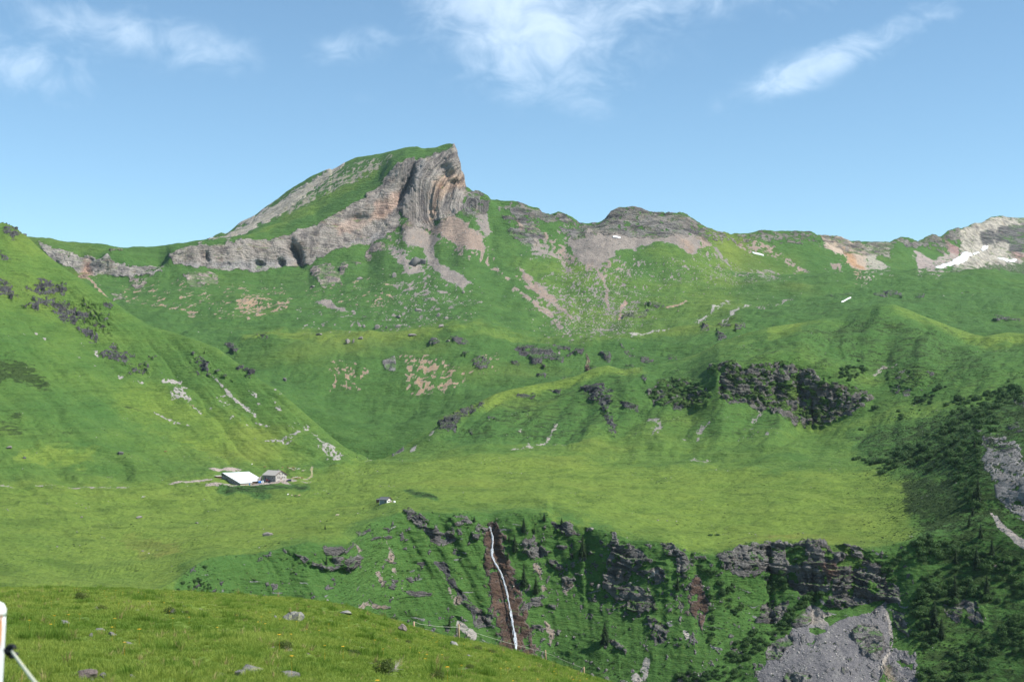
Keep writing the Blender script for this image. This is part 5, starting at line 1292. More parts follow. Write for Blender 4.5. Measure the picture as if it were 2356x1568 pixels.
alders(C(1767, 1176, (0, 1090), (150, 980), (300, 840), (430, 730), (540, 740), (520, 800), (330, 900), (190, 1080), (60, 1200), (-40, 1240)), 22, (14, 24), 'alder bush on the green strip along the left edge of the grey fan', 'alders along the fan', 6)
alders(C(1767, 1176, (0, 590), (190, 560), (210, 640), (170, 740), (60, 760), (120, 830), (0, 900)), 12, (12, 22), 'alder bush in the cleft left of the big gorge cliff', 'alders in the gorge cleft', 6)
alders(C(1767, 1176, (170, 340), (350, 330), (370, 480), (250, 500)), 6, (12, 18), 'alder bush clinging to the top of the big gorge cliff', 'alders on the cliff top', 6)
alders(C(1767, 1176, (1000, 480), (1130, 450), (1270, 360), (1330, 440), (1160, 560), (1180, 680), (1100, 620)), 12, (12, 20), 'alder bush at the right end of the big gorge cliff', 'alders right of the gorge cliff', 6)
alders(C(1178, 1176, (1790, 1480), (1900, 1400), (2050, 1220), (2200, 1110), (2354, 1090), (2354, 1240), (2200, 1330), (2130, 1420), (2160, 1568), (1800, 1568)), 24, (14, 26), 'alder bush in the dense belt below the gorge, left of the grey fan', 'alders of the lower belt', 7)
alders(C(1178, 1176, (1420, 1560), (1560, 1480), (1720, 1490), (1780, 1568)), 7, (14, 24), 'alder bush at the bottom edge left of the dense belt', 'alders at the bottom edge', 8)
alders(C(1178, 1176, (1910, 660), (1990, 600), (2050, 620), (2040, 800), (2000, 850), (1930, 770)), 7, (14, 22), 'alder bush in the upright column of bushes left of the shadowed cleft', 'alders in the upright column', 6)
alders(C(1178, 1176, (1990, 880), (2130, 870), (2150, 940), (2060, 980)), 4, (14, 20), 'alder bush in the small round clump under the bush column', 'alders in the round clump', 6)
alders(C(1178, 1176, (1790, 780), (1840, 750), (1860, 1200), (1800, 1210), (1830, 950)), 9, (10, 18), 'alder bush along the right side of the brown gully', 'alders by the brown gully', 6)
alders(C(1178, 1176, (1640, 380), (1720, 400), (1890, 560), (1860, 620), (1700, 560)), 9, (10, 16), 'small alder bush in the green gully between the two gorge cliffs', 'alders between the cliffs', 6)
alders(C(0, 1176, (1620, 700), (1760, 610), (1950, 640), (1980, 720), (1900, 790), (1650, 770)), 14, (8, 15), 'alder bush in the dark patch on the left gorge slope', 'alders on the left gorge slope', 6)
for (x, y, w, lab) in ((1634, 1232, 14, 'larger round bush alone on the bright pasture above the gorge'), (1651, 1231, 12, 'flat bush right beside the round one on the pasture'), (470, 1304, 14, 'single dark bush above the small rock face on the left gorge slope'),
                       (694, 1376, 24, 'round bush at the meadow crest below the left ledges'), (911, 1424, 22, 'round bush right behind the meadow crest'), (1411, 1525, 14, 'round bush low in the middle of the gorge slope'),
                       (1565, 1482, 12, 'small bush under the lowest gorge outcrop'), (1980, 989, 16, 'lone dark bush high on the bright slope under the ridge cliff'), (2016, 940, 24, 'tall dark bush at the right end of the ridge cliff base'),
                       (1206, 948, 10, 'small dark bush on the heath slope of the ridge')):
    p = S2.find(x, y); s = w * m_per(p) / 1.7
    o = link('alder_shrub', rnd.choice(ALD)); o.location = p; o.scale = (s, s, s * .9); o.rotation_euler = (0, 0, rnd.uniform(0, 6))
    tag(o, lab, 'shrub')
# ------------------------------------------------------------------ farm
M_TIN = mat('white_roof_sheet', (.74, .76, .78), .45, .05, .8, spec=.4)
M_SKY = mat('roof_skylight', (.42, .55, .62), .3, .05, .5)
M_STONE = mat('rubble_stone', (.34, .31, .28), .9, .35, 1.6, bump=.08, col2=(.20, .18, .165))
M_PLANK = mat('weathered_boards', (.15, .11, .085), .85, .35, 2.5, stretch=(1, 1, .15), bump=.02)
M_DARK = mat('dark_opening', (.018, .017, .017), .9)
M_SHING = mat('grey_shingles', (.40, .37, .33), .85, .18, 2.2, bump=.04)
M_SLATE = mat('blue_grey_roof', (.125, .13, .135), .7, .12, 1.2)
M_PLAST = mat('whitewash', (.74, .71, .67), .9, .08, 1.4)
M_BROWN = mat('brown_wood', (.13, .065, .045), .8, .25, 3, stretch=(1, 1, .2))
M_CREAM = mat('pink_plaster', (.50, .40, .34), .9, .12, 1.5)
M_WOOD = mat('fence_wood', (.40, .27, .18), .85, .3, 6, stretch=(3, 3, .4))
M_GLASS = mat('window_glass', (.05, .06, .07), .15, spec=.6)
M_BLUE = mat('blue_tarpaulin', (.02, .17, .52), .55, .1, 1.5)
M_WHITE = mat('white_paint', (.80, .80, .79), .4, .04, 2)
M_TYRE = mat('tyre_rubber', (.02, .02, .02), .85)
M_STEEL = mat('steel', (.35, .35, .36), .4, .1, 4, metal=.7)


def frame_of(org, ang):
    """local axes: x along the ridge, y down the front slope, z up"""
    return Matrix.Translation(org) @ Matrix.Rotation(ang, 4, 'Z')


def window(parent, pts, depth, name='window', m=None):
    """a pane set back in a frame on a wall; pts is the quad, depth the outward offset vector"""
    c = sum((Vector(p) for p in pts), Vector()) / 4
    d = Vector(depth)
    outer = [Vector(p) + d for p in pts]; inner = [c + (Vector(p) - c) * .78 + d for p in pts]
    b = MB()
    for i in range(4):
        j = (i + 1) % 4
        b.hexa([outer[i] - d * 2, outer[j] - d * 2, inner[j] - d * 2, inner[i] - d * 2, outer[i], outer[j], inner[j], inner[i]])
    w = b.build(name, M_PLANK if m is None else m, parent)
    MB().quad(*[c + (Vector(p) - c) * .8 + d * .3 for p in pts]).build('pane', M_GLASS, w)
    return w


# long barn: single great roof slope falling towards the valley
YB = 1207.0
A = Vector(((514 - CX) / FPX * YB, YB, (HY - 1087) / FPX * YB))
a48 = R(48)
barn = thing('barn', 'long alpine barn with a great white metal roof and stone gable', 'barn', A - Vector((0, 0, 5.6)))
# local: x = ridge (away), y = up-slope normal in plan (negative y is down the slope)
barn.rotation_euler = (0, 0, a48)
pit = 7.6 / 23.0
zt = 5.6
def roof_z(y): return zt + y * pit          # y negative downslope
# walls
MB().prism([(0, zt - 2.2), (0, zt - .25), (-22.6, roof_z(-22.6) - .25), (-22.6, -11.5), (3, -6), (3, zt - 2.4)], 'x', .3, .8).build('gable_wall', M_STONE, barn)
MB().prism([(.3, 0), (12.2, 0), (12.2, .4), (.3, .4)], 'z', -12, roof_z(-22.6) - .35).build('eave_wall', M_CREAM, barn).location = (0, -23.0, 0)
MB().box(12.3, 26.4, -20.2, -19.8, -11, roof_z(-20) - .35).build('eave_wall', M_PLANK, barn)
MB().box(11.8, 12.3, -22.6, -19.9, -12, roof_z(-21.5) - .4).build('return_wall', M_BROWN, barn)
MB().box(.3, 26.4, 2.6, 3.0, -5, zt - 1.2).build('back_wall', M_STONE, barn)
MB().box(26.0, 26.4, -20, 2.8, -10, roof_z(-19.6) - .5).build('far_gable_wall', M_STONE, barn)
rt = .22
MB().hexa([(-.7, -23.8, roof_z(-23.8) - rt), (12.5, -23.8, roof_z(-23.8) - rt), (12.5, .2, zt - rt), (-.7, .2, zt - rt), (-.7, -23.8, roof_z(-23.8)), (12.5, -23.8, roof_z(-23.8)), (12.5, .2, zt), (-.7, .2, zt)]).build('roof', M_TIN, barn)
MB().hexa([(12.5, -20.9, roof_z(-20.9) - rt), (27.2, -20.9, roof_z(-20.9) - rt), (27.2, .2, zt - rt), (12.5, .2, zt - rt), (12.5, -20.9, roof_z(-20.9)), (27.2, -20.9, roof_z(-20.9)), (27.2, .2, zt), (12.5, .2, zt)]).build('roof', M_TIN, barn)
MB().hexa([(-.7, .2, zt - rt), (27.2, .2, zt - rt), (27.2, 3.6, zt - 1.3 - rt), (-.7, 3.6, zt - 1.3 - rt), (-.7, .2, zt), (27.2, .2, zt), (27.2, 3.6, zt - 1.3), (-.7, 3.6, zt - 1.3)]).build('back_roof', M_TIN, barn)
MB().box(-.75, 27.25, .05, .4, zt, zt + .12).build('ridge_cap', M_SKY, barn)
for (x0, x1, y0, y1) in ((11.2, 12.3, -5.5, -1.2), (11.0, 12.0, -9.5, -6.5), (7.6, 8.5, -12.0, -9.0), (14.0, 14.8, -7.5, -4.5)):
    MB().hexa([(x0, y0, roof_z(y0) - .02), (x1, y0, roof_z(y0) - .02), (x1, y1, roof_z(y1) - .02), (x0, y1, roof_z(y1) - .02), (x0, y0, roof_z(y0) + .05), (x1, y0, roof_z(y0) + .05), (x1, y1, roof_z(y1) + .05), (x0, y1, roof_z(y1) + .05)]).build('skylight', M_SKY, barn)
for k in range(26):     # standing seams of the sheet roof
    x = -.3 + k * 1.06
    yl = -23.75 if x < 12.4 else -20.85
    MB().hexa([(x, yl, roof_z(yl) + .003), (x + .05, yl, roof_z(yl) + .003), (x + .05, -.1, roof_z(-.1) + .003), (x, -.1, roof_z(-.1) + .003), (x, yl, roof_z(yl) + .05), (x + .05, yl, roof_z(yl) + .05), (x + .05, -.1, roof_z(-.1) + .05), (x, -.1, roof_z(-.1) + .05)]).build('roof_seam', M_TIN, barn)
for (y, z, w, h) in ((-1.6, 3.0, 1.0, 1.6), (-4.8, .6, .8, 1.9), (-7.4, 1.5, .9, .9), (-11.6, -1.0, .9, .9), (-14.0, -1.6, .9, .9), (-17.2, -2.2, .8, .8)):
    window(barn, [(.3, y - w / 2, z - h / 2), (.3, y + w / 2, z - h / 2), (.3, y + w / 2, z + h / 2), (.3, y - w / 2, z + h / 2)], (-.05, 0, 0))
MB().box(9.4, 10.4, -23.1, -23.0, -4.8, -2.6).build('door', M_BLUE, barn)
MB().box(.05, .3, -22.5, -3, -12, -2.2).build('stone_plinth', M_STONE, barn)

# dark open shed behind the upper end of the barn
p = S2.find(505, 1098)
sh = thing('lean_to_shed', 'low brown lean-to shed tucked behind the upper end of the barn', 'shed', p, a48)
MB().box(-4, 2, -1.6, 1.6, -1.5, 1.3).build('wall', M_BROWN, sh)
MB().hexa([(-4.4, -2.2, 1.2), (2.3, -2.2, 1.2), (2.3, 2, 1.75), (-4.4, 2, 1.75), (-4.4, -2.2, 1.32), (2.3, -2.2, 1.32), (2.3, 2, 1.87), (-4.4, 2, 1.87)]).build('roof', M_SHING, sh)


def gable_house(name, label, cat, org, ang, L, W, wall_h, pitch, mats, over=.6):
    """x along the ridge with the seen gable at +x, front eave wall at -y"""
    wall_m, gable_m, roof_m = mats
    h = thing(name, label, cat, org, ang)
    rise = W / 2 * math.tan(pitch)
    MB().box(0, L - .3, -W / 2, -W / 2 + .35, -2, wall_h).build('front_wall', wall_m, h)
    MB().box(0, L - .3, W / 2 - .35, W / 2, -2, wall_h).build('back_wall', wall_m, h)
    for x0, nm in ((L - .3, 'gable_wall'), (-.1, 'gable_wall')):
        MB().prism([(-W / 2 - .01, -2), (W / 2 + .01, -2), (W / 2 + .01, wall_h), (0, wall_h + rise), (-W / 2 - .01, wall_h)], 'x', x0, x0 + .35).build(nm, gable_m, h)
    t_ = .18
    for sg in (-1, 1):
        ye = sg * (W / 2 + over); ze = wall_h - over * math.tan(pitch) + .05; zr = wall_h + rise + .05
        MB().hexa([(-.7, ye, ze), (L + .75, ye, ze), (L + .75, 0, zr), (-.7, 0, zr), (-.7, ye, ze + t_), (L + .75, ye, ze + t_), (L + .75, 0, zr + t_), (-.7, 0, zr + t_)]).build('roof', roof_m, h)
        MB().hexa([(L + .66, ye, ze - .16), (L + .78, ye, ze - .16), (L + .78, 0, zr - .16), (L + .66, 0, zr - .16), (L + .66, ye, ze + t_ + .02), (L + .78, ye, ze + t_ + .02), (L + .78, 0, zr + t_ + .02), (L + .66, 0, zr + t_ + .02)]).build('verge_board', M_BROWN, h)
    MB().box(-.7, L + .75, -.14, .14, wall_h + rise + t_ + .02, wall_h + rise + t_ + .12).build('ridge_cap', roof_m, h)
    return h, rise


YH = 1209.0
P0 = Vector(((618 - CX) / FPX * YH, YH, (HY - 1081) / FPX * YH))
house, rise = gable_house('farmhouse', 'stone alpine farmhouse with grey shingle roof and white lit gable', 'house', P0 - Vector((0, 0, 3.5 + 3.7)), R(-40), 16, 12, 3.7, math.atan(3.5 / 6), (M_STONE, mat('pale_stone', (.47, .44, .40), .9, .25, 1.4, col2=(.30, .28, .26)), M_SHING), .8)
gx = 16.05
for (y, z) in ((-3.6, 1.5), (-2.0, 1.5), (1.6, 1.5), (3.4, 1.5), (-1.4, 4.6), (1.4, 4.6)):
    window(house, [(gx, y - .42, z - .6), (gx, y + .42, z - .6), (gx, y + .42, z + .6), (gx, y - .42, z + .6)], (.05, 0, 0))
MB().box(gx - .02, gx + .05, -.45, .45, -.4, 1.8).build('door', M_BROWN, house)
for (x, w, z, h) in ((3.2, 1.6, .9, 2.2), (6.5, 1.0, 1.5, 1.1), (9.0, 1.0, 1.5, 1.1), (12.2, 1.2, 1.4, 1.2)):
    window(house, [(x + w / 2, -6, z - h / 2), (x - w / 2, -6, z - h / 2), (x - w / 2, -6, z + h / 2), (x + w / 2, -6, z + h / 2)], (0, -.05, 0))
MB().box(11.2, 12.2, .5, 1.3, 6.0, 8.0).build('chimney', M_STONE, house)
MB().box(11.1, 12.3, .4, 1.4, 8.0, 8.15).build('chimney_cap', M_SLATE, house)
# stone wing wall at the left end of the house
MB().prism([(-6.0, -2), (-6.4, 3.1), (-11.5, .3), (-11.5, -2)], 'x', -.9, -.4).build('wing_wall', M_STONE, house)

ph = S2.find(886, 1156); kh = ph.y / 1080
hut, rise = gable_house('hut', 'small white hut with blue-grey roof alone on the pasture', 'hut', ph + Vector((-2.6 * kh, 2.2 * kh, .05)), R(-30), 6.7 * kh, 6 * kh, 2.5 * kh, R(30), (mat('grey_boards', (.20, .22, .235), .85, .2, 3, stretch=(1, 1, .2)), M_PLAST, M_SLATE), .5)
g_ = 6.75 * kh
window(hut, [(g_, -1.6, 1.0), (g_, .6, 1.0), (g_, .6, 1.7), (g_, -1.6, 1.7)], (.05, 0, 0))
window(hut, [(g_, -.4, 2.9), (g_, .4, 2.9), (g_, .4, 3.4), (g_, -.4, 3.4)], (.05, 0, 0))
MB().box(g_ - .02, g_ + .06, 1.3, 2.1, -.3, 1.8).build('door', M_BROWN, hut)
window(hut, [(5.2, -2.79, .3), (4.4, -2.79, .3), (4.4, -2.79, 1.9), (5.2, -2.79, 1.9)], (0, -.04, 0), 'door')
p = S2.find(874, 1153)
ws = thing('woodpile_shed', 'reddish woodshed with stacked logs leaning on the hut', 'shed', p, R(-30))
MB().box(-2.4, .3, -1.0, 1.2, -.8, 1.3).build('log_stack', M_BROWN, ws)
MB().hexa([(-2.7, -1.4, 1.3), (.4, -1.4, 1.3), (.4, 1.5, 1.9), (-2.7, 1.5, 1.9), (-2.7, -1.4, 1.4), (.4, -1.4, 1.4), (.4, 1.5, 2.0), (-2.7, 1.5, 2.0)]).build('roof', M_SLATE, ws)
p = S2.find(907, 1155)
tk = thing('water_tank', 'white round water tank at the end of the hut fence', 'tank', p)
prof = [(0, 1.15), (.5, 1.1), (.85, .9), (.95, .6), (.95, -.3)]
b = MB(); nn = 14
for r_, z_ in prof:
    for j in range(nn): b.v.append((r_ * math.cos(6.283 * j / nn), r_ * math.sin(6.283 * j / nn), z_))
for i in range(4):
    for j in range(nn): b.f.append((i * nn + j, i * nn + (j + 1) % nn, (i + 1) * nn + (j + 1) % nn, (i + 1) * nn + j))
b.build('shell', M_WHITE, tk, True); MB().tube([(0, 0, 1.1), (0, 0, 1.25)], .2, 8).build('lid', M_STEEL, tk)
p1, p2 = S2.find(897, 1156), S2.find(906, 1155.5)
fr = thing('rail_fence', 'short wooden rail fence between the hut and white tank', 'fence', p1)
dv = p2 - p1
for k in range(4): MB().box(-.05, .05, -.05, .05, -.3, 1.1).build('post', M_WOOD, fr).location = dv * (k / 3.0)
for z in (.45, .95): MB().tube([Vector((0, 0, z)), dv + Vector((0, 0, z))], .05, 5).build('rail', M_WOOD, fr)


# vehicles
def wheel(parent, x, y, r, w):
    o = MB().tube([(0, -w / 2, 0), (0, -w * .46, 0), (0, w * .46, 0), (0, w / 2, 0)], [r * .9, r, r, r * .9], 14).build('wheel', M_TYRE, parent, True); o.location = (x, y, r)
    MB().tube([(0, -w / 2 - .02, 0), (0, w / 2 + .02, 0)], r * .55, 10).build('rim', M_STEEL, o)


def car(name, label, loc, rz, col, tall=1.0):
    c = thing(name, label, 'car', loc, rz)
    M_ = mat('car_paint', col, .3, .03, 2, spec=.6)
    b = MB()
    side = [(-2.1, .35), (-2.12, .8), (-1.95, .95 * tall), (-.95, 1.0 * tall), (1.75, 1.02 * tall), (2.02, .95), (2.08, .4)]
    b.prism(side, 'y', -.85, .85); b.build('body', M_, c)
    rf = MB()
    lo = [(-1.0, -.82), (1.85, -.82), (1.85, .82), (-1.0, .82)]; hi = [(-.35, -.66), (1.45, -.66), (1.45, .66), (-.35, .66)]
    rf.hexa([(x, y, .99 * tall) for x, y in lo] + [(x, y, 1.46 * tall) for x, y in hi]); rf.build('cabin_glass', M_GLASS, c)
    MB().box(-.4, 1.5, -.67, .67, 1.46 * tall, 1.50 * tall).build('roof', M_, c)
    for (xa, xb) in ((-1.02, -.37), (.45, .45), (1.86, 1.46)):
        for sg in (-1, 1): MB().tube([(xa, sg * .83, .98 * tall), (xb, sg * .665, 1.47 * tall)], .045, 5).build('pillar', M_, c)
    for sg in (-1, 1):
        wheel(c, -1.3, sg * .78, .33, .2); wheel(c, 1.32, sg * .78, .33, .2)
        MB().box(-2.15, -2.08, sg * .6 - .18, sg * .6 + .18, .62, .78).build('headlight', M_WHITE, c)
        MB().box(2.04, 2.1, sg * .65 - .12, sg * .65 + .12, .7, .85).build('tail_light', mat('red_lens', (.4, .02, .02), .3), c)
    MB().box(-2.17, -2.05, -.8, .8, .34, .5).build('bumper', M_STEEL, c)
    return c


q5 = lambda x, y: S2.find(460 + x * .125, 1047 + y * .125)
car('parked_car', 'dark teal car parked against the shaded front of the farmhouse', q5(1310, 452), R(150), (.02, .085, .09))
car('parked_car', 'dark blue off-road car at the right end of the gravel yard', q5(1640, 478), R(15), (.012, .02, .045), 1.2)
tr = thing('tractor', 'red tractor standing on the yard in front of the teal car', 'tractor', q5(1243, 487), R(160))
M_RED = mat('red_paint', (.42, .035, .03), .4, .1, 3)
MB().prism([(-.1, .9), (-.1, 1.55), (-1.9, 1.4), (-2.05, 1.25), (-2.05, .8)], 'y', -.4, .4).build('bonnet', M_RED, tr)
MB().box(-.2, 1.5, -.35, .35, .6, 1.2).build('chassis', M_STEEL, tr)
MB().hexa([(x, y, 1.2) for x, y in ((0, -.7), (1.4, -.7), (1.4, .7), (0, .7))] + [(x, y, 2.45) for x, y in ((.15, -.62), (1.3, -.62), (1.3, .62), (.15, .62))]).build('cab_glass', M_GLASS, tr)
MB().box(-.05, 1.45, -.72, .72, 2.45, 2.58).build('cab_roof', M_RED, tr)
for sg in (-1, 1):
    wheel(tr, 1.0, sg * .85, .78, .42); wheel(tr, -1.5, sg * .7, .45, .28)
    MB().prism([(.2, 1.1), (.4, 1.6), (1.0, 1.75), (1.6, 1.55), (1.85, 1.1), (1.6, 1.35), (1.0, 1.62), (.5, 1.45)], 'y', sg * .85 - .25, sg * .85 + .25).build('mudguard', M_RED, tr)
MB().tube([(-1.2, .25, 1.4), (-1.2, .25, 2.3)], .05, 6).build('exhaust', M_STEEL, tr)
tl = thing('trailer', 'white box trailer with a blue tarpaulin on its left end by the barn eave', 'trailer', q5(1127, 519), R(12))
MB().box(0, 2.2, -.95, .95, .6, 2.3).build('box', M_WHITE, tl)
MB().prism([(-.95, .6), (.95, .6), (.95, 1.9), (.55, 2.25), (-.55, 2.25), (-.95, 1.9)], 'x', -2.3, -.02).build('tarpaulin', M_BLUE, tl)
MB().box(-2.3, 2.3, -.8, .8, .45, .6).build('chassis', M_STEEL, tl)
MB().tube([(2.3, 0, .5), (3.3, 0, .45)], .06, 6).build('drawbar', M_STEEL, tl)
window(tl, [(.9, -.96, 1.3), (1.6, -.96, 1.3), (1.6, -.96, 1.9), (.9, -.96, 1.9)], (0, -.03, 0))
for x in (-.9, .6):
    for sg in (-1, 1): wheel(tl, x, sg * .9, .33, .22)
dk = thing('slurry_tank', 'dark blue tank on wheels between the trailer and the red tractor', 'tank', q5(1192, 490), R(100))
b = MB().tube([(-1.3, 0, 1.1), (-1.2, 0, 1.1), (1.2, 0, 1.1), (1.3, 0, 1.1)], [.5, .75, .75, .5], 14); b.build('barrel', mat('dark_blue_paint', (.03, .07, .14), .4), dk, True)
for sg in (-1, 1): wheel(dk, 0, sg * .75, .42, .25)
MB().tube([(1.3, 0, .7), (2.2, 0, .5)], .06, 6).build('drawbar', M_STEEL, dk)
pr = thing('parasol', 'white parasol over a table in front of the house gable', 'parasol', q5(1557, 440))
MB().tube([(0, 0, -.2), (0, 0, 2.5)], .04, 6).build('pole', M_STEEL, pr)
b = MB(); b.v.append((0, 0, 2.75))
for j in range(8): b.v.append((1.75 * math.cos(.785 * j), 1.75 * math.sin(.785 * j), 2.15))
for j in range(8): b.v.append((1.72 * math.cos(.785 * j), 1.72 * math.sin(.785 * j), 1.95))
b.f = [(0, 1 + j, 1 + (j + 1) % 8) for j in range(8)] + [(1 + j, 9 + j, 9 + (j + 1) % 8, 1 + (j + 1) % 8) for j in range(8)]
b.build('canopy', M_WHITE, pr)
tb = thing('picnic_table', 'brown wooden table with benches under the white parasol', 'table', q5(1545, 446), R(-40))
MB().box(-.9, .9, -.4, .4, .70, .76).build('table_top', M_BROWN, tb)
for sg in (-1, 1):
    MB().box(-.9, .9, sg * .75 - .13, sg * .75 + .13, .4, .45).build('bench', M_BROWN, tb)
    MB().box(sg * .7 - .05, sg * .7 + .05, -.8, .8, .0, .7).build('trestle', M_BROWN, tb)
bl = q5(940, 540)
fe = thing('yard_fence', 'low wooden gate fence at the corner of the barn forecourt', 'fence', bl, R(10))
for k in range(4): MB().box(-.06, .06, -.06, .06, -.3, 1.1).build('post', M_WOOD, fe).location = (k * 1.6, 0, 0)
for z in (.4, .9): MB().tube([(0, 0, z), (4.8, 0, z)], .05, 5).build('rail', M_WOOD, fe)


# cattle
def cow_mesh():
    v = [(0, 0, .98), (.45, 0, 1.02), (.85, 0, 1.06), (1.15, 0, 1.2), (1.38, 0, 1.34), (1.62, 0, 1.22), (1.80, 0, 1.10), (-.45, 0, 1.0), (-.82, 0, 1.05), (-.95, 0, .9), (-.98, 0, .55)]
    e = [(0, 1), (1, 2), (2, 3), (3, 4), (4, 5), (5, 6), (0, 7), (7, 8), (8, 9), (9, 10)]
    rad = [.36, .37, .33, .22, .17, .14, .10, .36, .30, .04, .03]
    for (px_, fr_) in ((2, .72), (8, -.72)):
        for sg in (-1, 1):
            k = len(v)
            v += [(fr_ + .02, sg * .22, .74), (fr_ + (.02 if fr_ > 0 else -.08), sg * .23, .40), (fr_, sg * .23, .02)]
            rad += [.15, .08, .065]; e += [(px_, k), (k, k + 1), (k + 1, k + 2)]
    for sg in (-1, 1):
        k = len(v); v += [(1.36, sg * .22, 1.42)]; rad += [.05]; e += [(4, k)]
    me = bpy.data.meshes.new('cow'); me.from_pydata(v, e, []); me.update()
    o = bpy.data.objects.new('cow', me); scene.collection.objects.link(o)
    o.modifiers.new('skin', 'SKIN')
    if not me.skin_vertices: me.attributes.new
    for i, sv in enumerate(me.skin_vertices[0].data): sv.radius = (rad[i], rad[i]); sv.use_root = (i == 0)
    sb = o.modifiers.new('sub', 'SUBSURF'); sb.levels = 1; sb.render_levels = 1
    dg = bpy.context.evaluated_depsgraph_get()
    r = bpy.data.meshes.new_from_object(o.evaluated_get(dg))
    bpy.data.objects.remove(o)
    r.polygons.foreach_set('use_smooth', [True] * len(r.polygons))
    r.name = 'cow'
    return r


try:
    COW = cow_mesh()
except Exception as ex:
    print('cow fallback', ex); COW = None
if COW is None or len(COW.polygons) < 20:
    o = bpy.data.objects.new('cow_base', bpy.data.meshes.new('cow_base'))
COWS = {}
for nm, c1, c2 in (('brown', (.24, .12, .065), None), ('cream', (.55, .44, .35), None), ('white', (.72, .68, .63), (.25, .17, .12)), ('dark', (.05, .04, .035), None), ('fawn', (.42, .29, .2), None)):
    me = COW.copy(); me.materials.clear(); me.materials.append(mat('hide_' + nm, c1, .8, .1, 1.5, col2=c2, lo=.5, hi=.56)); COWS[nm] = me
herd = [(1187, 228, 'brown', 'brown cow grazing alone on the slope above the barn', 0), (1518, 240, 'brown', 'brown cow seen end-on above the farmhouse roof', 1.5), (958, 178, 'white', 'white cow high on the slope above the barn, seen end-on', 1.3),
        (1620, 236, 'brown', 'brown cow at the left front of the herd above the house', 2.0), (1652, 255, 'cream', 'cream cow behind the leading brown one of the upper herd', .3), (1712, 243, 'brown', 'brown cow at the top middle of the upper herd', .8),
        (1701, 270, 'cream', 'cream cow in the middle of the upper herd', 2.6), (1722, 288, 'fawn', 'fawn cow lowest in the middle of the upper herd', .2), (1760, 257, 'cream', 'cream cow right of the middle of the upper herd', 2.2),
        (1812, 266, 'white', 'whitish cow second from the right of the upper herd', .3), (1890, 300, 'cream', 'cream cow at the far right of the upper herd', .2),
        (1700, 440, 'fawn', 'fawn cow at the left of the herd right of the yard', .4), (1738, 425, 'cream', 'cream cow, second in the herd right of the yard', 2.8), (1768, 418, 'white', 'white cow at the back of the herd right of the yard', .2),
        (1785, 440, 'brown', 'brown cow in the middle of the herd right of the yard', 3.0), (1815, 428, 'fawn', 'fawn cow right of the middle of the herd by the yard', .5), (1840, 432, 'cream', 'cream cow near the right end of the herd by the yard', 2.7), (1872, 432, 'brown', 'reddish brown cow at the right end of the herd by the yard', .2),
        (1618, 735, 'white', 'white and brown cow standing on the pasture below the yard', 1.2), (1688, 745, 'cream', 'small cream calf right of the white cow below the yard', 1.0), (1750, 762, 'dark', 'black cow lying low on the pasture below the yard', .6), (1822, 755, 'fawn', 'fawn cow at the right of the four below the yard', .9)]
for (x, y, c, lab, rz) in herd:
    o = link('cow', COWS[c]); o.location = q5(x, y); o.rotation_euler = (0, 0, rz)
    if 'calf' in lab: o.scale = (.7,) * 3
    tag(o, lab, 'cow', 'cattle round the alpine farm')
for (x, y, c, lab, rz) in ((329, 1145, 'white', 'white cow alone on the left pasture below the track', .3), (380, 1040, 'brown', 'tiny brown cow on the left slope right of a dark hollow', .2), (444, 935, 'fawn', 'orange-brown cow on the bright spur of the left slope', 1.0), (775, 1187, 'cream', 'cream cow near the left gorge rim', .3)):
    o = link('cow', COWS[c]); o.location = S2.find(x, y); o.rotation_euler = (0, 0, rz); tag(o, lab, 'cow', 'cattle round the alpine farm')
# ------------------------------------------------------------------ boulders
def rockmat(name, c, lich=None, dark=(.10, .095, .09), k=1.0):
    m = bpy.data.materials.new(name); m.use_nodes = True
    t = NT(m.node_tree)
    pos = t.n('ShaderNodeTexCoord').outputs['Object']
    n1 = t.noise(pos, 3.0 * k, 6, .65); n2 = t.noise(pos, 11 * k, 5, .7); n3 = t.noise(pos, 1.4 * k, 4, .6)
    col = t.mix(n2, tuple(x * .7 for x in c), tuple(min(1, x * 1.25) for x in c))
    col = t.mix(t.m('MULTIPLY', t.step(n1, .55, .68), .6), col, dark)
    if lich: col = t.mix(t.m('MULTIPLY', t.step(n3, .48, .60), .7), col, lich)
    bp = t.n('ShaderNodeBump', inp={'Strength': .9, 'Distance': .05, 'Height': t.m('ADD', n1, t.m('MULTIPLY', n2, .5))})
    bs = t.n('ShaderNodeBsdfPrincipled', inp={'Base Color': col, 'Roughness': .9, 'Normal': bp.outputs[0]}); bs.inputs['Specular IOR Level'].default_value = .2
    t.set(t.n('ShaderNodeOutputMaterial').inputs[0], bs.outputs[0])
    return m


def rock_mesh(seed, m, sub=3, cuts=14):
    bm = bmesh.new(); bmesh.ops.create_icosphere(bm, subdivisions=sub, radius=1)
    r = random.Random(seed)
    V = np.array([v.co[:] for v in bm.verts])
    for _ in range(cuts):
        n = np.array([r.gauss(0, 1), r.gauss(0, 1), r.gauss(0, .8)]); n /= np.linalg.norm(n)
        d = V @ n; c = r.uniform(.38, .72)
        V = V - np.outer(np.maximum(d - c, 0) * .97, n)
    o = seed * 3.1
    V *= (1 + .22 * fbm(V[:, 0] * 1.6 + o, V[:, 1] * 1.6, V[:, 2] * 1.6, 4)[:, None] + .05 * pnoise(V[:, 0] * 9 + o, V[:, 1] * 9, V[:, 2] * 9)[:, None])
    V = V / np.abs(V).max(axis=0)
    for v, c in zip(bm.verts, V): v.co = c
    me = bpy.data.meshes.new('boulder'); bm.to_mesh(me); bm.free(); me.materials.append(m)
    me.polygons.foreach_set('use_smooth', [True] * len(me.polygons))
    return me


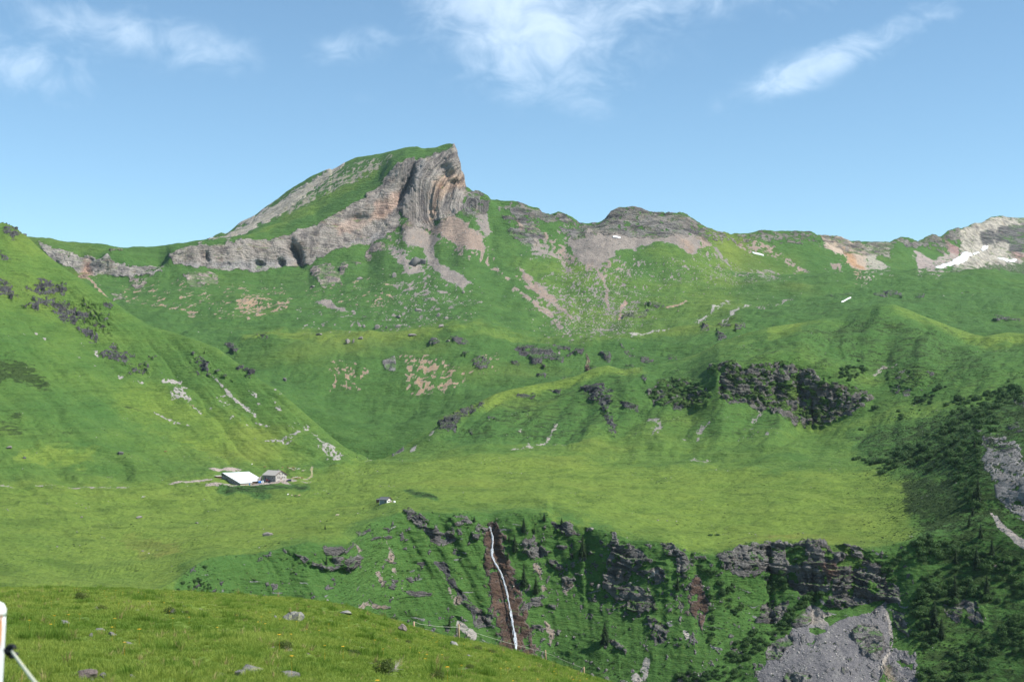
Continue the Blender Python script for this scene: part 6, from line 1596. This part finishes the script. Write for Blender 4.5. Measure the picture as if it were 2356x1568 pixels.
M_RK = rockmat('grey_boulder', (.26, .25, .24), (.33, .33, .24)); M_RKP = rockmat('pink_boulder', (.23, .185, .17)); M_RKL = rockmat('lichen_boulder', (.24, .235, .215), (.33, .34, .16)); M_RKB = rockmat('far_boulder', (.23, .205, .19), k=.8)
M_RKD = rockmat('dark_boulder', (.13, .125, .12), k=.8)
FR = [rock_mesh(100 + k, M_RK, 4) for k in range(5)]; FP = rock_mesh(140, M_RKP, 4); FL = [rock_mesh(150 + k, M_RKL, 4) for k in range(4)]
BR = [rock_mesh(160 + k, M_RKB, 3) for k in range(5)]; BD = [rock_mesh(170 + k, M_RKD, 3) for k in range(3)]


def boulder(sheet, x, y, w, h, label, me, group=None, rz=None, depth=1.0, tilt=0, sink=.3):
    p = sheet.find(x, y)
    k = m_per(p)
    o = link('boulder', me)
    o.scale = (w * k / 1.8, w * k * depth / 1.8, h * k / 1.5)
    o.location = p + Vector((0, 0, h * k * (.5 - sink)))
    o.rotation_euler = (0, tilt, rnd.uniform(-.5, .5) if rz is None else rz)
    return tag(o, label, 'rock', group)


FG = 'rocks in the foreground meadow'
ROCKS = []
for a in ((149, 1436, 27, 9, 'flat pale rock farthest left in the foreground meadow', FR[0], .05), (230, 1454, 26, 11, 'pale rounded slab at the upper left end of the rock row', FR[1], .1), (258, 1462, 18, 8, 'small slab right beside the pale rounded one', FR[2], .15),
          (296, 1485, 27, 12, 'light grey rock at the lower right end of the rock row', FR[3], .25), (209, 1465, 11, 9, 'small dark stone left of the rock row', FR[4], 0), (204, 1562, 46, 20, 'dark pinkish slab at the bottom edge, left', FP, -.15),
          (237, 1558, 16, 14, 'small stone right behind the pinkish slab', FR[1], 0), (304, 1564, 16, 12, 'small whitish stone at the bottom edge', FR[2], 0), (212, 1568, 14, 8, 'pebble-sized stone in front of the pinkish slab', FR[0], 0),
          (581, 1545, 46, 17, 'broad lichen-grey rock at bottom, left of the round one', FL[0], 0), (552, 1553, 26, 12, 'lower dark end piece beside the broad lichen-grey rock', FR[4], 0), (664, 1557, 40, 20, 'rounded grey rock at the bottom, standing alone', FR[3], 0),
          (664, 1428, 24, 18, 'left block of the lichen-covered rock group', FL[1], 0), (682, 1430, 24, 20, 'right tall block of the lichen-covered rock group', FL[2], .2), (676, 1420, 22, 12, 'top block of the lichen-covered rock group', FL[3], 0), (634, 1424, 10, 8, 'little stone left of the lichen-covered group', FR[0], 0),
          (797, 1411, 27, 8, 'flat grey slab lying on the meadow crest', FR[1], 0), (927, 1452, 20, 13, 'tilted brown rock on the crest near a short post', FP, .5), (1044, 1486, 25, 10, 'flat pale rock at the foot of the taller fence post', FR[0], .1), (1079, 1512, 12, 6, 'small stone below the crest right of the fence post', FR[2], 0),
          (316, 1408, 12, 9, 'small grey stone far up in the left meadow', FR[3], 0), (640, 1540, 6, 5, 'tiny stone between the bottom rocks', FR[2], 0)):
    p = S1.find(a[0], a[1]); ROCKS.append((p.x, p.y, a[2] * m_per(p) * .62, 0))
    boulder(S1, a[0], a[1], a[2] * 1.05, a[3] * 1.25, a[4], a[5], FG, tilt=a[6], sink=.18)
PG = 'boulders on the pasture'
for a in ((616, 1231, 23, 10, 'largest boulder on the pasture above the gorge', BR[0]), (321, 1190, 14, 6, 'flat boulder on the left pasture below the farm', BR[1]), (188, 1190, 6, 4, 'small pale boulder on the far left pasture', BR[2]), (453, 1203, 9, 5, 'grey boulder on the left pasture right of the flat one', BR[3]),
          (329, 1267, 7, 3, 'small stone low on the left pasture', BR[4]), (277, 1044, 13, 8, 'dark boulder with a black hollow on the left slope', BD[0]), (22, 1030, 13, 6, 'grey rock at the far left edge of the slope', BR[2]), (56, 1054, 8, 5, 'dark rock low at the left edge of the slope', BD[1]),
          (1514, 1197, 5, 4, 'small white boulder on the bright pasture above the gorge', BR[4]), (737, 1199, 4, 3, 'tiny pinkish boulder near the small spruce', BR[1]), (1360, 1217, 14, 9, 'pale boulder at the gorge rim beside the tall spruce', BR[3]), (1378, 1350, 11, 10, 'pale block on the left of the gorge face', BR[0])):
    boulder(S2, a[0], a[1], a[2], a[3], a[4], a[5], PG)
BG = 'boulders in the back bowl'
for a in ((868, 755, 13, 12, 'angular boulder on the bowl slope, tallest of the middle ones', BR[0]), (800, 788, 12, 13, 'upright boulder on the bench crest', BR[1]), (813, 788, 5, 10, 'narrow boulder right beside the upright one', BR[2]), (655, 876, 8, 10, 'dark lone boulder on the smooth slope above the left hill', BD[0]),
          (917, 730, 14, 8, 'flat grey boulder under the pinkish debris', BR[3]), (964, 715, 17, 9, 'long leaning boulder in the bowl below the great scree', BR[4]), (1009, 727, 9, 10, 'pale boulder, upper of two right of the long one', BR[0]), (1027, 733, 10, 8, 'pale boulder, lower of two right of the long one', BR[1]),
          (1014, 752, 13, 8, 'whitish boulder on the bench under the pale pair', BR[2]), (997, 784, 19, 9, 'dark low outcrop boulder below the bench', BD[1]), (1031, 785, 10, 7, 'grey boulder right of the dark low one', BR[3]), (950, 771, 19, 6, 'flat slab on the bench edge', BR[4]),
          (917, 752, 13, 9, 'boulder at the left start of the stony bench', BR[1]), (830, 780, 12, 8, 'grey boulder right of the upright pair', BR[2]), (734, 770, 14, 7, 'low boulder on the left part of the bench', BR[3]), (952, 611, 28, 24, 'big dark boulder beside the grey scree', BD[2]),
          (972, 606, 16, 14, 'smaller dark boulder right of the big dark one', BD[0]), (907, 637, 12, 14, 'brown boulder left below the big dark one', BR[0]), (828, 643, 14, 9, 'pale boulder under the lower crag', BR[1]), (1067, 673, 8, 8, 'boulder at the foot of the grey scree', BR[4]),
          (838, 752, 7, 9, 'small boulder left of the angular one', BR[4]), (889, 755, 5, 7, 'narrow stone right of the angular boulder', BR[2]), (720, 660, 12, 7, 'boulder below the lower left crag', BR[3]), (1345, 672, 6, 5, 'small boulder in the middle of the bowl', BR[0])):
    boulder(S3, a[0], a[1], a[2], a[3], a[4], a[5], BG)


# ------------------------------------------------------------------ scattered growth and stones (uncountable)
def instance_stuff(name, pts, rot, scl, pick, tone, meshes):
    col = bpy.data.collections.new(name + '_kinds')
    for k, me in enumerate(meshes):
        col.objects.link(bpy.data.objects.new('%s_kind_%02d' % (name, k), me))
    me = bpy.data.meshes.new(name)
    me.vertices.add(len(pts)); me.vertices.foreach_set('co', np.asarray(pts, np.float32).ravel())
    for nm, ty, dat in (('rot', 'FLOAT_VECTOR', rot), ('scl', 'FLOAT_VECTOR', scl), ('pick', 'INT', pick), ('tone', 'FLOAT', tone)):
        a = me.attributes.new(nm, ty, 'POINT')
        a.data.foreach_set('vector' if ty == 'FLOAT_VECTOR' else 'value', np.asarray(dat, np.int32 if ty == 'INT' else np.float32).ravel())
    o = link(name, me); o['kind'] = 'stuff'
    ng = bpy.data.node_groups.new(name + '_spread', 'GeometryNodeTree')
    ng.interface.new_socket('Geometry', in_out='INPUT', socket_type='NodeSocketGeometry')
    ng.interface.new_socket('Geometry', in_out='OUTPUT', socket_type='NodeSocketGeometry')
    N = ng.nodes; L = ng.links
    gi = N.new('NodeGroupInput'); go = N.new('NodeGroupOutput')
    ci = N.new('GeometryNodeCollectionInfo'); ci.inputs['Collection'].default_value = col
    ci.inputs['Separate Children'].default_value = True; ci.inputs['Reset Children'].default_value = True
    ip = N.new('GeometryNodeInstanceOnPoints')
    def named(nm, ty):
        q = N.new('GeometryNodeInputNamedAttribute'); q.data_type = ty; q.inputs['Name'].default_value = nm; return q.outputs['Attribute']
    L.new(gi.outputs[0], ip.inputs['Points']); L.new(ci.outputs[0], ip.inputs['Instance'])
    ip.inputs['Pick Instance'].default_value = True
    L.new(named('pick', 'INT'), ip.inputs['Instance Index'])
    e2r = N.new('FunctionNodeEulerToRotation'); L.new(named('rot', 'FLOAT_VECTOR'), e2r.inputs[0]); L.new(e2r.outputs[0], ip.inputs['Rotation'])
    L.new(named('scl', 'FLOAT_VECTOR'), ip.inputs['Scale'])
    L.new(ip.outputs[0], go.inputs[0])
    md = o.modifiers.new('spread', 'NODES'); md.node_group = ng
    return o


rs = np.random.RandomState(5)


def on_sheet(s, r, c):
    """ground points at fractional rows and columns"""
    r0 = r.astype(int); c0 = c.astype(int); fr = (r - r0)[:, None]; fc = (c - c0)[:, None]
    P = s.P
    return P[r0, c0] * (1 - fr) * (1 - fc) + P[r0 + 1, c0] * fr * (1 - fc) + P[r0, c0 + 1] * (1 - fr) * fc + P[r0 + 1, c0 + 1] * fr * fc


BUSHES = ((884, 1551, 64, 30, 'largest bush in the meadow, with bare silvery twigs on its right', 1), (654, 1491, 46, 16, 'low olive bush in the middle of the meadow', 0), (1004, 1563, 40, 20, 'dark bush at the bottom edge below the fence line', 0), (814, 1510, 46, 14, 'flat brownish bush left of the fence line', 0),
                                           (390, 1412, 36, 16, 'bush with pale twigs near the upper left meadow', 1), (237, 1407, 28, 14, 'small twiggy bush far left near the crest', 1), (187, 1380, 42, 16, 'dark bush on the meadow crest at far left', 0), (430, 1414, 20, 10, 'tiny twiggy bush right of the pale twig bush', 1),
                                           (1096, 1494, 34, 8, 'flat bush along the crest right of the fence post', 0), (1130, 1502, 30, 8, 'last flat bush on the crest before the waterfall', 0), (1080, 1536, 26, 9, 'flat reddish bush on the right of the meadow', 0), (940, 1480, 26, 8, 'flat bush below the tilted brown rock', 0))
for q in BUSHES:
    p = S1.find(q[0], q[1]); ROCKS.append((p.x, p.y, q[2] * m_per(p) * .66, 0))
# grass of the near meadow
M_GRASS = leafmat('grass_blades', (.108, .215, .024), (.375, .432, .085), .45, 'tone')
M_STRAW = leafmat('dry_stalks', (.26, .20, .08), (.34, .30, .12), .3, 'tone')


def tuft_mesh(seed, n, h, spread, m):
    r = random.Random(seed); b = MB()
    for k in range(n):
        a = r.uniform(0, 6.28); rr = spread * math.sqrt(r.random())
        x, y = rr * math.cos(a), rr * math.sin(a)
        hh = h * r.uniform(.45, 1.1); ln = r.uniform(.1, .55) * hh; d = a + r.uniform(-1, 1)
        w = h * .030 * r.uniform(.7, 1.3); q = r.uniform(0, 6.28)
        ux, uy = math.cos(q) * w, math.sin(q) * w
        tx, ty = math.cos(d) * ln, math.sin(d) * ln
        b.add([(x - ux, y - uy, -.05 * h), (x + ux, y + uy, -.05 * h), (x + tx * .35 - ux * .7, y + ty * .35 - uy * .7, hh * .6), (x + tx * .35 + ux * .7, y + ty * .35 + uy * .7, hh * .6), (x + tx, y + ty, hh)], [(0, 1, 3, 2), (2, 3, 4)])
    return b.mesh('tuft', m)


TUFT = [tuft_mesh(1, 46, 1.0, .55, M_GRASS), tuft_mesh(2, 40, .8, .6, M_GRASS), tuft_mesh(3, 34, 1.2, .42, M_GRASS), tuft_mesh(4, 50, .6, .7, M_GRASS), tuft_mesh(5, 14, 1.5, .4, M_STRAW), tuft_mesh(6, 26, .7, .8, M_GRASS)]
e1, e2 = S1.P[1:, :-1] - S1.P[:-1, :-1], S1.P[:-1, 1:] - S1.P[:-1, :-1]
area = np.linalg.norm(np.cross(e1, e2), axis=-1)
Yq = S1.P[:-1, :-1, 1]; xq = S1.bx[:-1, :-1]; yq = S1.py[:-1, :-1]
dens = np.where((Yq > 6.5) & (xq > -160) & (xq < 1750) & (S1.TT[:-1, :-1] < 5.25) & (yq < 1760), 170 * np.minimum(1, (16 / np.maximum(Yq, 1)) ** 1.2), 0)
wt = (dens * area).ravel(); NT_ = int(min(wt.sum(), 300000))
pick = rs.choice(wt.size, NT_, p=wt / wt.sum())
r_, c_ = np.divmod(pick, S1.nc - 1)
P = on_sheet(S1, r_ + rs.rand(NT_), c_ + rs.rand(NT_))
keepm = np.ones(NT_, bool)
for (rx, ry, rr, ry2) in ROCKS:
    keepm &= ((P[:, 0] - rx) / rr) ** 2 + ((P[:, 1] - ry + rr * .5) / (rr * 1.6)) ** 2 > 1
P = P[keepm]; NT_ = len(P)
pat = fbm(P[:, 0] / 2.6, P[:, 1] / 5.0, P[:, 2] * 0, 4) ; pat2 = fbm(P[:, 0] / .9 + 40, P[:, 1] / 1.2, P[:, 2] * 0, 3); pat3 = fbm(P[:, 0] / 9 + 7, P[:, 1] / 16, P[:, 2] * 0, 3)
hgt = (.050 + .05 * sstep(pat, -.1, .45) + .08 * sstep(pat2, .18, .45) + .04 * sstep(pat2, .36, .5)) * (1 + .010 * np.clip(P[:, 1] - 20, 0, 80)) * rs.uniform(.7, 1.3, NT_)
wid = hgt * .3 + .06 * (1 + .02 * np.clip(P[:, 1] - 15, 0, 90))
tone = np.clip(.55 + .9 * pat3 + .55 * pat - .95 * sstep(pat2, .12, .42) + rs.normal(0, .13, NT_), 0, 1)
kind = rs.choice(6, NT_, p=[.25, .23, .16, .222, .010, .128])
instance_stuff('grass', P, np.stack([rs.normal(0, .10, NT_), rs.normal(0, .10, NT_), rs.rand(NT_) * 6.28], 1), np.stack([wid, wid, hgt], 1), kind, tone, TUFT)

# buttercups and arnica
b = MB()
M_YEL = mat('yellow_petals', (.75, .42, .02), .7)
w2 = np.where((Yq > 8) & (Yq < 60) & (xq > 0) & (xq < 1400) & (S1.TT[:-1, :-1] < 4.9), area * np.minimum(1, 20 / np.maximum(Yq, 1)), 0).ravel()
pk = rs.choice(w2.size, 120, p=w2 / w2.sum()); r_, c_ = np.divmod(pk, S1.nc - 1)
for p in on_sheet(S1, r_ + rs.rand(120), c_ + rs.rand(120)):
    h = rnd.uniform(.14, .26); s = rnd.uniform(.013, .022); x, y, z = map(float, p)
    for k in range(5):
        a = 1.257 * k
        b.add([(x, y, z + h), (x + s * math.cos(a - .5), y + s * math.sin(a - .5), z + h + s * .3), (x + s * 1.3 * math.cos(a), y + s * 1.3 * math.sin(a), z + h + s * .2), (x + s * math.cos(a + .5), y + s * math.sin(a + .5), z + h + s * .3)], [(0, 1, 2, 3)])
    b.add([(x - .002, y, z), (x + .002, y, z), (x, y, z + h)], [(0, 1, 2)])
o = b.build('flowers', M_YEL); o['kind'] = 'stuff'

# heath and dwarf shrubs of the slopes, as dots of growth
DW = [bush_mesh('dwarf_shrub', leafmat('heath_leaves', (.022, .050, .012), (.050, .085, .022), .2, 'tone'), 70 + k, 60, .34, .7, 3) for k in range(4)]


def sheet_spread(name, s, n, weight, size, meshes, seed, aspect=.7):
    r = np.random.RandomState(seed)
    e1, e2 = s.P[1:, :-1] - s.P[:-1, :-1], s.P[:-1, 1:] - s.P[:-1, :-1]
    w = (np.linalg.norm(np.cross(e1, e2), axis=-1) * weight[:-1, :-1]).ravel()
    pk = r.choice(w.size, n, p=w / w.sum()); a, c = np.divmod(pk, s.nc - 1)
    P = on_sheet(s, a + r.rand(n), c + r.rand(n))
    sz = size[0] * (size[1] / size[0]) ** r.rand(n) ** 1.6
    instance_stuff(name, P, np.stack([r.normal(0, .1, n), r.normal(0, .1, n), r.rand(n) * 6.28], 1), np.stack([sz, sz, sz * aspect], 1), r.randint(0, len(meshes), n), r.rand(n), meshes)


vis2 = ((S2.bx > -60) & (S2.bx < 2420) & (S2.TT < 8)).astype(float)
nzb = fbm(S2.P[..., 0] / 40, S2.P[..., 1] / 40, S2.P[..., 2] / 40, 4)
heath = vis2 * (1 - S2.bare) * (sstep(S2.brush + .5 * nzb, .30, .75) + .035 * sstep(nzb, .0, .3)) * (S2.TT > 1)
pr_ = sstep(S2.bx, 1930, 2130) * (S2.TT > 3) * (S2.TT < 6) * sstep(nzb, -.35, .1)
sheet_spread('heath', S2, 24000, heath + .6 * pr_ * vis2, (.35, 1.15), DW, 3, .6)
wall_w = vis2 * (S2.TT > 1) * (S2.TT < 2.97) * (S2.bx > 400) * (1 - .85 * S2.bare) * sstep(nzb, -.25, .25)
sheet_spread('undergrowth', S2, 3000, wall_w, (.3, 1.0), DW, 4, .8)
pts, scl_ = [], []
for poly, n, w in THICK:
    if n < 20: n = int(n * .6)
    for (x, y) in scatter(poly, int(n * 2.2)):
        p = S2.find(x, y)
        if p.y < 300: continue
        s = rnd.uniform(w[0] * .35, w[1] * .6) * m_per(p) / 1.7
        pts.append(tuple(p)); scl_.append((s, s, s * rnd.uniform(.8, 1.3)))
n = len(pts)
instance_stuff('shrubbery', pts, [(0, 0, rnd.uniform(0, 6.28)) for _ in range(n)], scl_, [rnd.randrange(6) for _ in range(n)], [rnd.random() for _ in range(n)], ALD)
vis3 = ((S3.bx > 0) & (S3.bx < 2400) & (S3.TT < 8) & (S3.TT > 3.5)).astype(float)
nz3 = fbm(S3.P[..., 0] / 60, S3.P[..., 1] / 60, S3.P[..., 2] / 60, 4)
stone_w = vis3 * (.012 * sstep(nz3, .0, .35) + 1.2 * sstep(S3.bare, .3, .8) * (S3.relief < .6) * .25 + np.exp(-(((S3.bx - 1370) / 90) ** 2 + ((S3.by - 700) / 75) ** 2)) * .55
                  + np.exp(-(((S3.bx - 950) / 110) ** 2 + ((S3.by - 690) / 50) ** 2)) * .25 + np.exp(-(((S3.bx - 1600) / 120) ** 2 + ((S3.by - 630) / 30) ** 2)) * .3) * (S3.TT < 6.6)
sheet_spread('rubble', S3, 6500, stone_w, (.4, 1.9), [rock_mesh(300 + k, rockmat('scree_stone_%d' % k, c, k=.5), 1, 5) for k, c in enumerate(((.33, .28, .23), (.28, .26, .24), (.40, .37, .32)))], 6, .8)
stone2 = vis2 * (sstep(S2.bare, .3, .8) * (S2.relief < .8) * .22 + .010 * sstep(nzb, .1, .4)) * (S2.TT > 1)
sheet_spread('stones', S2, 3500, stone2, (.18, .75), [rock_mesh(320 + k, rockmat('slope_stone_%d' % k, c, k=.8), 1, 5) for k, c in enumerate(((.30, .28, .26), (.22, .21, .2), (.42, .39, .36)))], 7, .7)

# alpenrose and juniper bushes of the near meadow
M_JUN = leafmat('alpenrose_leaves', (.040, .070, .014), (.105, .125, .028), .2)
M_TWIG = mat('dead_twigs', (.42, .37, .33), .9, .2, 8)
JUN = [bush_mesh('foliage', M_JUN, 500 + k, 1500, .045, .75, 6) for k in range(3)]
for i, (x, y, w, h, lab, tw) in enumerate(BUSHES):
    p = S1.find(x, y); k = m_per(p)
    o = thing('alpenrose_bush', lab, 'bush', p, rnd.uniform(0, 6), 'alpenrose bushes in the near meadow')
    f = link('foliage', JUN[i % 3], o)
    o.scale = (w * k / 1.7, w * k / 1.7, h * k * 1.45 / .8)
    if tw:
        b = MB()
        for q in range(26):
            a = rnd.uniform(-1.0, 1.2); L = rnd.uniform(.5, 1.0)
            b.tube([(0.1, -.2, .05), (.3 * math.cos(a) * L + .1, -.55 * L - .1, .3 * L), (.75 * math.cos(a) * L + .1 + rnd.uniform(-.1, .1), -.8 * L + .6 * math.sin(a), rnd.uniform(.15, .75) * L)], [.016, .012, .004], 4)
        b.build('twigs', M_TWIG, o)

# ------------------------------------------------------------------ fences
M_ROPE = mat('fence_rope', (.42, .43, .36), .8, .2, 40)
posts = ((951, 1449, 1441, 'short stub of a fence post on the crest above the tilted rock'), (1055, 1484, 1457, 'tall thin fence post beside the flat pale rock'), (1254, 1526, 1507, 'fence post on the right crest in front of the gorge'), (1346, 1556, 1544, 'last low fence post at the right end of the crest'))
tops = []
for (x, yb, yt, lab) in posts:
    yb0 = yb; c = int(round((x - S1.xs[0]) / 4)); rr_ = int(np.argmin(np.where((S1.TT[:, c] < 5.4) & (S1.P[:, c, 1] > 40), S1.py[:, c], 1e9))); p = Vector(S1.P[rr_, c]); k = m_per(p)
    yb = float(S1.py[rr_, c]); h = max((yb0 - yt) * k * 1.15 + .12, .25)
    o = link('fence_post', MB().tube([(0, 0, -.3), (0, 0, h * .97), (0, 0, h)], [.07, .06, .04], 8).mesh('fence_post', M_WOOD, True))
    o.location = p; o.rotation_euler = (rnd.uniform(-.04, .04), rnd.uniform(-.05, .05), 0); tag(o, lab, 'post', 'wooden posts of the meadow fence')
    tops.append(p + Vector((0, -.08, h * .8)))
cat_ = [tops[0] + Vector((0, 0, .1))]
for a, b_ in zip(tops[:-1], tops[1:]):
    for k in range(1, 9): cat_.append(a.lerp(b_, k / 8) - Vector((0, 0, .2 * math.sin(math.pi * k / 8) * min(1, (a - b_).length / 12))) * .5)
o = MB().tube(cat_, .010, 5).build('fence_rope', M_ROPE); tag(o, 'thin pale fence rope strung along the meadow crest', 'rope')
# the near post, out of focus at the left edge
M_POST = mat('flaking_white_paint', (.60, .60, .62), .75, .18, 9, stretch=(1, 1, .35), col2=(.46, .42, .42), lo=.45, hi=.62, bump=.002)
M_BARE = mat('bare_orange_wood', (.55, .27, .13), .8, .25, 14, stretch=(1, 1, .3))
yp = 4.5; xc = (-16 - CX) / FPX * yp
gz = S1.find(-17, 2190).z
zt_ = (HY - 1381) / FPX * yp
pst = thing('painted_post', 'weathered white painted fence post at the left edge, very near', 'post', (xc - .0598, yp, zt_ - 1.12)); pst.rotation_euler = (0, R(3.06), 0)
MB().tube([(0, 0, -.25), (0, 0, 1.04), (0, 0, 1.075)], [.044, .0425, .041], 24).build('shaft', M_POST, pst, True)
MB().tube([(0, 0, 1.0755), (0, 0, 1.095), (0, 0, 1.112), (0, 0, 1.12)], [.0425, .042, .034, .016], 24).build('cap', M_WHITE, pst, True)
b = MB()
for i in range(9):
    for j in range(7):
        a = -1.35 + i * .07; z = .985 + j * .0145
        rr = .0434
        b.v.append((rr * math.cos(a + .35), rr * math.sin(a + .35), z + (.02 * math.sin(i * 2.1) if j in (0, 6) else 0) ))
for i in range(8):
    for j in range(6): b.f.append((i * 7 + j, (i + 1) * 7 + j, (i + 1) * 7 + j + 1, i * 7 + j + 1))
b.build('bare_wood_patch', M_BARE, pst, True)
ins = Vector(((27 - CX) / FPX * 4.42, 4.42, (HY - 1497) / FPX * 4.42))
io = thing('rope_insulator', 'black plastic insulator screwed into the near white post', 'insulator', ins)
M_BLK = mat('black_plastic', (.012, .014, .018), .5)
MB().tube([(-.032, .03, -.002), (-.012, .01, 0)], .006, 8).build('screw', M_STEEL, io)
ring = [(.017 * math.cos(a), 0, .017 * math.sin(a)) for a in np.linspace(.5, 6.0, 14)]
MB().tube(ring, .007, 8).build('hook', M_BLK, io, True)
MB().tube([(-.02, .012, 0), (-.004, .004, 0)], .012, 10).build('collar', M_BLK, io, True)
B_ = Vector(((93 - CX) / FPX * 3.1, 3.1, (HY - 1568) / FPX * 3.1))
dv = B_ - ins
ropep = [ins + dv * f - Vector((0, 0, .02 * math.sin(min(f, 3.4) / 3.4 * 3.14))) for f in np.linspace(0, 3.4, 30)]
o = MB().tube(ropep, .0042, 8).build('fence_rope', mat('near_rope', (.66, .66, .50), .75, .25, 60), None, True); tag(o, 'thick pale rope leading from the near white post towards the viewer', 'rope')
